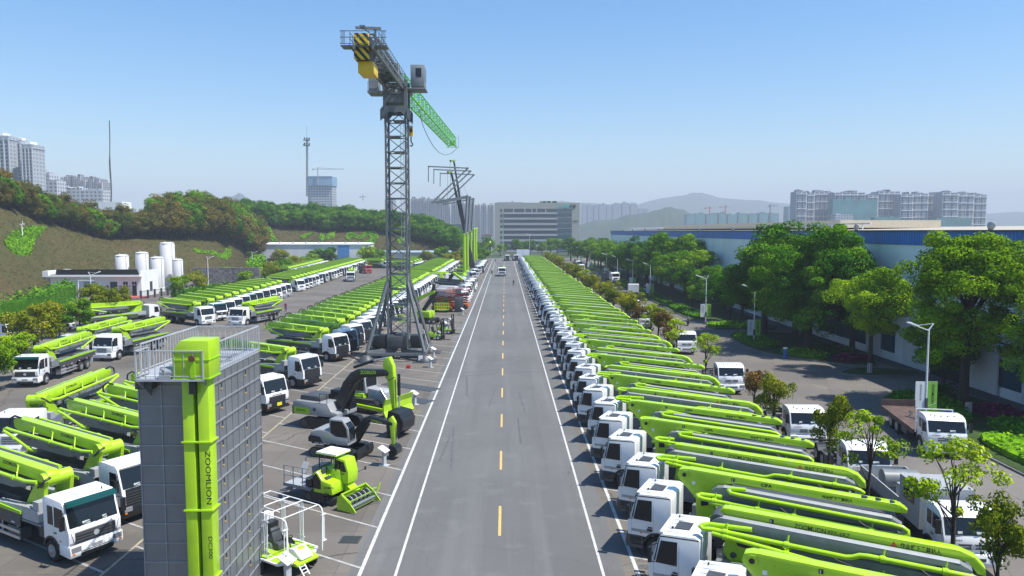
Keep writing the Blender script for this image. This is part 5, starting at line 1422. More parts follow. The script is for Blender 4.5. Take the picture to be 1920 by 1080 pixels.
        b = MB(); b.cyl((5.6, 0, 3.2), (5.55, 0, 2.0), .09, BLACK, 8); b.cyl((5.55, 0, 2.0), (5.5, 0, 1.5), .05, ALU, 8); b.build('ram', st)
        b = MB(); bucket(b, (5.1, 1.25), .62, 1.05, BLACK, 4); b.build('bucket', t, (0, .35, 0))
        b = MB(); b.cyl((1.6, .55, 1.2), (2.7, .55, 2.9), .09, BLACK, 8); b.cyl((1.6, .15, 1.2), (2.7, .15, 2.9), .09, BLACK, 8); b.build('ram', t)
    else:
        b = MB(); boxbeam(b, [(.9, 1.7), (.7, 2.3), (1.5, 4.1), (2.3, 5.0), (3.0, 5.35), (5.9, 5.5), (6.15, 5.3), (6.0, 5.0), (3.5, 4.65), (2.6, 4.0), (1.5, 2.0)], .6, BLACK); bm_ = b.build('boom', t, (0, -.15, 0), bevel=.04)
        d = MB(); d.text('ZOOMLION', (3.35, -.306, 4.98), (1, 0, .07), (-.07, 0, 1), .3, LIMEP, 1.55, .03); d.build('lettering', bm_)
        b = MB(); boxbeam(b, [(5.5, 5.85), (5.75, 6.5), (6.15, 6.6), (6.5, 5.9), (6.6, 4.6), (6.65, 2.3), (6.38, 2.15), (5.95, 4.6)], .45, LIME); st = b.build('stick', t, (0, -.15, 0), bevel=.04)
        b = MB(); b.cyl((2.5, 0, 5.45), (4.5, 0, 6.15), .13, BLACK, 10); b.cyl((4.5, 0, 6.15), (5.85, 0, 6.5), .075, ALU, 8); b.build('ram', bm_)
        b = MB(); b.cyl((6.95, 0, 5.2), (6.95, 0, 3.4), .13, BLACK, 10); b.cyl((6.95, 0, 3.4), (6.95, 0, 2.4), .07, ALU, 8); b.build('ram', st)
        b = MB(); b.tube([(5.8, -.3, 5.4), (5.95, -.45, 4.9), (6.3, -.5, 4.7), (6.8, -.4, 5.0)], .035, BLACK, 5); b.build('hose', st)
        b = MB(); bucket(b, (6.6, 2.15), 1.22, 1.95, BLACK, 5); b.build('bucket', t, (0, -.15, 0))
        b = MB()
        for y in (-.62, .32): b.cyl((1.5, y, 1.5), (2.4, y, 4.0), .12, BLACK, 10)
        b.build('ram', t)
    t.scale = (k, k, k)
    return t
excavator('excavator', 'large black, grey and lime excavator with raised arm and big bucket by the crane', (-13.3, 56.6, 0), R(-24), .88, False)
excavator('excavator', 'small grey excavator with black dozer blade beside the harvester', (-11.1, 49.4, 0), R(-18), .74, True)

BD = thing('bulldozer', 'grey and lime bulldozer with wide lime blade half hidden behind the large excavator', 'bulldozer', (-11.4, 62.2, 0), R(-30))
crawler(BD, 3.6, 2.4, .55, 1.1, 1.0)
b = MB(); b.prism([(0.2, .7), (.2, 1.9), (1.9, 1.85), (2.1, 1.7), (2.1, .7)], -.55, .55, GREYL); b.build('hood', BD, bevel=.05)
b = MB(); b.span((-1.6, -.95, .9), (.1, .95, 1.5), LIME); b.span((-1.5, -1.0, 1.1), (-.2, 1.0, 1.3), LIME2); b.build('body', BD, bevel=.04)
b = MB(); b.prism([(-1.3, 1.5), (-1.3, 3.0), (.1, 3.0), (.25, 1.5)], -.8, .8, GREYL); cb = b.build('cab', BD, bevel=.06)
b = MB()
for sg in (1, -1): b.span((-1.15, sg * .80, 1.7), (.02, sg * .82, 2.8), GLASS)
b.span((.16, -.65, 1.8), (.2, .65, 2.8), GLASS); b.build('window', cb)
b = MB(); b.prism([(3.05, .1), (2.85, .5), (2.85, 1.0), (3.1, 1.5), (3.2, 1.5), (2.98, 1.0), (2.98, .5), (3.2, .05)], -1.85, 1.85, LIME); b.build('blade', BD)
b = MB()
for sg in (1, -1): b.bar((-.3, sg * 1.42, .6), (2.9, sg * 1.42, .45), .2, .26, LIME); b.cyl((1.6, sg * .6, 2.0), (2.7, sg * .7, .8), .08, ALU, 8)
b.build('push_arm', BD)

# ------------------------------------------------------------------ harvester
HV = thing('combine_harvester', 'lime rice harvester on tracks with railed grey grain deck and wide front header', 'harvester', (-9.9, 40.9, 0), R(-28))
HV.scale = (.9, .9, .9)
crawler(HV, 2.3, 1.6, .42, .6, .62)
b = MB(); b.span((-1.4, -.95, .6), (1.0, .95, .85), BLACK); b.build('frame', HV)
b = MB(); b.prism([(-.3, .75), (-.35, 1.9), (.0, 2.1), (.4, 1.55), (1.1, 1.45), (1.2, .75)], -1.0, -.1, LIME); bd = b.build('body', HV, bevel=.07)
b = MB(); b.prism([(-.28, 1.0), (-.3, 1.75), (-.05, 1.92), (.3, 1.5), (.3, 1.0)], -1.02, -.99, BLACK); b.build('side_grille', bd)
b = MB(); b.prism([(-.5, .75), (-.5, 2.0), (1.0, 2.05), (1.2, .75)], -.1, .95, LIME); b.build('thresher_body', HV, bevel=.05)
b = MB(); b.prism([(.55, 1.2), (.35, 2.05), (.5, 2.75), (1.35, 2.7), (1.6, 1.9), (1.55, 1.2)], .0, .95, LIME); cb = b.build('cab', HV, bevel=.06)
b = MB(); b.prism([(.5, 1.95), (.6, 2.6), (1.25, 2.55), (1.45, 1.95)], -.025, .0, GLASS); b.span((.36, .1, 2.1), (.44, .85, 2.6), GLASS); b.build('window', cb)
b = MB(); b.text('ZOOMLION', (.55, -1.01, 1.1), (1, 0, .1), (0, 0, 1), .13, TEXTK, .75); b.text('PL60', (1.0, -.03, 1.75), (1, 0, 0), (0, 0, 1), .1, TEXTK, .3); b.build('lettering', bd)
b = MB(); b.box((.15, .35, 3.0), (1.55, 1.35, .09), WHITEP); b.box((.15, .35, 2.94), (1.6, 1.4, .04), LIME)
for x in (-.5, .8):
    for y in (-.2, .9): b.bar((x, y, 2.0), (x, y, 2.95), .05, .05, BLACK)
b.build('canopy', HV)
b = MB(); b.box((.35, -.5, 1.62), (.4, .45, .1), GREYD); b.box((.15, -.5, 1.9), (.1, .45, .55), GREYD); b.build('seat', HV)
b = MB(); b.span((-2.7, -1.05, .85), (-.45, .95, .95), GREYL); b.span((-2.7, -1.08, .8), (-.45, -1.02, .98), GREY); b.build('grain_deck', HV)
b = MB()
for x in (-2.65, -1.9, -1.15):
    b.bar((x, -1.02, .95), (x, -1.02, 2.1), .045, .045, GREY)
for x in (-2.65, -1.3): b.bar((x, .92, .95), (x, .92, 2.1), .045, .045, GREY)
for z in (1.5, 2.1):
    b.bar((-2.65, -1.02, z), (-.55, -1.02, z), .035, .035, GREY); b.bar((-2.65, .92, z), (-1.0, .92, z), .035, .035, GREY); b.bar((-2.65, -1.02, z), (-2.65, .92, z), .035, .035, GREY)
b.build('railing', HV)
b = MB(); b.prism([(-1.0, 1.0), (-1.15, 2.0), (-.4, 2.15), (-.45, 1.0)], -.2, .8, GREY); b.span((-1.0, -.9, .95), (-.5, -.3, 1.5), BLACK); b.bar((-2.3, .2, 1.3), (-2.3, .6, 1.9), .45, .06, GREYL); b.build('grain_tank', HV)
b = MB(); b.prism([(-2.7, .6), (-3.2, .4), (-3.1, .3), (-2.6, .4)], -.9, -.1, GREYL); b.build('tail_chute', HV)
hdr = MB()
hdr.prism([(1.9, .15), (1.75, .6), (1.9, .95), (1.98, .9), (1.88, .6), (2.02, .2), (2.7, .15), (2.7, .08)], -1.15, 1.1, LIME)
for y in (-1.2, 1.12):
    hdr.prism([(1.75, .08), (1.75, .85), (2.1, 1.0), (2.75, .55), (3.15, .12), (2.9, .05)], y - .03, y + .03, LIME)
hdr.bar((1.0, .5, 1.0), (1.9, .3, .6), .6, .5, LIME); hdr.bar((2.0, -1.15, 1.0), (2.0, 1.1, 1.0), .07, .07, LIME); hdr.bar((2.75, -1.15, .6), (2.0, -1.15, 1.05), .06, .06, LIME); hdr.bar((2.75, 1.08, .6), (2.0, 1.08, 1.05), .06, .06, LIME)
hd = hdr.build('header', HV)
b = MB(); b.cyl((2.2, -1.1, .5), (2.2, 1.05, .5), .2, BLACK, 12)
for i in range(16):
    y = -1.05 + i * .135; b.cyl((2.2, y, .5), (2.2, y + .02, .5), .29, GREYD if i % 3 else WHITEP, 12)
b.build('auger', hd)
b = MB(); b.cyl((2.72, -1.1, .32), (2.72, 1.05, .32), .09, GREY, 10)
for i in range(5):
    a = i * 1.256; b.bar((2.72 + .26 * math.cos(a), -1.1, .45 + .26 * math.sin(a)), (2.72 + .26 * math.cos(a), 1.05, .45 + .26 * math.sin(a)), .035, .035, LIME if i == 2 else GREY)
b.build('reel', hd)
b = MB(); b.bar((2.0, 1.12, .6), (2.4, 1.75, .6), .05, .05, LIME); b.bar((2.4, 1.75, .3), (2.55, 1.9, .9), .05, .1, LIME); b.tube([(1.5, .9, 1.7), (1.9, 1.2, 1.9)], .02, BLACK, 5); b.box((1.95, 1.2, 1.95), (.06, .12, .2), BLACK); b.build('divider_arm', hd)
b = MB()
for z in (.35, .6, .8): b.box((.75, -1.05, z), (.3, .2, .04), BLACK)
b.build('step', HV)

# ------------------------------------------------------------------ rice transplanter
RT = thing('rice_transplanter', 'white and lime rice transplanter with tall white tube frame at the bottom edge', 'transplanter', (-9.75, 32.55, 0), R(-34))
b = MB(); b.prism([(-1.5, .55), (-1.5, .7), (.9, .72), (1.35, .62), (1.35, .5), (.8, .45)], -.62, .62, LIME); b.build('body', RT, bevel=.04)
b = MB(); b.prism([(.35, .72), (.45, 1.05), (.8, 1.1), (1.25, .8), (1.3, .7)], -.34, .34, WHITE); b.prism([(.45, 1.06), (.75, 1.14), (1.0, 1.0), (.9, .98)], -.22, .22, LIME); b.build('bonnet', RT, bevel=.05)
for sg in (1, -1):
    b = MB(); b.prismz([(-1.2, sg * .62), (-1.0, sg * 1.15), (.7, sg * 1.15), (1.1, sg * .62)], .60, .68, WHITE); b.prismz([(-1.0, sg * .68), (-.85, sg * 1.05), (-.05, sg * 1.05), (-.05, sg * .68)], .682, .70, LIME); b.prismz([(.1, sg * .68), (.1, sg * 1.05), (.62, sg * 1.05), (.85, sg * .68)], .682, .70, LIME); b.build('side_deck', RT)
    for x, r in ((.75, .33), (-.75, .45)):
        w = MB(); w.lathe([(r * .6, -.06), (r, -.05), (r, .05), (r * .6, .06)], (x, sg * .72, r), RUBBER, 16, 'y'); w.build('wheel', RT)
b = MB(); b.span((-.75, -.25, .72), (-.3, .25, 1.0), GREYD); b.prism([(-.75, 1.0), (-.95, 1.6), (-.82, 1.62), (-.6, 1.02)], -.25, .25, GREYD); b.build('seat', RT, bevel=.05)
b = MB(); b.cyl((.25, 0, .75), (.1, 0, 1.3), .03, BLACK, 6); b.tube([(.1 + .04 * 0, .0, 1.3)] + [(.1 + .06 * math.sin(a), .2 * math.cos(a), 1.3 + .16 * math.sin(a)) for a in np.linspace(0, 6.28, 13)], .018, BLACK, 5); b.build('steering_wheel', RT)
for sg in (1, -1):
    b = MB()
    b.tube([(1.2, sg * .95, .68), (1.2, sg * 1.0, 2.45), (1.12, sg * 1.0, 2.62), (.95, sg * 1.0, 2.7), (-2.4, sg * 1.0, 2.7)], .028, WHITE, 6)
    b.tube([(.2, sg * .55, 2.7), (-2.4, sg * .45, 2.72)], .022, WHITE, 6)
    for x in (-.1, -1.35):
        for q in (0, .1, .22): b.tube([(x - q, sg * 1.0, .7), (x - q, sg * 1.0, 2.7 if q < .2 else 2.4)], .02, WHITE, 6)
        for z in (1.0, 2.35): b.tube([(x + .1, sg * 1.0, z), (x - .32, sg * 1.0, z)], .02, WHITE, 6)
    for q in (0, .2): b.tube([(1.2 - q * .2, sg * (1.02 + q * .5), 1.1), (1.2 - q * .2, sg * (1.02 + q * .5), 2.3)], .022, WHITE, 6)
    for z in (1.1, 2.3): b.box((1.18, sg * 1.07, z), (.1, .26, .03), WHITE)
    b.build('seedling_rack', RT)
b = MB()
for x in (.9, -.1, -1.0, -2.35): b.tube([(x, -1.0, 2.7), (x, 1.0, 2.7)], .024, WHITE, 6)
b.build('roof_frame', RT)
b = MB(); b.prism([(-1.5, .5), (-2.6, 1.5), (-2.65, 1.42), (-1.55, .4)], -1.1, 1.1, WHITE); b.span((-2.2, -1.15, .2), (-1.55, 1.15, .5), GREYD); b.span((-2.1, -.5, 1.3), (-1.65, .6, 1.95), WHITEP); b.span((-1.64, -.4, 1.2), (-1.2, .5, 1.7), BLACK); b.build('seedling_tray', RT)
b = MB(); b.bar((1.3, -.5, .55), (1.65, -.5, .15), .05, .04, WHITE); b.bar((1.3, -.2, .55), (1.65, -.2, .15), .05, .04, WHITE)
for q in range(3): b.bar((1.36 + q * .1, -.5, .47 - q * .11), (1.36 + q * .1, -.2, .47 - q * .11), .03, .03, WHITE)
b.build('step', RT)

# ------------------------------------------------------------------ sign stands
def stand(x, y, lab, big=1.0):
    t = thing('sign_stand', lab, 'sign', (x, y, 0), R(-18), 'slanted white information stands by the exhibits')
    b = MB(); b.box((0, 0, .02), (.62, .42, .04), STEEL); b.prism([(-.05, .04), (-.08, 1.02), (.06, 1.0), (.05, .04)], -.19, .19, STEEL); b.build('post', t)
    b = MB(); b.prism([(-.3, 1.22), (.24, .92), (.22, .88), (-.32, 1.18)], -.34, .34, WHITE); p = b.build('panel', t)
    d = MB()
    for i in range(4): d.bar((-.12 + .07 * i, -.25, 1.128 - .039 * i), (-.12 + .07 * i, .18, 1.128 - .039 * i), .018, .004, GREY, (.5, 0, .87))
    d.build('printing', p)
    t.scale = (big,) * 3
for x, y, l in ((-7.75, 47.0, 'beside the small excavator bucket'), (-7.8, 63.8, 'right of the large excavator arm'), (-8.2, 81.5, 'at the front right crane footing, nearer of a pair'), (-8.5, 88.2, 'at the crane footing, farther of a pair'),
                (-9.0, 102.5, 'in front of the forklifts'), (-8.9, 113.0, 'beyond the forklifts, nearer of two together'), (-8.6, 117.6, 'beyond the forklifts, farther of two together'), (-7.6, 133.4, 'in front of the orange lifts'), (-7.6, 147.0, 'beside the first grey-bodied truck'), (-9.3, 31.0, 'with white board at the transplanter step')):
    stand(x, y, 'slanted white information stand ' + l)

# ------------------------------------------------------------------ forklifts
def forklift(x, y, rz, lab):
    t = thing('forklift', lab, 'forklift', (x, y, 0), rz, 'forklifts beside the crane')
    b = MB(); b.prism([(-1.3, .35), (-1.35, .9), (-1.1, 1.15), (-.4, 1.1), (-.3, .7), (.3, .65), (.75, .8), (.8, .35)], -.55, .55, LIME); b.build('body', t, bevel=.06)
    b = MB(); b.span((-.55, -.3, 1.05), (-.1, .3, 1.2), BLACK); b.prism([(-.6, 1.2), (-.72, 1.75), (-.6, 1.75), (-.48, 1.2)], -.28, .28, BLACK); b.build('seat', t)
    b = MB()
    for sg in (1, -1): b.bar((-.9, sg * .5, 1.1), (-.75, sg * .48, 2.15), .07, .07, BLACK); b.bar((.5, sg * .5, .8), (.25, sg * .48, 2.15), .07, .07, BLACK)
    for i in range(6): b.bar((-.8 + i * .22, -.5, 2.17), (-.8 + i * .22, .5, 2.17), .05, .05, BLACK)
    b.build('overhead_guard', t)
    b = MB()
    for sg in (1, -1): b.bar((.95, sg * .32, .1), (.9, sg * .32, 2.9), .12, .1, BLACK); b.bar((1.03, sg * .22, .15), (.98, sg * .22, 2.3), .09, .08, BLACK)
    for z in (.4, 1.4, 2.1, 2.85): b.bar((.94, -.36, z), (.94, .36, z), .07, .1, BLACK)
    b.cyl((.95, 0, .2), (.92, 0, 2.2), .05, ALU, 8); m = b.build('mast', t)
    b = MB()
    for sg in (1, -1): b.span((1.08, sg * .3 - .06, .08), (2.1, sg * .3 + .06, .13), BLACK); b.span((1.06, sg * .3 - .06, .08), (1.12, sg * .3 + .06, .7), BLACK)
    b.bar((1.08, -.5, .35), (1.08, .5, .35), .06, .1, BLACK); b.bar((1.08, -.5, .65), (1.08, .5, .65), .06, .1, BLACK); b.build('fork', t)
    for xx, r in ((.55, .34), (-.95, .28)):
        for sg in (1, -1):
            w = MB(); w.lathe([(r * .55, -.12), (r, -.11), (r, .11), (r * .55, .12)], (xx, sg * .5, r), RUBBER, 14, 'y'); w.cyl((xx, sg * .6, r), (xx, sg * .63, r), r * .55, WHITEP, 10); w.build('wheel', t)
    return t
forklift(-9.5, 102.6, R(-22), 'lime forklift with black mast, nearer of the two beside the crane')
forklift(-8.5, 108.6, R(-22), 'dark forklift mast machine, farther of the two beside the crane')

# ------------------------------------------------------------------ boom lifts and orange lifts
def boom_lift(loc, rz, lab, up, k=1.0):
    t = thing('boom_lift', lab, 'boom lift', loc, rz, 'lime boom lifts')
    b = MB(); b.span((-1.5, -1.0, .45), (1.6, 1.0, .85), BLACK); b.build('chassis', t)
    for xx in (-1.15, 1.25):
        for sg in (1, -1):
            w = MB(); w.lathe([(.26, -.18), (.46, -.17), (.46, .17), (.26, .18)], (xx, sg * 1.0, .46), RUBBER, 14, 'y'); w.cyl((xx, sg * 1.16, .46), (xx, sg * 1.2, .46), .22, STEEL, 10); w.build('wheel', t)
    b = MB(); b.span((-1.7, -1.0, .95), (1.1, -.25, 2.0), LIME); b.span((-1.7, .25, .95), (.8, 1.0, 2.0), LIME); b.span((-2.0, -.9, .95), (-1.6, .9, 1.9), LIME); b.build('turntable', t, bevel=.08)
    b = MB(); b.bar((-.8, 0, 1.8), (2.0, 0, 5.2), .34, .4, BLACK); b.bar((-1.0, .0, 2.1), (1.7, 0, 5.6), .2, .2, BLACK); b.build('riser', t)
    e = Vector(up)
    b = MB(); b.bar((1.6, 0, 5.2), e, .42, .5, LIME); b.bar(e, e + Vector((.9, 0, -1.8)), .3, .36, BLACK); bm_ = b.build('boom', t)
    c = e + Vector((1.6, 0, -2.2)); b = MB()
    for z in (0, .55, 1.1):
        b.bar(c + Vector((-.45, -1.1, z)), c + Vector((-.45, 1.1, z)), .06, .06, LIME); b.bar(c + Vector((.45, -1.1, z)), c + Vector((.45, 1.1, z)), .06, .06, LIME)
        for sg in (1, -1): b.bar(c + Vector((-.45, sg * 1.1, z)), c + Vector((.45, sg * 1.1, z)), .06, .06, LIME)
    for y in (-1.1, -.55, 0, .55, 1.1):
        for x in (-.45, .45): b.bar(c + Vector((x, y, 0)), c + Vector((x, y, 1.1)), .05, .05, LIME)
    b.box(c + Vector((0, 0, -.03)), (.95, 2.25, .06), LIME); b.build('basket', bm_)
    t.scale = (k,) * 3
boom_lift((-12.7, 121.5, 0), R(-30), 'lime boom lift with long raised lime arm right of the crane mast', (-6.5, 0, 2.2))
boom_lift((-13.5, 176, 0), R(-35), 'lime boom lift with black riser and slatted basket behind the orange lifts', (4.5, 0, 3.6))
def orange_lift(loc, rz, lab, arm):
    t = thing('aerial_lift', lab, 'aerial lift', loc, rz, 'orange aerial lifts')
    b = MB(); b.span((-2.0, -1.05, .5), (2.0, 1.05, 1.0), ORANGE); b.build('chassis', t)
    for xx in (-1.3, 1.3):
        for sg in (1, -1):
            w = MB(); w.lathe([(.26, -.2), (.5, -.18), (.5, .18), (.26, .2)], (xx, sg * 1.0, .5), RUBBER, 14, 'y'); w.build('wheel', t)
    b = MB()
    for i in range(4):
        z = 1.1 + i * .45
        b.bar((-1.9, -.8, z), (1.9, -.8, z + .42), .1, .16, ORANGE); b.bar((-1.9, .8, z + .42), (1.9, .8, z), .1, .16, ORANGE); b.bar((-1.9, .0, z + .1), (1.9, .0, z + .1), .1, .2, GREYD)
    b.build('scissor_stack', t)
    b = MB(); b.span((-2.1, -1.05, 2.95), (2.1, 1.05, 3.05), GREYD)
    for x in np.linspace(-2.1, 2.1, 7):
        for y in (-1.05, 1.05): b.bar((x, y, 3.05), (x, y, 4.0), .06, .06, ORANGE)
    for z in (3.5, 4.0):
        for y in (-1.05, 1.05): b.bar((-2.1, y, z), (2.1, y, z), .06, .06, ORANGE)
        for x in (-2.1, 2.1): b.bar((x, -1.05, z), (x, 1.05, z), .06, .06, ORANGE)
    b.span((-.9, -1.08, 3.1), (.7, -1.04, 3.9), GREY); b.build('platform', t)
    if arm:
        b = MB()
        for z in (.5, 1.1, 1.7): b.bar((-1.2, -2.0, z), (1.4, -2.0, z), .08, .08, LIMEP); b.bar((-1.2, -1.3, z), (1.4, -1.3, z), .08, .08, LIMEP)
        for x in np.linspace(-1.2, 1.4, 7):
            for y in (-2.0, -1.3): b.bar((x, y, .5), (x, y, 1.7), .07, .07, LIMEP)
        b.span((-1.2, -2.0, .45), (1.4, -1.3, .5), LIMEP); b.build('basket', t)
        b = MB(); b.prism([(-1.6, 1.0), (-2.2, 3.2), (-1.6, 5.2), (-1.1, 5.2), (-1.5, 3.2), (-.9, 1.0)], -1.3, -.9, BLACK); b.build('folded_arm', t)
orange_lift((-11.6, 139, 0), R(-8), 'orange scissor lift with lime basket and black folded arm in front', True)
orange_lift((-9.0, 144, 0), R(-8), 'orange lift behind the lime basket, nearest the road', False)
b = MB(); b.span((-.8, -.8, .0), (.8, .8, 2.6), GREYD); c_ = tag(b.build('control_cabinet', loc=(-8.6, 138.4, 0), bevel=.05), 'dark grey cabin between the two orange lifts', 'cabinet')
b = MB(); b.box((0, 0, .16), (.42, .42, .32), RED); b.cyl((-.16, 0, .2), (.16, 0, .2), .17, RED, 10); b.bar((-.22, 0, .35), (.22, 0, .35), .05, .05, BLACK); tag(b.build('extinguisher_box', loc=(-10.6, 81.0, 0)), 'small red fire box on the ground in front of the crane base', 'fire box')
# dark steel plates lying by the exhibits
for i, (px, py) in enumerate(((770, 725), (755, 747))):
    p = G(px, py); b = MB(); b.box((0, 0, .02), (6.2, 1.6, .02), GREYD, R(-32)); tag(b.build('floor_plate', loc=p), ('farther' if i == 0 else 'nearer') + ' thin dark plate lying in the bay right of the large excavator', 'floor plate')
# ------------------------------------------------------------------ the long hall on the right
def rib_mat(name, col, step, amp=0.5, axis='Y', rough=.45, stain=None, metal=0.0):
    m = bpy.data.materials.new(name); t, N, L = nt(m); b = N['Principled BSDF']; b.inputs['Roughness'].default_value = rough; b.inputs['Metallic'].default_value = metal
    g = N.new('ShaderNodeNewGeometry'); mp = N.new('ShaderNodeMapping'); L.new(g.outputs['Position'], mp.inputs['Vector'])
    w = N.new('ShaderNodeTexWave'); w.bands_direction = axis; w.inputs['Scale'].default_value = 0.314 / step * 1.0; L.new(mp.outputs['Vector'], w.inputs['Vector'])
    bp = N.new('ShaderNodeBump'); bp.inputs['Strength'].default_value = amp; bp.inputs['Distance'].default_value = .06; L.new(w.outputs['Fac'], bp.inputs['Height']); L.new(bp.outputs['Normal'], b.inputs['Normal'])
    n = N.new('ShaderNodeTexNoise'); n.inputs['Scale'].default_value = .25; n.inputs['Detail'].default_value = 6
    mp2 = N.new('ShaderNodeMapping'); mp2.inputs['Scale'].default_value = (1, 1, .25); L.new(g.outputs['Position'], mp2.inputs['Vector']); L.new(mp2.outputs['Vector'], n.inputs['Vector'])
    x = N.new('ShaderNodeMix'); x.data_type = 'RGBA'; x.inputs['A'].default_value = (*col, 1); x.inputs['B'].default_value = (*(stain or [c * .72 for c in col]), 1)
    mr = N.new('ShaderNodeMapRange'); mr.inputs['From Min'].default_value = .4; mr.inputs['From Max'].default_value = .75; mr.inputs['To Max'].default_value = .7
    L.new(n.outputs['Fac'], mr.inputs['Value']); L.new(mr.outputs['Result'], x.inputs['Factor']); L.new(x.outputs['Result'], b.inputs['Base Color'])
    return m
W_BLUE = rib_mat('blue_ribbed_cladding', (0.02, 0.16, 0.55), .5)
W_PALE = rib_mat('pale_ribbed_cladding', (0.80, 0.88, 0.90), .35, .35)
W_ROOF = rib_mat('cream_roof_sheet', (0.50, 0.43, 0.32), .6, .3)
W_WHITE = rib_mat('white_ribbed_panel', (0.62, 0.64, 0.66), .4, .5)
BLUEGLASS = mat('blue_window_band', (0.02, 0.07, 0.12), .15, spec=.7)
WALLG = mat('painted_wall', (0.78, 0.78, 0.77), .8, var=.06, scale=.4, dirt=(.58, .58, .55), dirt_amt=.4, dscale=.25)
HL = thing('factory_hall', 'long pale factory hall with blue upper band behind the trees on the right', 'factory hall', (45, 0, 0))
b = MB(); b.span((0, 48, 0), (70, 318, 13.45), W_PALE); b.build('wall', HL)
b = MB(); b.span((-.12, 47.9, 13.45), (70.1, 318.1, 15.0), W_BLUE); b.build('fascia', HL)
b = MB(); b.add([(-.3, 47.5, 15.02), (-.3, 318.4, 15.02), (35, 318.4, 15.75), (35, 47.5, 15.75), (70.3, 318.4, 15.02), (70.3, 47.5, 15.02)], [(0, 3, 2, 1), (3, 5, 4, 2)], W_ROOF)
b.span((-.34, 47.5, 14.98), (-.2, 318.4, 15.1), GREYD); rf = b.build('roof', HL, recalc=False)
b = MB(); b.span((8, 118, 15.5), (24, 250, 16.7), mat('roof_monitor', (.62, .55, .42), .6, var=.1)); b.build('roof_monitor', rf)
b = MB(); b.span((8, 250.2, 15.5), (24, 318, 16.3), WHITEP); b.build('roof_monitor', rf)
b = MB(); b.span((.5, 93, 15.85), (.7, 119, 16.0), WHITEP)
for yy in (95, 104, 113): b.span((.5, yy, 15.1), (.65, yy + .15, 15.9), WHITEP)
b.build('roof_rail', rf)
for i, yy in enumerate((70, 97, 150, 176, 200, 222, 245, 268, 290)):
    b = MB(); b.lathe([(.05, 0), (.28, .04), (.40, .14), (.42, .16), (.05, .2)], (0, 0, 0), GREYL, 12, 'x'); b.bar((.1, 0, -.05), (.4, 0, -.42), .08, .08, BLACK); b.box((.3, .22, -.2), (.25, .2, .4), BLACK); o = b.build('roof_fan', rf, (.6, yy, 15.5), R(25))
for y0, y1 in ((52, 60), (63.5, 70), (85, 106), (112, 122), (130, 148)): b = MB(); b.span((-.06, y0, .9), (-.02, y1, 3.4), BLUEGLASS); b.build('window_band', HL)
b = MB(); b.span((-.1, 48, 0), (-.03, 318, .75), WALLG); b.build('plinth', HL)
b = MB(); b.span((-.16, 71.5, 0), (-.02, 77.5, 4.6), BLACK); dr = b.build('doorway', HL)
for y0, y1 in ((66.5, 71.3), (77.7, 82.6)):
    d = MB(); d.span((-.42, y0, .1), (-.24, y1, 4.8), W_WHITE); d.build('sliding_door', HL)
d = MB(); d.span((-.42, 59.5, .1), (-.2, 63.2, 4.2), W_WHITE); d.build('sliding_door', HL)
for yy in (88, 110, 126, 151): 
    d = MB(); d.span((-.3, yy, .1), (-.1, yy + 3.4, 3.8), W_WHITE); d.build('sliding_door', HL)

# ------------------------------------------------------------------ buildings at the end of the road
OFFW = mat('office_cladding', (0.36, 0.36, 0.32), .7, var=.04, scale=.2)
SILL = mat('office_sill', (0.38, 0.40, 0.41), .6)
WIN = mat('office_glass', (0.05, 0.075, 0.09), .12, spec=.7)
WIN2 = mat('office_curtain_glass', (0.03, 0.09, 0.12), .08, spec=.8)
Yo = 520.0
pA, pB = D(927, 380, Yo), D(1087, 380, Yo); top = pA.z; ow = pB.x - pA.x
OF = thing('office_building', 'beige eight-storey office block with long window bands closing the end of the road', 'office building', (pA.x, Yo, 0))
b = MB(); b.span((0, 0, 0), (ow, 18, top), OFFW); b.build('wall', OF)
fl = (top - 4.4) / 8
def ox(px): return D(px, 420, Yo).x - pA.x
for i in range(8):
    z1 = top - 4.2 - i * fl + .0; z0 = z1 - fl * .62
    b = MB(); b.span((ox(945), -.12, z0), (ox(1044.5), -.02, z1), WIN)
    for q in range(26):
        x = ox(945) + (ox(1044.5) - ox(945)) * (q + .5) / 26; b.span((x - .04, -.16, z0), (x + .04, -.12, z1), GREYD)
    if i == 0:
        for q in (962, 983, 996, 1005, 1022): b.span((ox(q), -.3, z0 - .1), (ox(q) + .8, -.16, z1 + .1), OFFW)
    w = b.build('window_band', OF)
    b = MB(); b.span((ox(944), -.45, z0 - fl * .36), (ox(1045), -.02, z0 - .05), SILL); b.build('sill_band', w)
    b = MB(); b.span((ox(938), -.1, z0 + .3), (ox(941.5), -.02, z1 - .1), WIN); b.build('window', OF)
    b = MB(); b.span((ox(1045), -.2, z0 - fl * .3), (ox(1072), -.03, z1 + .05), WIN2)
    for q in range(8): x = ox(1045) + (ox(1072) - ox(1045)) * q / 7; b.span((x - .05, -.26, z0 - fl * .3), (x + .05, -.2, z1), GREYD)
    b.span((ox(1045), -.24, z0 - .1), (ox(1072), -.21, z0 + .15), SILL); b.build('curtain_wall', OF)
b = MB(); b.span((2, 2, top), (20, 10, top + .5), GREYL); b.span((ow * .2, 3, top), (ow * .22, 4, top + 1), GREYD); b.span((ow * .53, 4, top), (ow * .56, 6, top + 1.1), OFFW); b.build('roof_plant', OF)
b = MB()
rq = random.Random(4)
for i in range(26): b.lathe([(.1, 0), (.55, .5), (.4, 1.1), (.1, 1.3)], (ox(1013 + rq.random() * 33), 3 + rq.random() * 3, top), LF_DARK, 6)
b.build('roof_shrubs', OF)
b = MB(); CY = mat('sign_cyan', (.05, .45, .42), .5)
b.text('ZOOMLION', (ox(1044), -.25, top - 3.3), (1, 0, 0), (0, 0, 1), 1.3, CY, ox(1060) - ox(1044), .03); b.cyl((ox(1063), -.1, top - 2.6), (ox(1063), -.3, top - 2.6), 1.5, CY, 6)
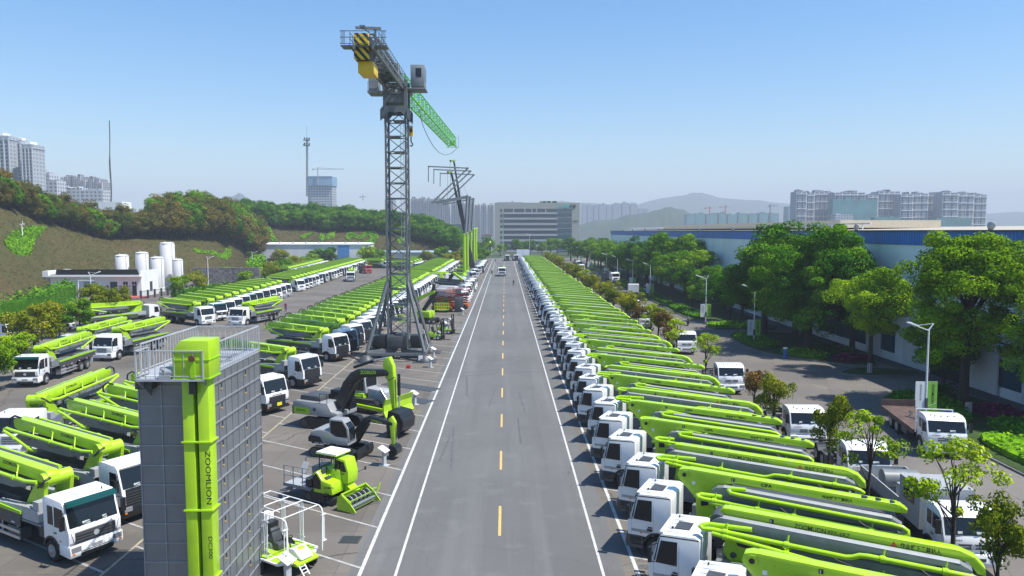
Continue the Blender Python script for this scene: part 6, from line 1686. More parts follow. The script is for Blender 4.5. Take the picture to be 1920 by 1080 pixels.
b.text('中联重科', (ox(1068), -.25, top - 3.6), (1, 0, 0), (0, 0, 1), 1.9, TEXTK, ox(1080) - ox(1068), .04); b.text('中联重科工程', (ox(1074.5), -.2, top - 13.4), (1, 0, 0), (0, 0, 1), 1.1, GREYD, ox(1085) - ox(1074.5), .03)
b.build('sign', OF)
# schoolhouse-like blocks left of it
def block(name, label, x0px, x1px, ytop, Y, depth, wmat, rows, cols, base=0.0, roof=None, wmat2=WIN, group=None, cat='building', wr=.55, wh=.55, roofh=0.0):
    a, e = D(x0px, ytop, Y), D(x1px, ytop, Y); w, h = e.x - a.x, a.z - base
    t = thing(name, label, cat, (a.x, Y, base), 0, group)
    b = MB(); b.span((0, 0, 0), (w, depth, h), wmat); b.build('wall', t)
    if roof: b = MB(); b.prism([(-.6, h), (w + .6, h), (w - .3, h + roofh), (.3, h + roofh)], -.6, depth + .6, roof); b.build('roof', t)
    for r in range(rows):
        for c in range(cols):
            x = w * (c + .5) / cols; z = h * (r + .5) / rows; b = MB() if (r, c) == (0, 0) else None
            if b is not None:
                b.span((-w / cols * wr / 2, -.06, -h / rows * wh / 2), (w / cols * wr / 2, .05, h / rows * wh / 2), wmat2); o = b.build('window', t, (x, -.02, z)); pm = o.data
            else:
                o = bpy.data.objects.new('window', pm); COL.objects.link(o); o.parent = t; o.location = (x, -.02, z)
    return t
block('school_block', 'white block with tall windows and slate mansard roof beyond the dark wood', 814, 868, 431, 455, 16, WALLG, 1, 7, 0, mat('slate_roof', (.12, .14, .15), .7), wr=.45, wh=.62, roofh=3.4)
block('gatehouse', 'small pale pink block left of the office building', 903, 922, 440, 470, 12, mat('pink_render', (.55, .47, .45), .8), 2, 3, 0, mat('pink_roof', (.35, .22, .2), .8), wr=.6, wh=.5, roofh=.5)
block('white_hoarding', 'pair of pale site panels standing beyond the end of the road', 968, 992, 468, 405, 2, mat('hoarding', (.55, .60, .66), .6), 1, 2, 0, wmat2=mat('hoarding_panel', (.66, .70, .74), .6), wr=.86, wh=.8, cat='hoarding')

# ------------------------------------------------------------------ white office, tanks and walls on the left
WO = thing('white_office', 'low white building with black parapet below the grassy hill', 'building', (-104, 171.4, 0))
b = MB(); b.span((0, 0, 0), (20.7, 8.4, 4.6), WALLG); b.span((20.3, 0, 4.6), (20.7, 8.4, 5.9), WALLG); wl = b.build('wall', WO)
b = MB(); b.span((-1.1, -1.1, 4.55), (20.9, .2, 4.95), WHITEP); b.span((-1.1, -1.1, 4.95), (0.2, 8, 5.9), WHITEP); b.span((.3, -.5, 4.96), (20.2, 8, 5.05), GREYD); b.prism([(1.0, 5.0), (20.0, 5.0), (19.6, 6.2), (1.2, 6.2)], .4, .6, BLACK); b.build('roof', WO)
for x0, x1, z0, z1, mt in ((2.4, 4.6, 1.5, 3.4, WIN), (7.6, 10.3, 0.2, 3.4, GREYL), (8.6, 10.0, .1, 2.5, BLACK), (13.6, 15.2, 1.4, 3.4, WIN)):
    b = MB(); b.span((x0, -.08, z0), (x1, -.02 - (.1 if mt is BLACK else 0), z1), mt); b.span((x0 - .12, -.05, z0 - .1), (x1 + .12, -.01, z0), GREYL); o = b.build('window' if mt is WIN else 'door', WO)
for x0 in (16.6, 18.6):
    b = MB(); b.span((x0, -.07, .1), (x0 + 1.0, -.02, 3.4), BLACK); b.span((x0, -.1, 2.6), (x0 + 1.0, -.06, 2.7), WHITEP); b.span((x0 + .48, -.1, 2.7), (x0 + .54, -.06, 3.4), WHITEP); b.build('door', WO)
b = MB(); b.span((20.71, 4.0, 1.0), (20.78, 5.2, 3.2), WIN); b.build('window', WO)
for x in (12.2, 11.7): pass
b = MB(); b.cyl((13.0, -.1, 2.3), (13.0, -.16, 2.3), .6, WHITEP, 16); b.text('✚', (12.6, -.2, 2.0), (1, 0, 0), (0, 0, 1), .7, RED); b.build('emblem', WO)
b = MB(); b.span((15.6, -.09, 2.2), (16.2, -.03, 2.5), GREY); b.span((17.85, -.09, 2.2), (18.2, -.03, 2.5), GREY); b.build('plaque', WO)
for i, (x, y) in enumerate(((-86.8, 168.8), (-85.0, 168.6))):
    b = MB(); b.span((-.55, -.35, 0), (.55, .35, 1.1), RED); b.span((-.5, -.36, .5), (.5, -.355, .9), WHITEP); tag(b.build('fire_hose_box', loc=(x - 2.5, y + 1.6, 0)), ('left' if i == 0 else 'right') + ' of two red fire cabinets by the white building door', 'fire cabinet')
b = MB(); b.span((-88.8, 164.5, -.0), (-80.5, 169.2, .35), mat('red_paving', (.40, .08, .06), .9, var=.2)); b.span((-88.8, 163.9, 0), (-80.2, 164.5, .22), KERBR if False else M_KERB); struct(b.build('terrace'))
TANK = mat('tank_white', (0.64, 0.64, 0.63), .45, var=.05, scale=.4, dirt=(.5, .49, .46), dirt_amt=.45, dscale=.35)
def tank(px, ytop, Y, dpx, base, lab, plinth=None):
    c = D(px, ytop, Y); r = dpx / 2 * Y / FPX
    t = thing('storage_tank', lab, 'storage tank', (c.x, Y, 0), 0, 'white storage tanks behind the white building')
    h = c.z
    b = MB(); b.lathe([(r * .98, base), (r, base + .15), (r, h - .35), (r * .85, h - .12), (r * .3, h)], (0, 0, 0), TANK, 24); b.build('shell', t)
    b = MB(); b.lathe([(r * 1.03, h - .38), (r * 1.03, h - .3)], (0, 0, 0), GREYL, 24); b.tube([(r * .9, -r * .5, base), (r * .9, -r * .5, h - .3)], .06, STEEL, 5); b.cyl((-r * .3, 0, h - .05), (-r * .3, 0, h + .35), .09, STEEL, 6); b.cyl((r * .6, 0, h - .2), (r * .6, 0, h + .25), .07, STEEL, 6); b.build('fitting', t)
    b = MB()
    if plinth: b.lathe([(r * .9, 0), (r * .9, base)], (0, 0, 0), plinth, 20)
    else: b.lathe([(r * 1.02, 0), (r * 1.02, base)], (0, 0, 0), WALLG, 20)
    b.build('plinth', t)
for a in ((228, 477, 191, 24, 1.0, 'squat white storage tank, leftmost above the black parapet'), (265.5, 472, 191, 23, 1.0, 'white storage tank, second from the left above the parapet'),
          (294, 481, 186, 24, 1.0, 'white storage tank at the building corner, in front of the tallest'), (313, 454, 192, 26, 1.2, 'tallest white storage tank in the cluster'), (333, 485, 189, 18, 2.4, 'smallest white storage tank, rightmost, on a banded base')):
    tank(*a)
STONE = mat('rubble_stone', (0.16, 0.15, 0.145), .9, var=.5, scale=1.6, bump=.6, bscale=2.0)
b = MB(); b.span((-112, 182.5, 0), (-98, 183.2, 5.0), STONE); b.span((-112.2, 182.3, 5.0), (-98, 183.3, 5.25), M_KERB); tag(b.build('retaining_wall'), 'rough stone retaining wall left of the white building', 'retaining wall')
b = MB(); b.span((-84, 201, 0), (-66, 201.8, 5.2), STONE); tag(b.build('retaining_wall'), 'grey stone retaining wall right of the white tanks', 'retaining wall')
def fence(p, q, h, lab, mt=GREYD, panel=True):
    t = thing('fence', lab, 'fence', (p[0], p[1], 0)); p, q = Vector((0, 0, 0)), Vector((q[0] - p[0], q[1] - p[1], 0)); n = int((q - p).length / 2.2)
    for i in range(n + 1):
        b = MB(); b.box((0, 0, h / 2), (.35, .35, h), mt); b.build('post', t, p.lerp(q, i / n))
    b = MB()
    for z in (.35, h - .25): b.bar(p + Vector((0, 0, z)), q + Vector((0, 0, z)), .06, .06, mt)
    for i in range(n * 8): b.bar(p.lerp(q, i / (n * 8)) + Vector((0, 0, .2)), p.lerp(q, i / (n * 8)) + Vector((0, 0, h - .1)), .035, .035, mt)
    b.build('railings', t)
fence((-80.2, 164.6), (-76.5, 186), 1.9, 'dark iron fence with posts beside the end of the white building')
b = MB(); b.bar((-85.5, 150, 0), (-85.5, 150, 5.2), .12, .12, WHITEP); b.bar((-85.5, 150, 5.1), (-82.4, 150, 5.1), .12, .12, WHITEP); tag(b.build('height_barrier'), 'white right-angled pole before the white building', 'barrier pole')

# white hall in front of the second hill
a, e = D(455, 458, 318), D(690, 457, 318)
WH = thing('white_hall', 'long white hall with pale roof at the foot of the second hill', 'hall', (a.x, 318, 0)); w, h = e.x - a.x, a.z
W_H = rib_mat('white_hall_cladding', (.74, .75, .78), .5, .3, 'X')
b = MB(); b.span((0, 0, 0), (w, 14, h), W_H); b.build('wall', WH)
b = MB(); b.prismx([(-.4, h), (7, h + .7), (14.4, h)], -.4, w + .4, WHITEP); rf = b.build('roof', WH)
for i in range(9): b = MB(); b.lathe([(.5, 0), (.55, .5), (.2, .8)], (0, 0, 0), STEEL, 8); b.build('vent', rf, (4 + i * w / 9.5, 2.5, h + .2))
b = MB(); x0 = D(634, 480, 318).x - a.x; b.span((x0, -.15, 3.0), (x0 + 4.8, -.02, h - .5), mat('blue_panel', (.08, .25, .55), .5)); b.build('sign_panel', WH)
for i in range(7):
    x = 3 + i * w / 7.4; b = MB(); b.span((x, -.1, .2), (x + 3.6, -.02, 3.4), GREYD if i % 2 else GREYL); b.build('door', WH)
a2 = D(690, 470, 330); b = MB(); b.span((0, 0, 0), (36, 8, 5.6), GREYL); b.prismx([(-.4, 5.6), (4, 6.3), (8.4, 5.6)], -.4, 36.4, mat('blue_grey_roof', (.3, .38, .45), .5)); tag(b.build('shed', loc=(a2.x, 330, 0)), 'low shed with blue-grey roof behind the crane mast at the hill foot', 'shed')
a3 = D(153, 378, 320); b = MB(); b.span((0, 0, 8), (17, 8, a3.z), WALLG); b.span((4.6, -.06, a3.z - 2.6), (5.4, -.02, a3.z - 1.2), WIN); b.span((6.3, -.06, a3.z - 3.0), (7.0, -.02, a3.z - 1.5), WIN); tag(b.build('hilltop_house', loc=(a3.x, 320, 0)), 'small white house showing between the two bronze tree groups', 'house')

# ------------------------------------------------------------------ city beyond: towers
def facade_mat(name, wall, win, fw, fh, ww=.62, wh=.5, rough=.7):
    m = bpy.data.materials.new(name); t, N, L = nt(m); b = N['Principled BSDF']; b.inputs['Roughness'].default_value = rough
    tc = N.new('ShaderNodeTexCoord'); sp = N.new('ShaderNodeSeparateXYZ'); L.new(tc.outputs['Object'], sp.inputs[0])
    def cell(sock, step, frac):
        d = N.new('ShaderNodeMath'); d.operation = 'DIVIDE'; d.inputs[1].default_value = step; L.new(sock, d.inputs[0])
        f = N.new('ShaderNodeMath'); f.operation = 'FRACT'; L.new(d.outputs[0], f.inputs[0])
        g = N.new('ShaderNodeMath'); g.operation = 'LESS_THAN'; g.inputs[1].default_value = frac; L.new(f.outputs[0], g.inputs[0]); return g.outputs[0]
    ad = N.new('ShaderNodeMath'); ad.operation = 'ADD'; L.new(sp.outputs['X'], ad.inputs[0]); L.new(sp.outputs['Y'], ad.inputs[1])
    mu = N.new('ShaderNodeMath'); mu.operation = 'MULTIPLY'; L.new(cell(ad.outputs[0], fw, ww), mu.inputs[0]); L.new(cell(sp.outputs['Z'], fh, wh), mu.inputs[1])
    x = N.new('ShaderNodeMix'); x.data_type = 'RGBA'; x.inputs['A'].default_value = (*wall, 1); x.inputs['B'].default_value = (*win, 1); L.new(mu.outputs[0], x.inputs['Factor']); L.new(x.outputs['Result'], b.inputs['Base Color'])
    return m
FC_GREY = facade_mat('tower_facade_grey', (.30, .31, .34), (.10, .12, .15), 3.4, 3.1)
FC_WHITE = facade_mat('tower_facade_white', (.46, .47, .49), (.13, .17, .21), 3.6, 3.1, .55, .5)
FC_BROWN = facade_mat('tower_facade_grey_brown', (.26, .25, .27), (.10, .11, .13), 3.0, 3.1)
NETG = mat('scaffold_netting', (0.10, 0.26, 0.25), .9, var=.25, scale=.06)
NETB = mat('scaffold_netting_blue', (0.16, 0.30, 0.42), .9, var=.15, scale=.05)
def tower(px0, px1, ytop, Y, dep, fm, lab, group, steps=1, name='apartment_tower', base=-1.0, bays=0, bands=0, seed=0, cat='apartment tower'):
    a, e = D(px0, ytop, Y), D(px1, ytop, Y); w, h = e.x - a.x, a.z - base; rq = random.Random(seed * 31 + int(px0))
    t = thing(name, lab, cat, (a.x, Y, base), 0, group)
    b = MB(); b.span((0, 0, 0), (w, dep, h), fm)
    wl = b.build('wall', t)
    b = MB()
    for i in range(steps + 1):
        x = rq.uniform(.05, .75) * w; b.span((x, dep * .2, h), (x + w * rq.uniform(.12, .25), dep * .7, h + h * rq.uniform(.02, .05)), fm)
    b.build('roof_structure', t)
    if bays:
        b = MB()
        for i in range(bays):
            x = w * (i + .5) / bays; b.span((x - w / bays * .26, -dep * .09, 0), (x + w / bays * .26, -.02, h * .985), fm)
        for i in range(bays + 1):
            x = w * i / bays; b.span((x - .35, -.5, 0), (x + .35, -.05, h), WALLG)
        b.build('bay', t)
    if bands:
        b = MB()
        for i in range(bands): z = h * (i + .6) / bands; b.span((-.2, -dep * .1 - .3, z), (w + .2, -.01, z + .9), WALLG)
        b.build('band', t)
    return t
def nth(i, n): return f"{ordinal(i) if i else 'leftmost'}"
RB = 'apartment towers beyond the hall roof on the right'
for i, (x0, x1, y0) in enumerate(((1494, 1512, 359), (1513, 1527, 362), (1528, 1562, 360), (1566, 1622, 361), (1628, 1646, 366), (1648, 1688, 359), (1690, 1712, 364), (1712, 1740, 363), (1741, 1768, 363), (1768, 1796, 361), (1798, 1826, 363), (1827, 1850, 365))):
    tower(x0, x1, y0, 1000 + (i % 3) * 14, 22, FC_GREY, f"hazy grey apartment tower above the hall roof, {nth(i, 12)} counting from the left of the cluster" if i else 'hazy grey apartment tower above the hall roof, leftmost of the cluster', RB, 2, bays=2 if x1 - x0 < 30 else 4, bands=7, seed=i)
tower(1562, 1645, 374, 960, 10, NETG, 'broad building wrapped in green netting before the apartment cluster', None, 0, 'netted_building', cat='building')
tower(1640, 1690, 407, 930, 10, NETG, 'low green-netted site building among the apartment cluster', None, 0, 'netted_building', cat='building'); tower(1755, 1822, 409, 930, 10, NETG, 'low green-netted site building right of the cluster middle', None, 0, 'netted_building', cat='building')
tower(1566, 1600, 402, 925, 12, FC_WHITE, 'low pavilion with dark glass before the netted building', None, 0, 'pavilion', cat='building')
GT = 'green-netted towers under construction on the skyline'
for i, (x0, x1, y0) in enumerate(((1288, 1303, 402), (1304, 1322, 400), (1325, 1345, 401), (1348, 1362, 399), (1365, 1382, 402), (1385, 1402, 400), (1405, 1420, 401), (1424, 1440, 399), (1443, 1461, 400), (1478, 1492, 387))):
    tower(x0, x1, y0, 1500, 25, NETG, f"green-netted tower under construction below the hills, {nth(i, 10)} in its row" if i else 'green-netted tower under construction below the hills, leftmost in its row', GT, 1, seed=i)
HG = 'pale hazy towers right of the office block'
for i, (x0, x1, y0) in enumerate(((1092, 1100, 384), (1102, 1112, 384), (1114, 1122, 385), (1124, 1135, 383), (1138, 1147, 385), (1149, 1164, 382), (1167, 1180, 380), (1183, 1195, 382), (1198, 1206, 391), (1208, 1216, 392))):
    tower(x0, x1, y0, 2300, 30, FC_GREY, 'pale hazy tower in the far row right of the office block', HG, 1, seed=i)
LG = 'grey-brown towers behind the lime masts'
for i, (x0, x1, y0) in enumerate(((722, 738, 372), (770, 783, 372), (785, 797, 371), (799, 812, 373), (814, 826, 371), (829, 842, 374), (846, 858, 380), (860, 872, 381), (875, 888, 378), (890, 900, 384), (902, 912, 383), (914, 926, 384))):
    tower(x0, x1, y0, 1200, 24, FC_BROWN, 'grey-brown apartment tower in the hazy row left of the office block', LG, 1, bays=3, seed=i)
# nearer white towers at the left edge, with their own windows
FC_TALL = facade_mat('tower_facade_tall', (.38, .40, .43), (.20, .24, .28), 4.2, 3.05, .55, .55)
TWG = mat('tower_trim', (.44, .46, .48), .8)
def white_tower(px0, px1, ytop, Y, cols, lab, rows=22, base=20):
    a, e = D(px0, ytop, Y), D(px1, ytop, Y); w, h = e.x - a.x, a.z - base
    t = thing('apartment_tower', lab, 'apartment tower', (a.x, Y, base), 0, 'white apartment towers at the upper left')
    b = MB(); b.span((0, 0, 0), (w, 16, h), FC_TALL); b.span((w * .1, 3, h), (w * .6, 12, h + 2.5), WALLG); b.span((-.5, -.6, h - 3.2), (w + .5, 16.5, h - 2.6), TWG); b.build('wall', t)
    b = MB()
    for c in range(cols + 1): x = w * c / cols; b.span((x - .35, -1.0, 0), (x + .35, 0, h - 3.3), TWG)
    b.build('pier', t)
    b = MB(); ww, wh = w / cols * .52, h / rows * .5; b.span((-ww / 2, -.1, -wh / 2), (ww / 2, .05, wh / 2), WIN); me = None
    for r in range(rows):
        for c in range(cols):
            if r * cols + c >= 100: continue
            p = (w * (c + .5) / cols, -.03, h - 5.5 - (h - 6) * r / rows)
            if me is None: o = b.build('window', t, p); me = o.data
            else: o = bpy.data.objects.new('window', me); COL.objects.link(o); o.parent = t; o.location = p
white_tower(-22, 16, 254, 600, 4, 'tall white apartment tower cut by the left frame edge'); white_tower(18, 38, 262, 610, 3, 'tall white apartment tower, middle of the three at upper left'); white_tower(40.5, 60, 270, 600, 3, 'white apartment tower, lowest and rightmost of the three at upper left')
for i, (x0, x1, y0, Y) in enumerate(((62, 78, 322, 640), (76, 92, 325, 640), (93, 106, 338, 640), (108, 128, 350, 660), (128, 152, 352, 660), (153, 192, 356, 660))):
    tower(x0, x1, y0, Y, 14, FC_WHITE, f"low white apartment block stepping down behind the hill trees, {nth(i, 6)} of the six" if i else 'low white apartment block stepping down behind the hill trees, beside the tall towers', 'white blocks behind the hill trees', 1, base=20, seed=i)
for i, (x0, x1, y0) in enumerate(((109, 118, 337), (119, 134, 331), (134, 151, 331), (152, 160, 336), (163, 187, 335), (186, 192, 341))):
    tower(x0, x1, y0, 1000, 20, FC_BROWN, 'hazy grey tower block behind the low white blocks', 'hazy grey blocks behind the white blocks', 2, base=10, bays=2, seed=i)
ut = tower(577, 622, 345, 1100, 30, facade_mat('raw_concrete_frame', (.42, .44, .46), (.10, .12, .14), 4.0, 3.6, .7, .62), 'unfinished tower with blue netted top behind the dark wood', None, 0, 'unfinished_tower')
a, e = D(576, 330.5, 1098), D(623, 348, 1098); b = MB(); b.span((0, 0, 0), (e.x - a.x, 34, a.z - e.z), NETB); b.build('safety_net', ut, (a.x - ut.location.x, -3, e.z + 1))
def far_crane(px, ybase, ytop, xl, xr, Y, mt, lab):
    t = thing('far_tower_crane', lab, 'tower crane', (D(px, 400, Y).x, Y, 0), 0, 'far construction cranes'); k = Y / FPX
    z0, z1 = D(px, ybase, Y).z, D(px, ytop, Y).z
    b = MB(); b.bar((0, 0, z0), (0, 0, z1 + 3 * k), 1.6 * k, 1.6 * k, mt); b.build('mast', t)
    b = MB(); b.bar(((xl - px) * k, 0, z1), ((xr - px) * k, 0, z1), 1.1 * k, 1.1 * k, mt); b.bar((0, 0, z1 + 3 * k), ((xr - px) * k * .6, 0, z1 + .5 * k), .4 * k, .4 * k, mt); b.build('jib', t)
    b = MB(); b.span(((xl - px) * k, -k, z1 - 2 * k), ((xl - px) * k + 2.5 * k, k, z1), mt); b.build('counterweight', t)
far_crane(597.5, 345, 317, 587, 646, 1095, GREYL, 'thin construction crane on the unfinished tower behind the wood'); far_crane(681, 376, 369, 675, 687, 1400, GREYL, 'tiny crane above the dark wood left of the main crane mast')
far_crane(1330, 402, 390, 1321, 1334, 1490, RED, 'tiny red crane on the green-netted towers, left one'); far_crane(1360, 402, 388, 1349, 1366, 1490, RED, 'tiny red crane on the green-netted towers, right one'); far_crane(1444, 420, 386, 1440, 1458, 1200, GREY, 'thin grey crane left of the apartment cluster')
# masts on the hills
def mast(px, yb, yt, Y, lab, plat, bend=0.0):
    p0, p1 = D(px, yb, Y), D(px - (3 if bend else 0), yt, Y); t = thing('radio_mast', lab, 'radio mast', (p0.x, Y, p0.z)); d = p1 - p0; k = Y / FPX
    b = MB()
    if bend:
        pts = [Vector((0, 0, 0))] + [d * f + Vector((bend * math.sin(f * 9) * (1 - f), 0, 0)) for f in np.linspace(.1, 1, 12)]
        b.tube(pts, .3, GREYD, 5, [.28] * 4 + [.34] * 3 + [.2] * 6)
    else:
        lattice(b, (0, 0, 0), d, .8, .8, 40, .075, GREY, .045, (0, 1, 0)); b.bar(d, d + Vector((0, 0, 7)), .12, .12, GREY)
    b.build('mast', t)
    for f in plat:
        c = d * f; b = MB(); b.lathe([(1.5, 0), (1.5, .15)], c, GREYD, 10)
        for i in range(6):
            a_ = i * 1.05; q = c + Vector((1.5 * math.cos(a_), 1.5 * math.sin(a_), 0)); b.box(q + Vector((0, 0, .8)), (.35, .3, 1.8), GREY)
        b.lathe([(.2, 1.2), (.7, 1.5)], c + Vector((-1.8, -.8, .6)), WHITEP, 8, 'y'); b.build('antenna_platform', t)
mast(575.5, 368, 258, 430, 'tall lattice radio mast with antenna platforms on the wooded hill', (.86, .95)); mast(208, 382, 226, 330, 'thin guyed mast with bent middle above the hill saddle', (), .35)

# ------------------------------------------------------------------ trees
camph_d = [make_tree('camphor', 20 + i, 14, ell_lobes(30 + i, 13, 5.6, 9.0, 6.2, 2.6), 125, 250, .25, 1.32, LF_DARK, .38, nl=16, shell=.58, flat=.7) for i in range(2)]
camph_m = [make_tree('camphor', 40 + i, 13, ell_lobes(50 + i, 13, 4.9, 8.4, 5.2, 2.3), 118, 220, .25, 1.27, LF_MID, .34, nl=16, shell=.56, flat=.7) for i in range(3)]
big_dark = make_tree('camphor', 71, 15.5, ell_lobes(72, 17, 6.6, 8.8, 7.2, 2.8), 265, 400, .19, 1.25, LF_DARK, .45, nl=20, shell=.56, flat=.7)
light_a = make_tree('camphor', 81, 11.2, ell_lobes(82, 11, 3.9, 7.4, 4.2, 1.9), 100, 340, .16, .95, LF_LIGHT, .22, white=1.1, nl=18, shell=.48, flat=.7)
light_b = make_tree('camphor', 91, 14.6, ell_lobes(96, 16, 5.2, 9.0, 6.2, 2.3), 175, 390, .17, 1.1, LF_LIGHT, .34, white=0, nl=22, shell=.48, flat=.7)
GRT = 'dense camphor trees along the hall'
plant_tree('camphor_tree', big_dark, (37.6, 91.6, 0), .4, 1.0, 'large dark dense camphor tree, tallest dark crown right of the service road', group=GRT)
plant_tree('camphor_tree', camph_d[1], (41.2, 87.5, 0), 1.4, (.85, .85, .78), 'dark camphor tree tucked behind the right flank of the tallest dark crown', group=GRT)
plant_tree('camphor_tree', light_a, (38.3, 77.2, .1), 2.1, 1.0, 'light green young camphor with whitewashed trunk on the small oval island', group=GRT)
plant_tree('camphor_tree', light_b, (38.8, 62.0, .1), .9, 1.0, 'big light green camphor with visible dark limbs right of the lamp banners', group=GRT)
plant_tree('camphor_tree', light_b, (42.0, 54.5, .1), 3.2, (.78, .78, .72), 'light green camphor cut by the right frame edge', group=GRT)
plant_tree('camphor_tree', camph_m[0], (41.5, 69.5, 0), 3.9, (.5, .5, .5), 'shaded bushy tree between the two light camphors by the hall doors', group=GRT)
rq = random.Random(21); i = 0
for y, xs in [(100, (40.5,)), (107, (37.5, 42)), (115, (40.5,)), (121, (36.8,)), (128, (41.0,)), (134, (36.8,)), (141, (41.5,)), (147, (37.0,)), (155, (40.5,)), (162, (36.6,)), (169, (41.0,)), (176, (37.0,)), (184, (41,)), (191, (36.6,)), (199, (40.5,)), (207, (36.8,)), (215, (40.6,)), (224, (37,)), (233, (40.5,)), (242, (36.6,)), (251, (40,)), (260, (36.5,)), (270, (39,)), (280, (36,)), (290, (40,)), (300, (36,)), (312, (39,)), (324, (35.5,)), (336, (38,)), (350, (34,)), (362, (40,)), (375, (33,))]:
    for x in xs:
        pr = (camph_d + camph_m)[rq.choice([0, 1, 1, 2, 3, 4] if y < 150 else [0, 2, 3, 4, 3])]
        s = rq.uniform(.84, 1.04) * (.9 if y > 200 else 1) * (.62 if 112 < y < 150 else 1)
        lab = f"dark green camphor beyond the tallest dark crown, {ordinal(i)} going away" if i < 5 else 'green camphor tree in the long row in front of the hall'
        plant_tree('camphor_tree', pr, (x, y, 0), rq.uniform(0, 6.28), (s, s, s * rq.uniform(.88, 1.02)), lab, group=GRT); i += 1
# trees across the end, before the office
for k in range(26):
    x = -62 + k * 5.2 + rq.uniform(-2, 2); y = rq.uniform(425, 470); s = rq.uniform(.55, .85)
    if -3 < x < 1: s *= .7
    plant_tree('camphor_tree', camph_m[k % 3], (x, y, 0), rq.uniform(0, 6), s, 'round tree in the belt before the office building at the end of the road', group='trees in front of the office building')

# slope woods
hb = [make_tree('hill_tree', 100 + i, 10, ell_lobes(110 + i, 8, 3.6, 6.6, 4.0, 1.9), 80, 130, .30, 1.2, m, .2, nl=6) for i, m in enumerate((LF_BROWN, LF_BROWN, LF_MID, LF_BROWN))]
hd_ = [make_tree('hill_tree', 130 + i, 13, ell_lobes(140 + i, 9, 4.7, 8.6, 5.4, 2.4), 80, 120, .38, 1.55, m, .25, nl=5) for i, m in enumerate((LF_DARK, LF_DARK, LF_MID))]
def hill_wood(f, bvh, n, rows, protos, lab, group, smin, smax, t0, t1, seed, rowgap=5.5, up=0, sink=.6):
    rq = random.Random(seed)
    for r in range(rows):
        for q in range(n):
            t = t0 + (t1 - t0) * (q + .5 * (r % 2) + rq.uniform(-.25, .25)) / n
            if not 0 <= t <= 1: continue
            bs, c = f(t); h = Vector((c.x - bs.x, c.y - bs.y, 0)).normalized()
            p = Vector((c.x, c.y, 0)) + h * (r * rowgap - 1.5 + rq.uniform(-1, 1)); z = on_hill(bvh, p.x, p.y)
            s = rq.uniform(smin, smax) * (1 + up * r)
            plant_tree('hill_tree', protos[rq.randrange(len(protos))], (p.x, p.y, z - sink), rq.uniform(0, 6.28), (s, s, s * rq.uniform(.9, 1.1)), lab, group=group)
hill_wood(f1, bvh1, 20, 3, hb, 'bronze-green tree on the left hill above the white building', 'bronze trees on the left hill', .62, .8, .06, .50, 3)
hill_wood(f1, bvh1, 7, 4, hb, 'bronze-green tree in the domed wood left of the radio mast', 'bronze trees in the domed wood', 1.05, 1.25, .49, .61, 4, 5.0, .04)
hill_wood(f1, bvh1, 17, 4, hb, 'bronze-green tree in the tall right half of the domed wood', 'bronze trees in the domed wood', 1.2, 1.36, .61, .885, 8, 5.0, .02, 1.2)
hill_wood(f2, bvh2, 20, 4, hd_, 'dark evergreen on the second hill below the radio mast', 'dark trees on the second hill', .78, .95, .06, .44, 5, 7.0, .02, 2.6)
hill_wood(f2, bvh2, 20, 4, hd_, 'dark evergreen on the second hill behind the main crane mast', 'dark trees on the second hill behind the crane', .70, .86, .44, .93, 6, 7.0, .02, 2.6)

# small parking trees behind the right-hand row
lime_s = [make_tree('parking_tree', 200 + i, 5.4, [(0, 0, 4.9, .95, .95, .7), (-1.2, .3, 4.0, .65, .55, .4), (.5, .2, 3.0, .5, .5, .35), (1.2, -.3, 4.1, .6, .55, .35)], 20, 110, .115, .42, LF_LIME, .09, nl=12, trunk_h=4.8) for i in range(2)]
oliv_s = [make_tree('parking_tree', 210 + i, 5.2, ell_lobes(215 + i, 6, 1.5, 3.7, 1.6, .8), 38, 130, .13, .48, LF_OLIVE, .1, nl=10, trunk_h=4.4) for i in range(2)]
red_s = [make_tree('parking_tree', 220 + i, 4.4, ell_lobes(225 + i, 5, 1.2, 3.3, 1.3, .65), 30, 90, .12, .4, LF_REDB, .08, nl=10, trunk_h=4.0) for i in range(2)]
GP = 'small parking trees behind the right-hand row'
tx = 18.9
for px, pr, s, rz, lab in ((1908, oliv_s[0], (.72, .72, .95), 1, 'olive-bronze small tree cut by the lower right frame edge'), (1817, lime_s[0], 1.1, .3, 'sparse lime-green small tree over the grey service truck'), (1645, lime_s[1], 1.0, 2.2, 'sparse lime-green small tree in front of the white chassis truck'),
                        (1570, oliv_s[1], (.74, .74, 1.08), .5, 'olive small tree right of the white truck between bushy trees'), (1460, oliv_s[0], (.74, .74, .95), 3, 'olive small tree left of the white truck between bushy trees'), (1421, red_s[0], (.8, .8, 1.05), 1, 'thin reddish-brown small tree, left of the two olive ones'),
                        (1328, lime_s[0], .95, 4, 'light green sparse tree in front of the white truck nose'), (1272, lime_s[1], .95, 1.2, 'mid green sparse tree at the boom ends, left of the white truck nose'), (1255, red_s[1], 1.2, 2, 'reddish small tree in the clump beside the round bushy crown'), (1236, oliv_s[1], 1.12, 5, 'round bushy olive tree heading the small clump by the lane')):
    Y = tx * FPX / (px - 947)
    plant_tree('parking_tree', pr, (tx, Y, 0), rz, s, lab, group=GP)
y = 97; i = 0
while y < 345:
    pr = rq.choice([oliv_s[0], oliv_s[1], oliv_s[0], red_s[0], lime_s[1]]) if not (196 < y < 225) else rq.choice([red_s[0], oliv_s[0]])
    plant_tree('parking_tree', pr, (tx + rq.uniform(-.5, .5), y, 0), rq.uniform(0, 6), rq.uniform(.9, 1.2), 'small bushy tree in the far strip behind the lime booms', group=GP); y += rq.uniform(4.5, 7.0); i += 1
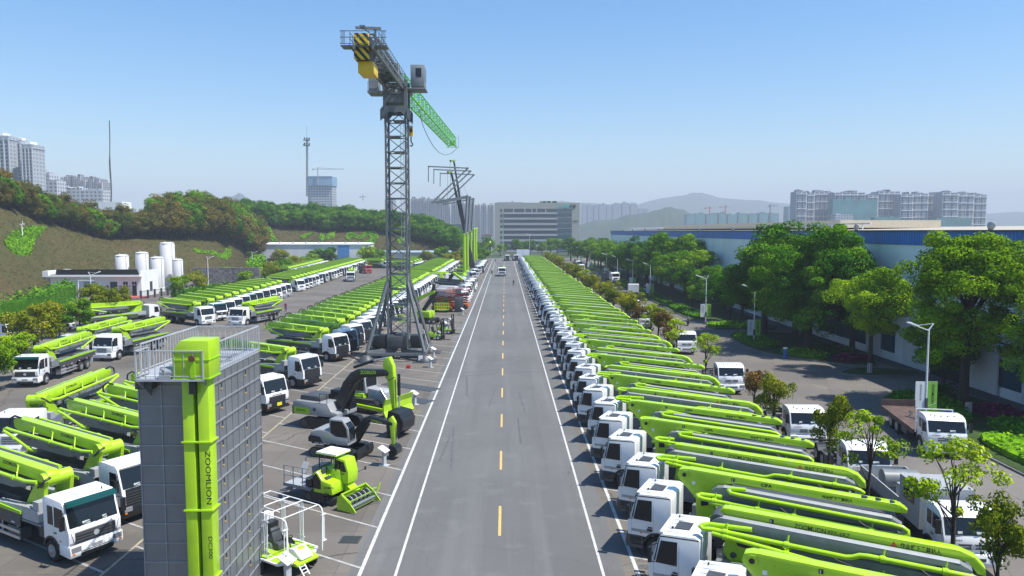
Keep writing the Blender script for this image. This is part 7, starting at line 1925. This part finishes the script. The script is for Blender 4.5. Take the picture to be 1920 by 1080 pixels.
# round trees and hedges on the left
lround = [make_tree('round_tree', 240 + i, 5, ell_lobes(245 + i, 8, 1.95, 2.9, 1.75, .95), 62, 150, .15, .55, m, .12, nl=10, trunk_h=3.6) for i, m in enumerate((LF_LIGHT, LF_OLIVE, LF_MID, LF_OLIVE))]
for px, py, k, s, lab in ((28, 712, 0, 1.0, 'small round light green tree at the left edge with bare trunk'), (66, 662, 1, 1.35, 'bronze round tree behind the small round tree at the left'), (112, 634, 2, 1.0, 'bushy green tree right of the bronze round tree'), (150, 622, 2, 1.05, 'green bushy tree before the hedge, under the white pole'), (185, 612, 3, 1.35, 'large yellowish round tree before the white building'), (215, 604, 1, 1.25, 'yellowish tree at the tip of the hedge'), (-6, 735, 0, 1.0, 'light tree cut by the left frame edge'),
                          (338, 560, 0, 1.1, 'bright round shrub tree right of the tanks'), (372, 548, 1, 1.15, 'olive round shrub tree, second right of the tanks'), (428, 536, 0, 1.15, 'round shrub tree below the left hill end')):
    p = G(px, py); plant_tree('round_tree', lround[k], p, rq.uniform(0, 6), s, lab, group='round trees at the left')
for i in range(30):
    y = 196 + i * 6.2 + rq.uniform(-2, 2); x = -68 - (y - 196) * .10 + rq.uniform(-3, 1)
    plant_tree('round_tree', lround[rq.choice([0, 1, 1, 2, 3])], (x, y, 0), rq.uniform(0, 6), rq.uniform(.9, 1.3), 'round tree in the line behind the far left booms', group='round trees along the far left rows')
for i, (px, s) in enumerate(((466, 1.6), (525, 1.8), (596, 1.7), (618, 1.9), (690, 2.0), (708, 1.7), (735, 1.2), (800, 1.6), (830, 1.9), (850, 1.6), (868, 1.8), (905, 1.7))):
    Y = 308 + (i % 3) * 4; plant_tree('round_tree', lround[[0, 1, 2, 2, 0, 2, 1, 1, 2, 1, 2, 2][i]], (D(px, 500, Y).x, Y, 0), i, (s, s, s * .92), f"round tree in front of the white hall and hill foot, {ordinal(i)} from the left" if i else 'round tree at the left end of the white hall', group='round trees before the white hall')
def hedge(name, pts, w, h, lab, mt=LF_HEDGE, seed=1, kind=None, size=.42):
    polys = []
    for p, q in zip(pts[:-1], pts[1:]):
        p, q = Vector(p), Vector(q); t = (q - p).normalized(); n = Vector((-t.y, t.x)) * w / 2
        polys.append([tuple(p - n), tuple(q - n), tuple(q + n), tuple(p + n)])
    return tag(surface_patch(name, polys, 0, mt, seed, .5, size, h), lab, 'hedge', kind=kind)
hedge('hedge', [(-79.5, 108), (-84, 130), (-94, 160), (-97, 167)], 2.2, 4.0, 'tall clipped green hedge wall running up to the white building', seed=3)
hedge('hedge', [(-75.5, 170), (-72.5, 196)], 1.2, 1.6, 'low clipped hedge beside the iron fence', seed=4); hedge('hedge', [(-69, 206), (-84, 250), (-98, 300)], 4, 5.0, 'ivy-green bank hedge at the foot of the left hill', seed=5, size=.6)
hedge('hedge', [(-100, 303), (-40, 304), (-16, 306)], 3, 2.6, 'brownish clipped hedge running before the white hall', LF_OLIVE, 6, size=.6)

# rough grass and scrub on the slopes
LF_SCRUB = leaf_mat('leaf_scrub', (0.060, 0.068, 0.016), (0.095, 0.074, 0.030), (0.135, 0.098, 0.045), .2, pscale=.09)
def scrub(bvh, f, n, seed, size):
    rng = np.random.default_rng(seed); P_ = []
    for i in range(n):
        b_, c_ = f(rng.random()); q = rng.random() * 1.05; x = b_.x + (c_.x - b_.x) * q + rng.normal() * 1.5; y = b_.y + (c_.y - b_.y) * q + rng.normal() * 1.5
        h = bvh.ray_cast(Vector((x, y, 200)), Vector((0, 0, -1)))[0]
        if h is None: continue
        g_ = rng.random()
        for k in range(4 if g_ > .8 else 1): P_.append((x + rng.normal() * .5 * (g_ > .8), y + rng.normal() * .5 * (g_ > .8), h.z + .06 + .25 * rng.random() * (g_ > .8)))
    P_ = np.array(P_); m = len(P_); d = rng.normal(scale=.28, size=(m, 3)); d[:, 2] += .8; d[:, 0] += .35; d /= np.linalg.norm(d, axis=1, keepdims=True)
    a = np.cross(d, rng.normal(size=(m, 3))); a /= np.linalg.norm(a, axis=1, keepdims=True); b_ = np.cross(d, a); s = size * (.5 + rng.random((m, 1)))
    o = bpy.data.objects.new('slope_grass', leaf_mesh('slope_grass', P_, a * s * 1.4, b_ * s * .7, rng.random(m), LF_SCRUB)); COL.objects.link(o)
    tag(o, 'rough brown and green grass covering the slope', 'grass', kind='stuff')
scrub(bvh1, f1, 26000, 1, .26); scrub(bvh2, f2, 16000, 2, .36); scrub(bvh3, f3, 6000, 3, .22)

# topiary figures on the slopes
def topiary(pxs, bvh, lab, seed, h=.55):
    out = []
    o = Vector((0, 0, CAMH))
    for px, py in pxs:
        hit = bvh.ray_cast(o, sight(px, py).normalized())
        if hit[0] is None: return
        out.append((hit[0].x, hit[0].y))
    ob = surface_patch('topiary', [out], 0, LF_TOPI, seed, .42, .42, h, bvh=bvh, dens=2.2); tag(ob, lab, 'topiary', 'clipped bright green figures on the grass slopes')
topiary([(9, 456), (14, 448), (28, 438), (46, 433), (62, 428), (86, 428), (76, 440), (65, 452), (61, 466), (58, 478), (38, 480), (22, 474), (12, 465)], bvh1, 'fish-shaped bright green clipped planting on the left slope', 1, .8)
topiary([(363, 468), (385, 472), (404, 474), (412, 478), (421, 476), (425, 468), (430, 465), (435, 476), (432, 483), (418, 486), (404, 480), (385, 476), (366, 474)], bvh1, 'curled bright green planting on the slope right of the tanks', 2)
topiary([(469, 433), (480, 432), (492, 436), (494, 427), (506, 427), (512, 440), (520, 454), (510, 453), (500, 442), (486, 438), (472, 438)], bvh2, 'forked green planting, leftmost on the second slope', 3)
topiary([(562, 444), (575, 439), (590, 436), (580, 442), (568, 449)], bvh2, 'thin green streak planting on the second slope', 4)
topiary([(597, 447), (601, 439), (608, 441), (610, 449), (603, 454)], bvh2, 'small leaf-shaped green planting, left leaf of a pair', 5); topiary([(611, 446), (618, 437), (628, 436), (627, 444), (616, 450)], bvh2, 'small leaf-shaped green planting, right leaf of a pair', 6)
topiary([(648, 447), (652, 438), (662, 437), (675, 444), (681, 438), (690, 435), (702, 435), (709, 440), (708, 450), (698, 460), (685, 462), (676, 459), (690, 452), (694, 445), (689, 442), (682, 446), (675, 450), (664, 447), (658, 446), (652, 452)], bvh2, 'large spiral green planting in the middle of the second slope', 7)
topiary([(741, 440), (750, 445), (760, 447), (757, 455), (748, 458), (745, 450)], bvh2, 'green planting behind the crane mast on the second slope', 8)
# planting on the islands
def bed(pts, mt, lab, seed, h=.5, kind=None, mound=.25, size=.22):
    return tag(surface_patch('shrub_bed', [blob(pts, 5)], .14, mt, seed, .3, size, h, mound=mound), lab, 'shrub bed', kind=kind)
bed([(33.2, 45), (33.3, 50), (34.5, 52.5), (36.5, 51), (36.5, 44), (35, 42)], LF_TOPI, 'bright clipped shrub bed at the right frame edge by the kerb', 11)
bed([(33.0, 57.5), (33.3, 63), (35.0, 65.5), (38, 65.5), (37.4, 60), (35.5, 56)], LF_HEDGE, 'green clipped shrub bed behind the rusty flatbed truck', 12, .7)
bed([(37, 52), (37, 56), (40, 57), (41, 53), (39, 50)], LF_HEDGE, 'shaded shrub bed beneath the right camphor trees', 13)
bed([(38.5, 57.5), (39, 61), (41.5, 61), (41, 57)], LF_PURP, 'magenta azalea bed under the big light camphor', 14)
bed([(36.0, 85.8), (33.5, 89.5), (35.5, 91), (38.5, 87.5)], LF_TOPI, 'yellow-green shrub bed at the rounded island tip', 15); bed([(38.8, 83.2), (37.8, 85.2), (41, 86.5), (42, 84)], LF_PURP, 'magenta azalea bed on the rounded island by the hall', 16)
bed([(32.2, 95), (32.0, 103), (33.5, 106), (35.5, 104), (35.5, 95)], LF_HEDGE, 'low hedge bed along the island left of the dark tree', 17); bed([(32.2, 113.6), (32.5, 117.5), (38, 117.8), (39, 114)], LF_TOPI, 'sunlit clipped bed on the short island', 18)
bed([(32, 128), (32.2, 147), (34.5, 148), (35, 128)], LF_HEDGE, 'long hedge bed beneath the lamps', 19); bed([(32, 160), (32.2, 240), (34.5, 240), (35, 160)], LF_HEDGE, 'very long hedge bed along the far verge', 20)
def cycad(x, y, lab, s=1.0):
    rng = random.Random(int(x * 7 + y)); b = MB()
    b.cyl((0, 0, 0), (0, 0, .5), .22, BARK, 8)
    for i in range(26):
        a = i * 2.4; e = rng.uniform(.2, 1.1); L_ = rng.uniform(.9, 1.3); d = Vector((math.cos(a), math.sin(a), 0)); n = Vector((-d.y, d.x, 0)); pr = None
        for q in range(6):
            t = q / 5; c = d * (L_ * t) + Vector((0, 0, .5 + e * t * 1.1 - .9 * t * t)); w = .16 * math.sin(math.pi * min(1, t + .15)) + .02
            r = (c - n * w, c + n * w)
            if pr: b.add([pr[0], pr[1], r[1], r[0]], [(0, 1, 2, 3)], LF_DARK)
            pr = r
    o = b.build('cycad', loc=(x, y, .15), recalc=False); o.scale = (s,) * 3; tag(o, lab, 'cycad', 'spiky cycads on the islands')
cycad(39.2, 89.3, 'dark spiky cycad on the rounded island under the dark tree', 1.5); cycad(40.8, 87.8, 'second dark spiky cycad beside the magenta azaleas', 1.2); cycad(38.6, 65.0, 'dark spiky cycad behind the lamp banners', 1.6)

# ------------------------------------------------------------------ street lamps
BANW = mat('banner_white', (.72, .74, .76), .6); BANG = mat('banner_green', (.22, .48, .06), .6)
def lamp(x, y, lab, h=7.3, banner=True, group='street lamps with banners along the service road', near=False, flip=1, arm=None):
    t = thing('street_lamp', lab, 'street lamp', (x, y, 0), 0, group)
    b = MB(); b.cyl((0, 0, 0), (0, 0, h), .09, WHITEP, 10, .06); b.cyl((0, 0, 0), (0, 0, .35), .16, GREYL, 10); b.build('pole', t)
    b = MB(); b.bar((.02, 0, h - .05), (-.9 * flip, 0, h + .28), .09, .09, WHITEP); b.bar((0, 0, h), (.35 * flip, 0, h + .5), .09, .07, WHITEP); b.bar((.35 * flip, 0, h + .5), (-.85 * flip, 0, h + .36), .03, .03, WHITEP); b.build('arm', t)
    b = MB(); b.prism([(-.8 * flip, h + .22), (-.85 * flip, h + .34), (-1.5 * flip, h + .62), (-1.75 * flip, h + .62), (-1.72 * flip, h + .52), (-1.3 * flip, h + .35)], -.14, .14, WHITE); b.build('lamp_head', t, bevel=.03)
    if banner:
        for sg, mt in ((-1, BANW), (1, BANG)):
            b = MB(); b.span((sg * .1 if sg > 0 else -.86, -.03, 1.1), (.86 if sg > 0 else -.1, .03, 3.2), mt); bn = b.build('banner', t)
            if near:
                d = MB()
                if sg > 0: d.text('ZOOMLION', (.42, -.035, 3.0), (0, 0, -1), (1, 0, 0), .2, TEXTK, 1.55, .025); d.bar((.15, -.034, 1.25), (.8, -.034, 1.5), .004, .03, BANW, (0, 1, 0))
                else: d.text('思想构筑未来', (-.52, -.035, 3.0), (0, 0, -1), (1, 0, 0), .12, GREY, 1.3, .01)
                d.build('lettering', bn)
        b = MB()
        for z in (1.1, 3.2): b.bar((-.86, 0, z), (.86, 0, z), .03, .03, STEEL)
        b.box((0, 0, 1.5), (.2, .2, .8), GREYD); b.build('bracket', t)
for i, y in enumerate((57.6, 98.6, 120, 167, 190, 216, 240, 288, 330)):
    lamp((33.1, 33.2, 32.5, 32.6, 32.6, 32.6, 32.7, 32.7, 33)[i], y, f"white street lamp with white and green banner, {ordinal(i)} along the right verge", near=i < 3)
for px, py, lab, h in ((173, 600, 'white street lamp before the white building', 7.6), (391, 540, 'white street lamp right of the tanks', 7.8), (474, 520, 'white street lamp below the left hill end', 7.8), (588, 497, 'white street lamp before the white hall', 8), (806, 483, 'double-headed street lamp at the end of the second hill', 8), (841, 480, 'street lamp right of the second hill', 8)):
    p = G(px, py); lamp(p.x, p.y, lab, h, False, 'street lamps on the left', flip=-1)
for px, yt, lab in ((943, 430, 'tall white lamp pole left at the far end of the road'), (993, 440, 'tall white lamp pole right at the far end of the road')):
    p = D(px, yt, 395); lamp(p.x, 395, lab, p.z, False, 'tall lamp poles at the road end')
b = MB(); b.cyl((0, 0, 0), (0, 0, 3.2), .12, WHITEP, 8); b.bar((-.5, 0, 3.2), (.6, 0, 3.35), .18, .3, WHITEP); b.cyl((.2, 0, 3.4), (.2, 0, 4.1), .06, WHITEP, 6)
p = bvh1.ray_cast(Vector((0, 0, CAMH)), sight(42, 445).normalized())[0]
if p is not None: tag(b.build('camera_pole', loc=p), 'white camera post in the fish-shaped planting', 'camera post')
b = MB(); b.cyl((0, 0, 0), (0, 0, 1.15), .22, mat('blue_bin', (.03, .12, .42), .5), 12); b.cyl((0, 0, 1.15), (0, 0, 1.3), .24, WHITEP, 12); tag(b.build('litter_bin', loc=G(1472, 672)), 'small blue post bin on the rounded kerb under the dark tree', 'litter bin')
b = MB(); b.box((0, 0, .6), (.6, .14, 1.2), mat('granite', (.28, .28, .27), .6, var=.2)); tag(b.build('stone_marker', loc=G(1815, 782, .1), rz=.3), 'grey stone slab standing in the planting behind the flatbed truck', 'stone')

# ------------------------------------------------------------------ cars and people
def car(x, y, rz, col, lab, suv=False):
    t = thing('parked_car', lab, 'car', (x, y, 0), rz, 'cars along the service road'); hh = 1.72 if suv else 1.45
    b = MB(); b.prism([(-2.2, .3), (-2.25, .75), (-2.1, .98), (-1.5, 1.02), (.9, .98), (1.9, .85), (2.2, .62), (2.2, .3)], -.88, .88, col); bd = b.build('body', t, bevel=.1)
    b = MB(); b.prism([(-1.75, .98), (-1.2, hh - .06), (-.9, hh), (.1, hh), (.4, hh - .06), (1.1, .98)], -.72, .72, GLASS); gl = b.build('window', t, bevel=.05)
    b = MB(); b.prism([(-1.15, hh - .04), (-.9, hh + .02), (.1, hh + .02), (.35, hh - .04)], -.68, .68, col); b.build('roof', t, bevel=.03)
    for xx in (-1.35, 1.35):
        for sg in (1, -1):
            w = MB(); w.lathe([(.2, -.1), (.33, -.09), (.33, .09), (.2, .1)], (xx, sg * .8, .33), RUBBER, 12, 'y'); w.cyl((xx, sg * .88, .33), (xx, sg * .905, .33), .2, RIM, 10); w.build('wheel', t)
    for sg in (1, -1):
        b = MB(); b.box((2.15, sg * .62, .72), (.12, .34, .14), LENS); b.build('headlight', t); b = MB(); b.box((-2.2, sg * .66, .78), (.1, .3, .16), RED); b.build('tail_light', t)
CARG = mat('car_grey', (.13, .14, .15), .25, metal=.5, coat=.6); CARW = mat('car_white', (.75, .75, .75), .3, coat=.6); CARK = mat('car_black', (.012, .012, .014), .2, coat=.6)
car(26.4, 153.5, R(97), CARG, 'grey saloon car behind the white tractor truck on the service road'); car(34.8, 182, R(88), CARW, 'white estate car parked beyond the white tractor truck', True)
for i, (x, y, c) in enumerate(((29.6, 228, CARK), (26.5, 252, CARW), (27.0, 286, CARW), (31.0, 245, CARK), (30.5, 322, CARK))): car(x, y, R(-88), c, ['black car under the trees beyond the loaded truck', 'white car before the reddish parking trees', 'white car far along the lane', 'black car beside a banner lamp far along', 'black car at the far end of the lane'][i], i == 2)
SKIN = mat('skin', (.42, .25, .18), .6); HAIR = mat('hair_black', (.01, .009, .008), .6)
def cloth(name, c): return mat('cloth_' + name, c, .85, var=.1)
def person(x, y, rz, shirt, trousers, lab, pose='walk', hat=None):
    """one continuous skinned body; clothing and hair are children"""
    t = thing('person', lab, 'person', (x, y, 0), rz)
    st = .28 if pose == 'walk' else .05; sit = pose == 'ride'
    J = {}; V = []; E_ = []; Rr = []
    def v(k, p, r, par=None):
        J[k] = len(V); V.append(p); Rr.append(r)
        if par: E_.append((J[par], J[k]))
    pz = .82 if sit else .95
    v('pel', (0, 0, pz), .15); v('wst', (.02, 0, pz + .18), .13, 'pel'); v('chs', (.03, 0, pz + .40), .16, 'wst'); v('nck', (.05, 0, pz + .55), .06, 'chs'); v('hd0', (.07, 0, pz + .64), .085, 'nck'); v('hd1', (.08, 0, pz + .76), .085, 'hd0')
    for s, f in ((1, 1), (-1, -1)):
        a = str(s)
        v('hip' + a, (0, s * .1, pz - .06), .1, 'pel')
        if sit: v('kn' + a, (.42, s * .16, pz - .1), .065, 'hip' + a); v('an' + a, (.38, s * .16, .34), .045, 'kn' + a); v('to' + a, (.55, s * .17, .28), .035, 'an' + a)
        else: v('kn' + a, (f * st * .55 + .06, s * .1, .5), .068, 'hip' + a); v('an' + a, (f * st - .03, s * .1, .09), .045, 'kn' + a); v('to' + a, (f * st + .14, s * .11, .045), .035, 'an' + a)
        v('sh' + a, (.03, s * .19, pz + .47), .065, 'chs')
        if sit: v('el' + a, (.2, s * .26, pz + .24), .045, 'sh' + a); v('wr' + a, (.46, s * .24, pz + .22), .032, 'el' + a)
        else: v('el' + a, (-f * st * .5, s * .25, pz + .2), .045, 'sh' + a); v('wr' + a, (-f * st * .6 + .14, s * .25, pz - .03), .032, 'el' + a)
        wx, wy, wz = V[J['wr' + a]]
        v('pm' + a, (wx + .05, wy, wz - .05), .034, 'wr' + a)
        for q in range(4): v(f'f{q}' + a, (wx + .10 + .012 * q, wy + (q - 1.5) * .02, wz - .13 + .012 * abs(q - 1)), .009, 'pm' + a)
        v('th' + a, (wx + .10, wy - s * .045, wz - .06), .010, 'pm' + a)
    me = bpy.data.meshes.new('body'); me.from_pydata(V, E_, []); o = bpy.data.objects.new('body', me); COL.objects.link(o)
    mo = o.modifiers.new('skin', 'SKIN'); ms = o.modifiers.new('sub', 'SUBSURF'); ms.levels = ms.render_levels = 1
    for i, r in enumerate(Rr): me.skin_vertices[0].data[i].radius = (r, r)
    me.skin_vertices[0].data[0].use_root = True
    dg = bpy.context.evaluated_depsgraph_get(); nm = bpy.data.meshes.new_from_object(o.evaluated_get(dg)); bpy.data.objects.remove(o)
    nm.materials.clear()
    for m in (SKIN, shirt, trousers, BLACK): nm.materials.append(m)
    for p in nm.polygons:
        z = p.center.z; hand = abs(p.center.y) > .2 and (p.center.x > .3 if sit else z < pz + .0)
        p.material_index = 0 if (z > pz + .53 or hand) else (1 if z > pz - .02 else (3 if z < .09 and not sit else 2)); p.use_smooth = True
    bo = bpy.data.objects.new('body', nm); COL.objects.link(bo); bo.parent = t
    b = MB(); b.lathe([(.09, -.02), (.098, .04), (.08, .10), (.02, .13)], (.065, 0, pz + .76), HAIR, 10); b.build('hair', t)
    if hat: b = MB(); b.lathe([(.24, 0), (.11, .03), (.10, .12), (.02, .15)], (.07, 0, pz + .80), hat, 12); b.build('hat', t)
    b = MB()
    for s in (1, -1): b.lathe([(.012, 0), (.004, .008)], (.158, s * .032, pz + .71), HAIR, 6, 'x')
    b.box((.165, 0, pz + .68), (.03, .025, .04), SKIN); b.box((.158, 0, pz + .635), (.012, .05, .012), RED); b.build('face', t)
    return t
NAVY = cloth('navy', (.02, .03, .06)); DK = cloth('dark', (.02, .02, .022)); GRYC = cloth('grey', (.2, .2, .2)); REDC = cloth('maroon', (.16, .02, .03))
person(2.3, 203.5, R(-80), NAVY, DK, 'person in dark clothes walking down the right side of the road'); person(-40.8, 138.5, R(-60), REDC, DK, 'person in a maroon top and wide hat standing in the left aisle', 'stand', GRYC)
person(29.1, 117.8, R(-100), GRYC, DK, 'person riding a scooter on the service road', 'ride'); person(-4.6, 259, R(85), DK, DK, 'person in dark clothes riding a motorbike along the left road line', 'ride'); person(24.2, 141.5, R(-90), DK, DK, 'person standing by the grey car, left of a pair', 'stand'); person(25.3, 142.3, R(-60), NAVY, DK, 'person standing by the grey car, right of a pair', 'stand'); person(-4.6, 356, R(90), DK, DK, 'tiny person at the far end of the left road line', 'walk')
def scooter(x, y, rz, col, lab):
    t = thing('scooter', lab, 'scooter', (x, y, 0), rz)
    b = MB(); b.prism([(-.7, .35), (-.75, .7), (-.2, .75), (-.05, .38), (.35, .36), (.5, .9), (.58, .9), (.5, .3), (-.3, .25)], -.14, .14, col); b.bar((.52, -.3, 1.02), (.52, .3, 1.02), .04, .04, BLACK); b.bar((.5, 0, .85), (.52, 0, 1.02), .06, .06, BLACK); b.build('body', t, bevel=.03)
    for xx in (-.55, .65):
        w = MB(); w.lathe([(.14, -.05), (.25, -.04), (.25, .04), (.14, .05)], (xx, 0, .25), RUBBER, 12, 'y'); w.build('wheel', t)
scooter(29.1, 117.8, R(-100), DK, 'dark scooter ridden on the service road'); scooter(-4.6, 259, R(85), BLACK, 'black motorbike ridden along the left road line')

# ------------------------------------------------------------------ sun, sky, air, camera
SUN = Vector((0.47, -0.16, 0.87)).normalized()
sl = bpy.data.lights.new('sun', 'SUN'); sl.energy = 5.0; sl.angle = R(.55); sl.color = (1.0, .955, .88)
so = bpy.data.objects.new('sun', sl); COL.objects.link(so); so.rotation_euler = SUN.to_track_quat('Z', 'Y').to_euler()
wd = bpy.data.worlds.new('World'); SC.world = wd; wd.use_nodes = True; N, L = wd.node_tree.nodes, wd.node_tree.links
sk = N.new('ShaderNodeTexSky'); sk.sky_type = 'NISHITA'; sk.sun_disc = False; sk.sun_elevation = math.asin(SUN.z); sk.sun_rotation = math.atan2(SUN.x, SUN.y)
sk.air_density = 1.2; sk.dust_density = 0.6; sk.ozone_density = 4.0; sk.altitude = 50
bg = N['Background']; bg.inputs['Strength'].default_value = .12
hs = N.new('ShaderNodeHueSaturation'); hs.inputs['Saturation'].default_value = 1.36; hs.inputs['Hue'].default_value = .502; L.new(sk.outputs['Color'], hs.inputs['Color']); L.new(hs.outputs['Color'], bg.inputs['Color'])
hz = bpy.data.materials.new('haze_air'); t_, N, L = nt(hz); N.remove(N['Principled BSDF'])
pv = N.new('ShaderNodeVolumePrincipled'); pv.inputs['Density'].default_value = HAZE; pv.inputs['Color'].default_value = (.78, .86, .96, 1); pv.inputs['Anisotropy'].default_value = .0
L.new(pv.outputs[0], N['Material Output'].inputs['Volume'])
b = MB(); b.span((-8000, -2800, -2.5), (8000, 6500, 330), hz); h = b.build('haze'); h['kind'] = 'stuff'; h.display_type = 'WIRE'
cm = bpy.data.cameras.new('camera'); cm.sensor_width = 36; cm.lens = FPX / 1920 * 36; cm.clip_start = .5; cm.clip_end = 20000
co = bpy.data.objects.new('camera', cm); COL.objects.link(co); co.location = (0, 0, CAMH); co.rotation_euler = (math.pi / 2 - PITCH, 0, -YAW); SC.camera = co
SC.view_settings.view_transform = 'Standard'; SC.view_settings.look = 'None'; SC.view_settings.gamma = 1; SC.view_settings.exposure = EXPO
SC.cycles.volume_bounces = 0; SC.cycles.max_bounces = 8; SC.cycles.transparent_max_bounces = 8
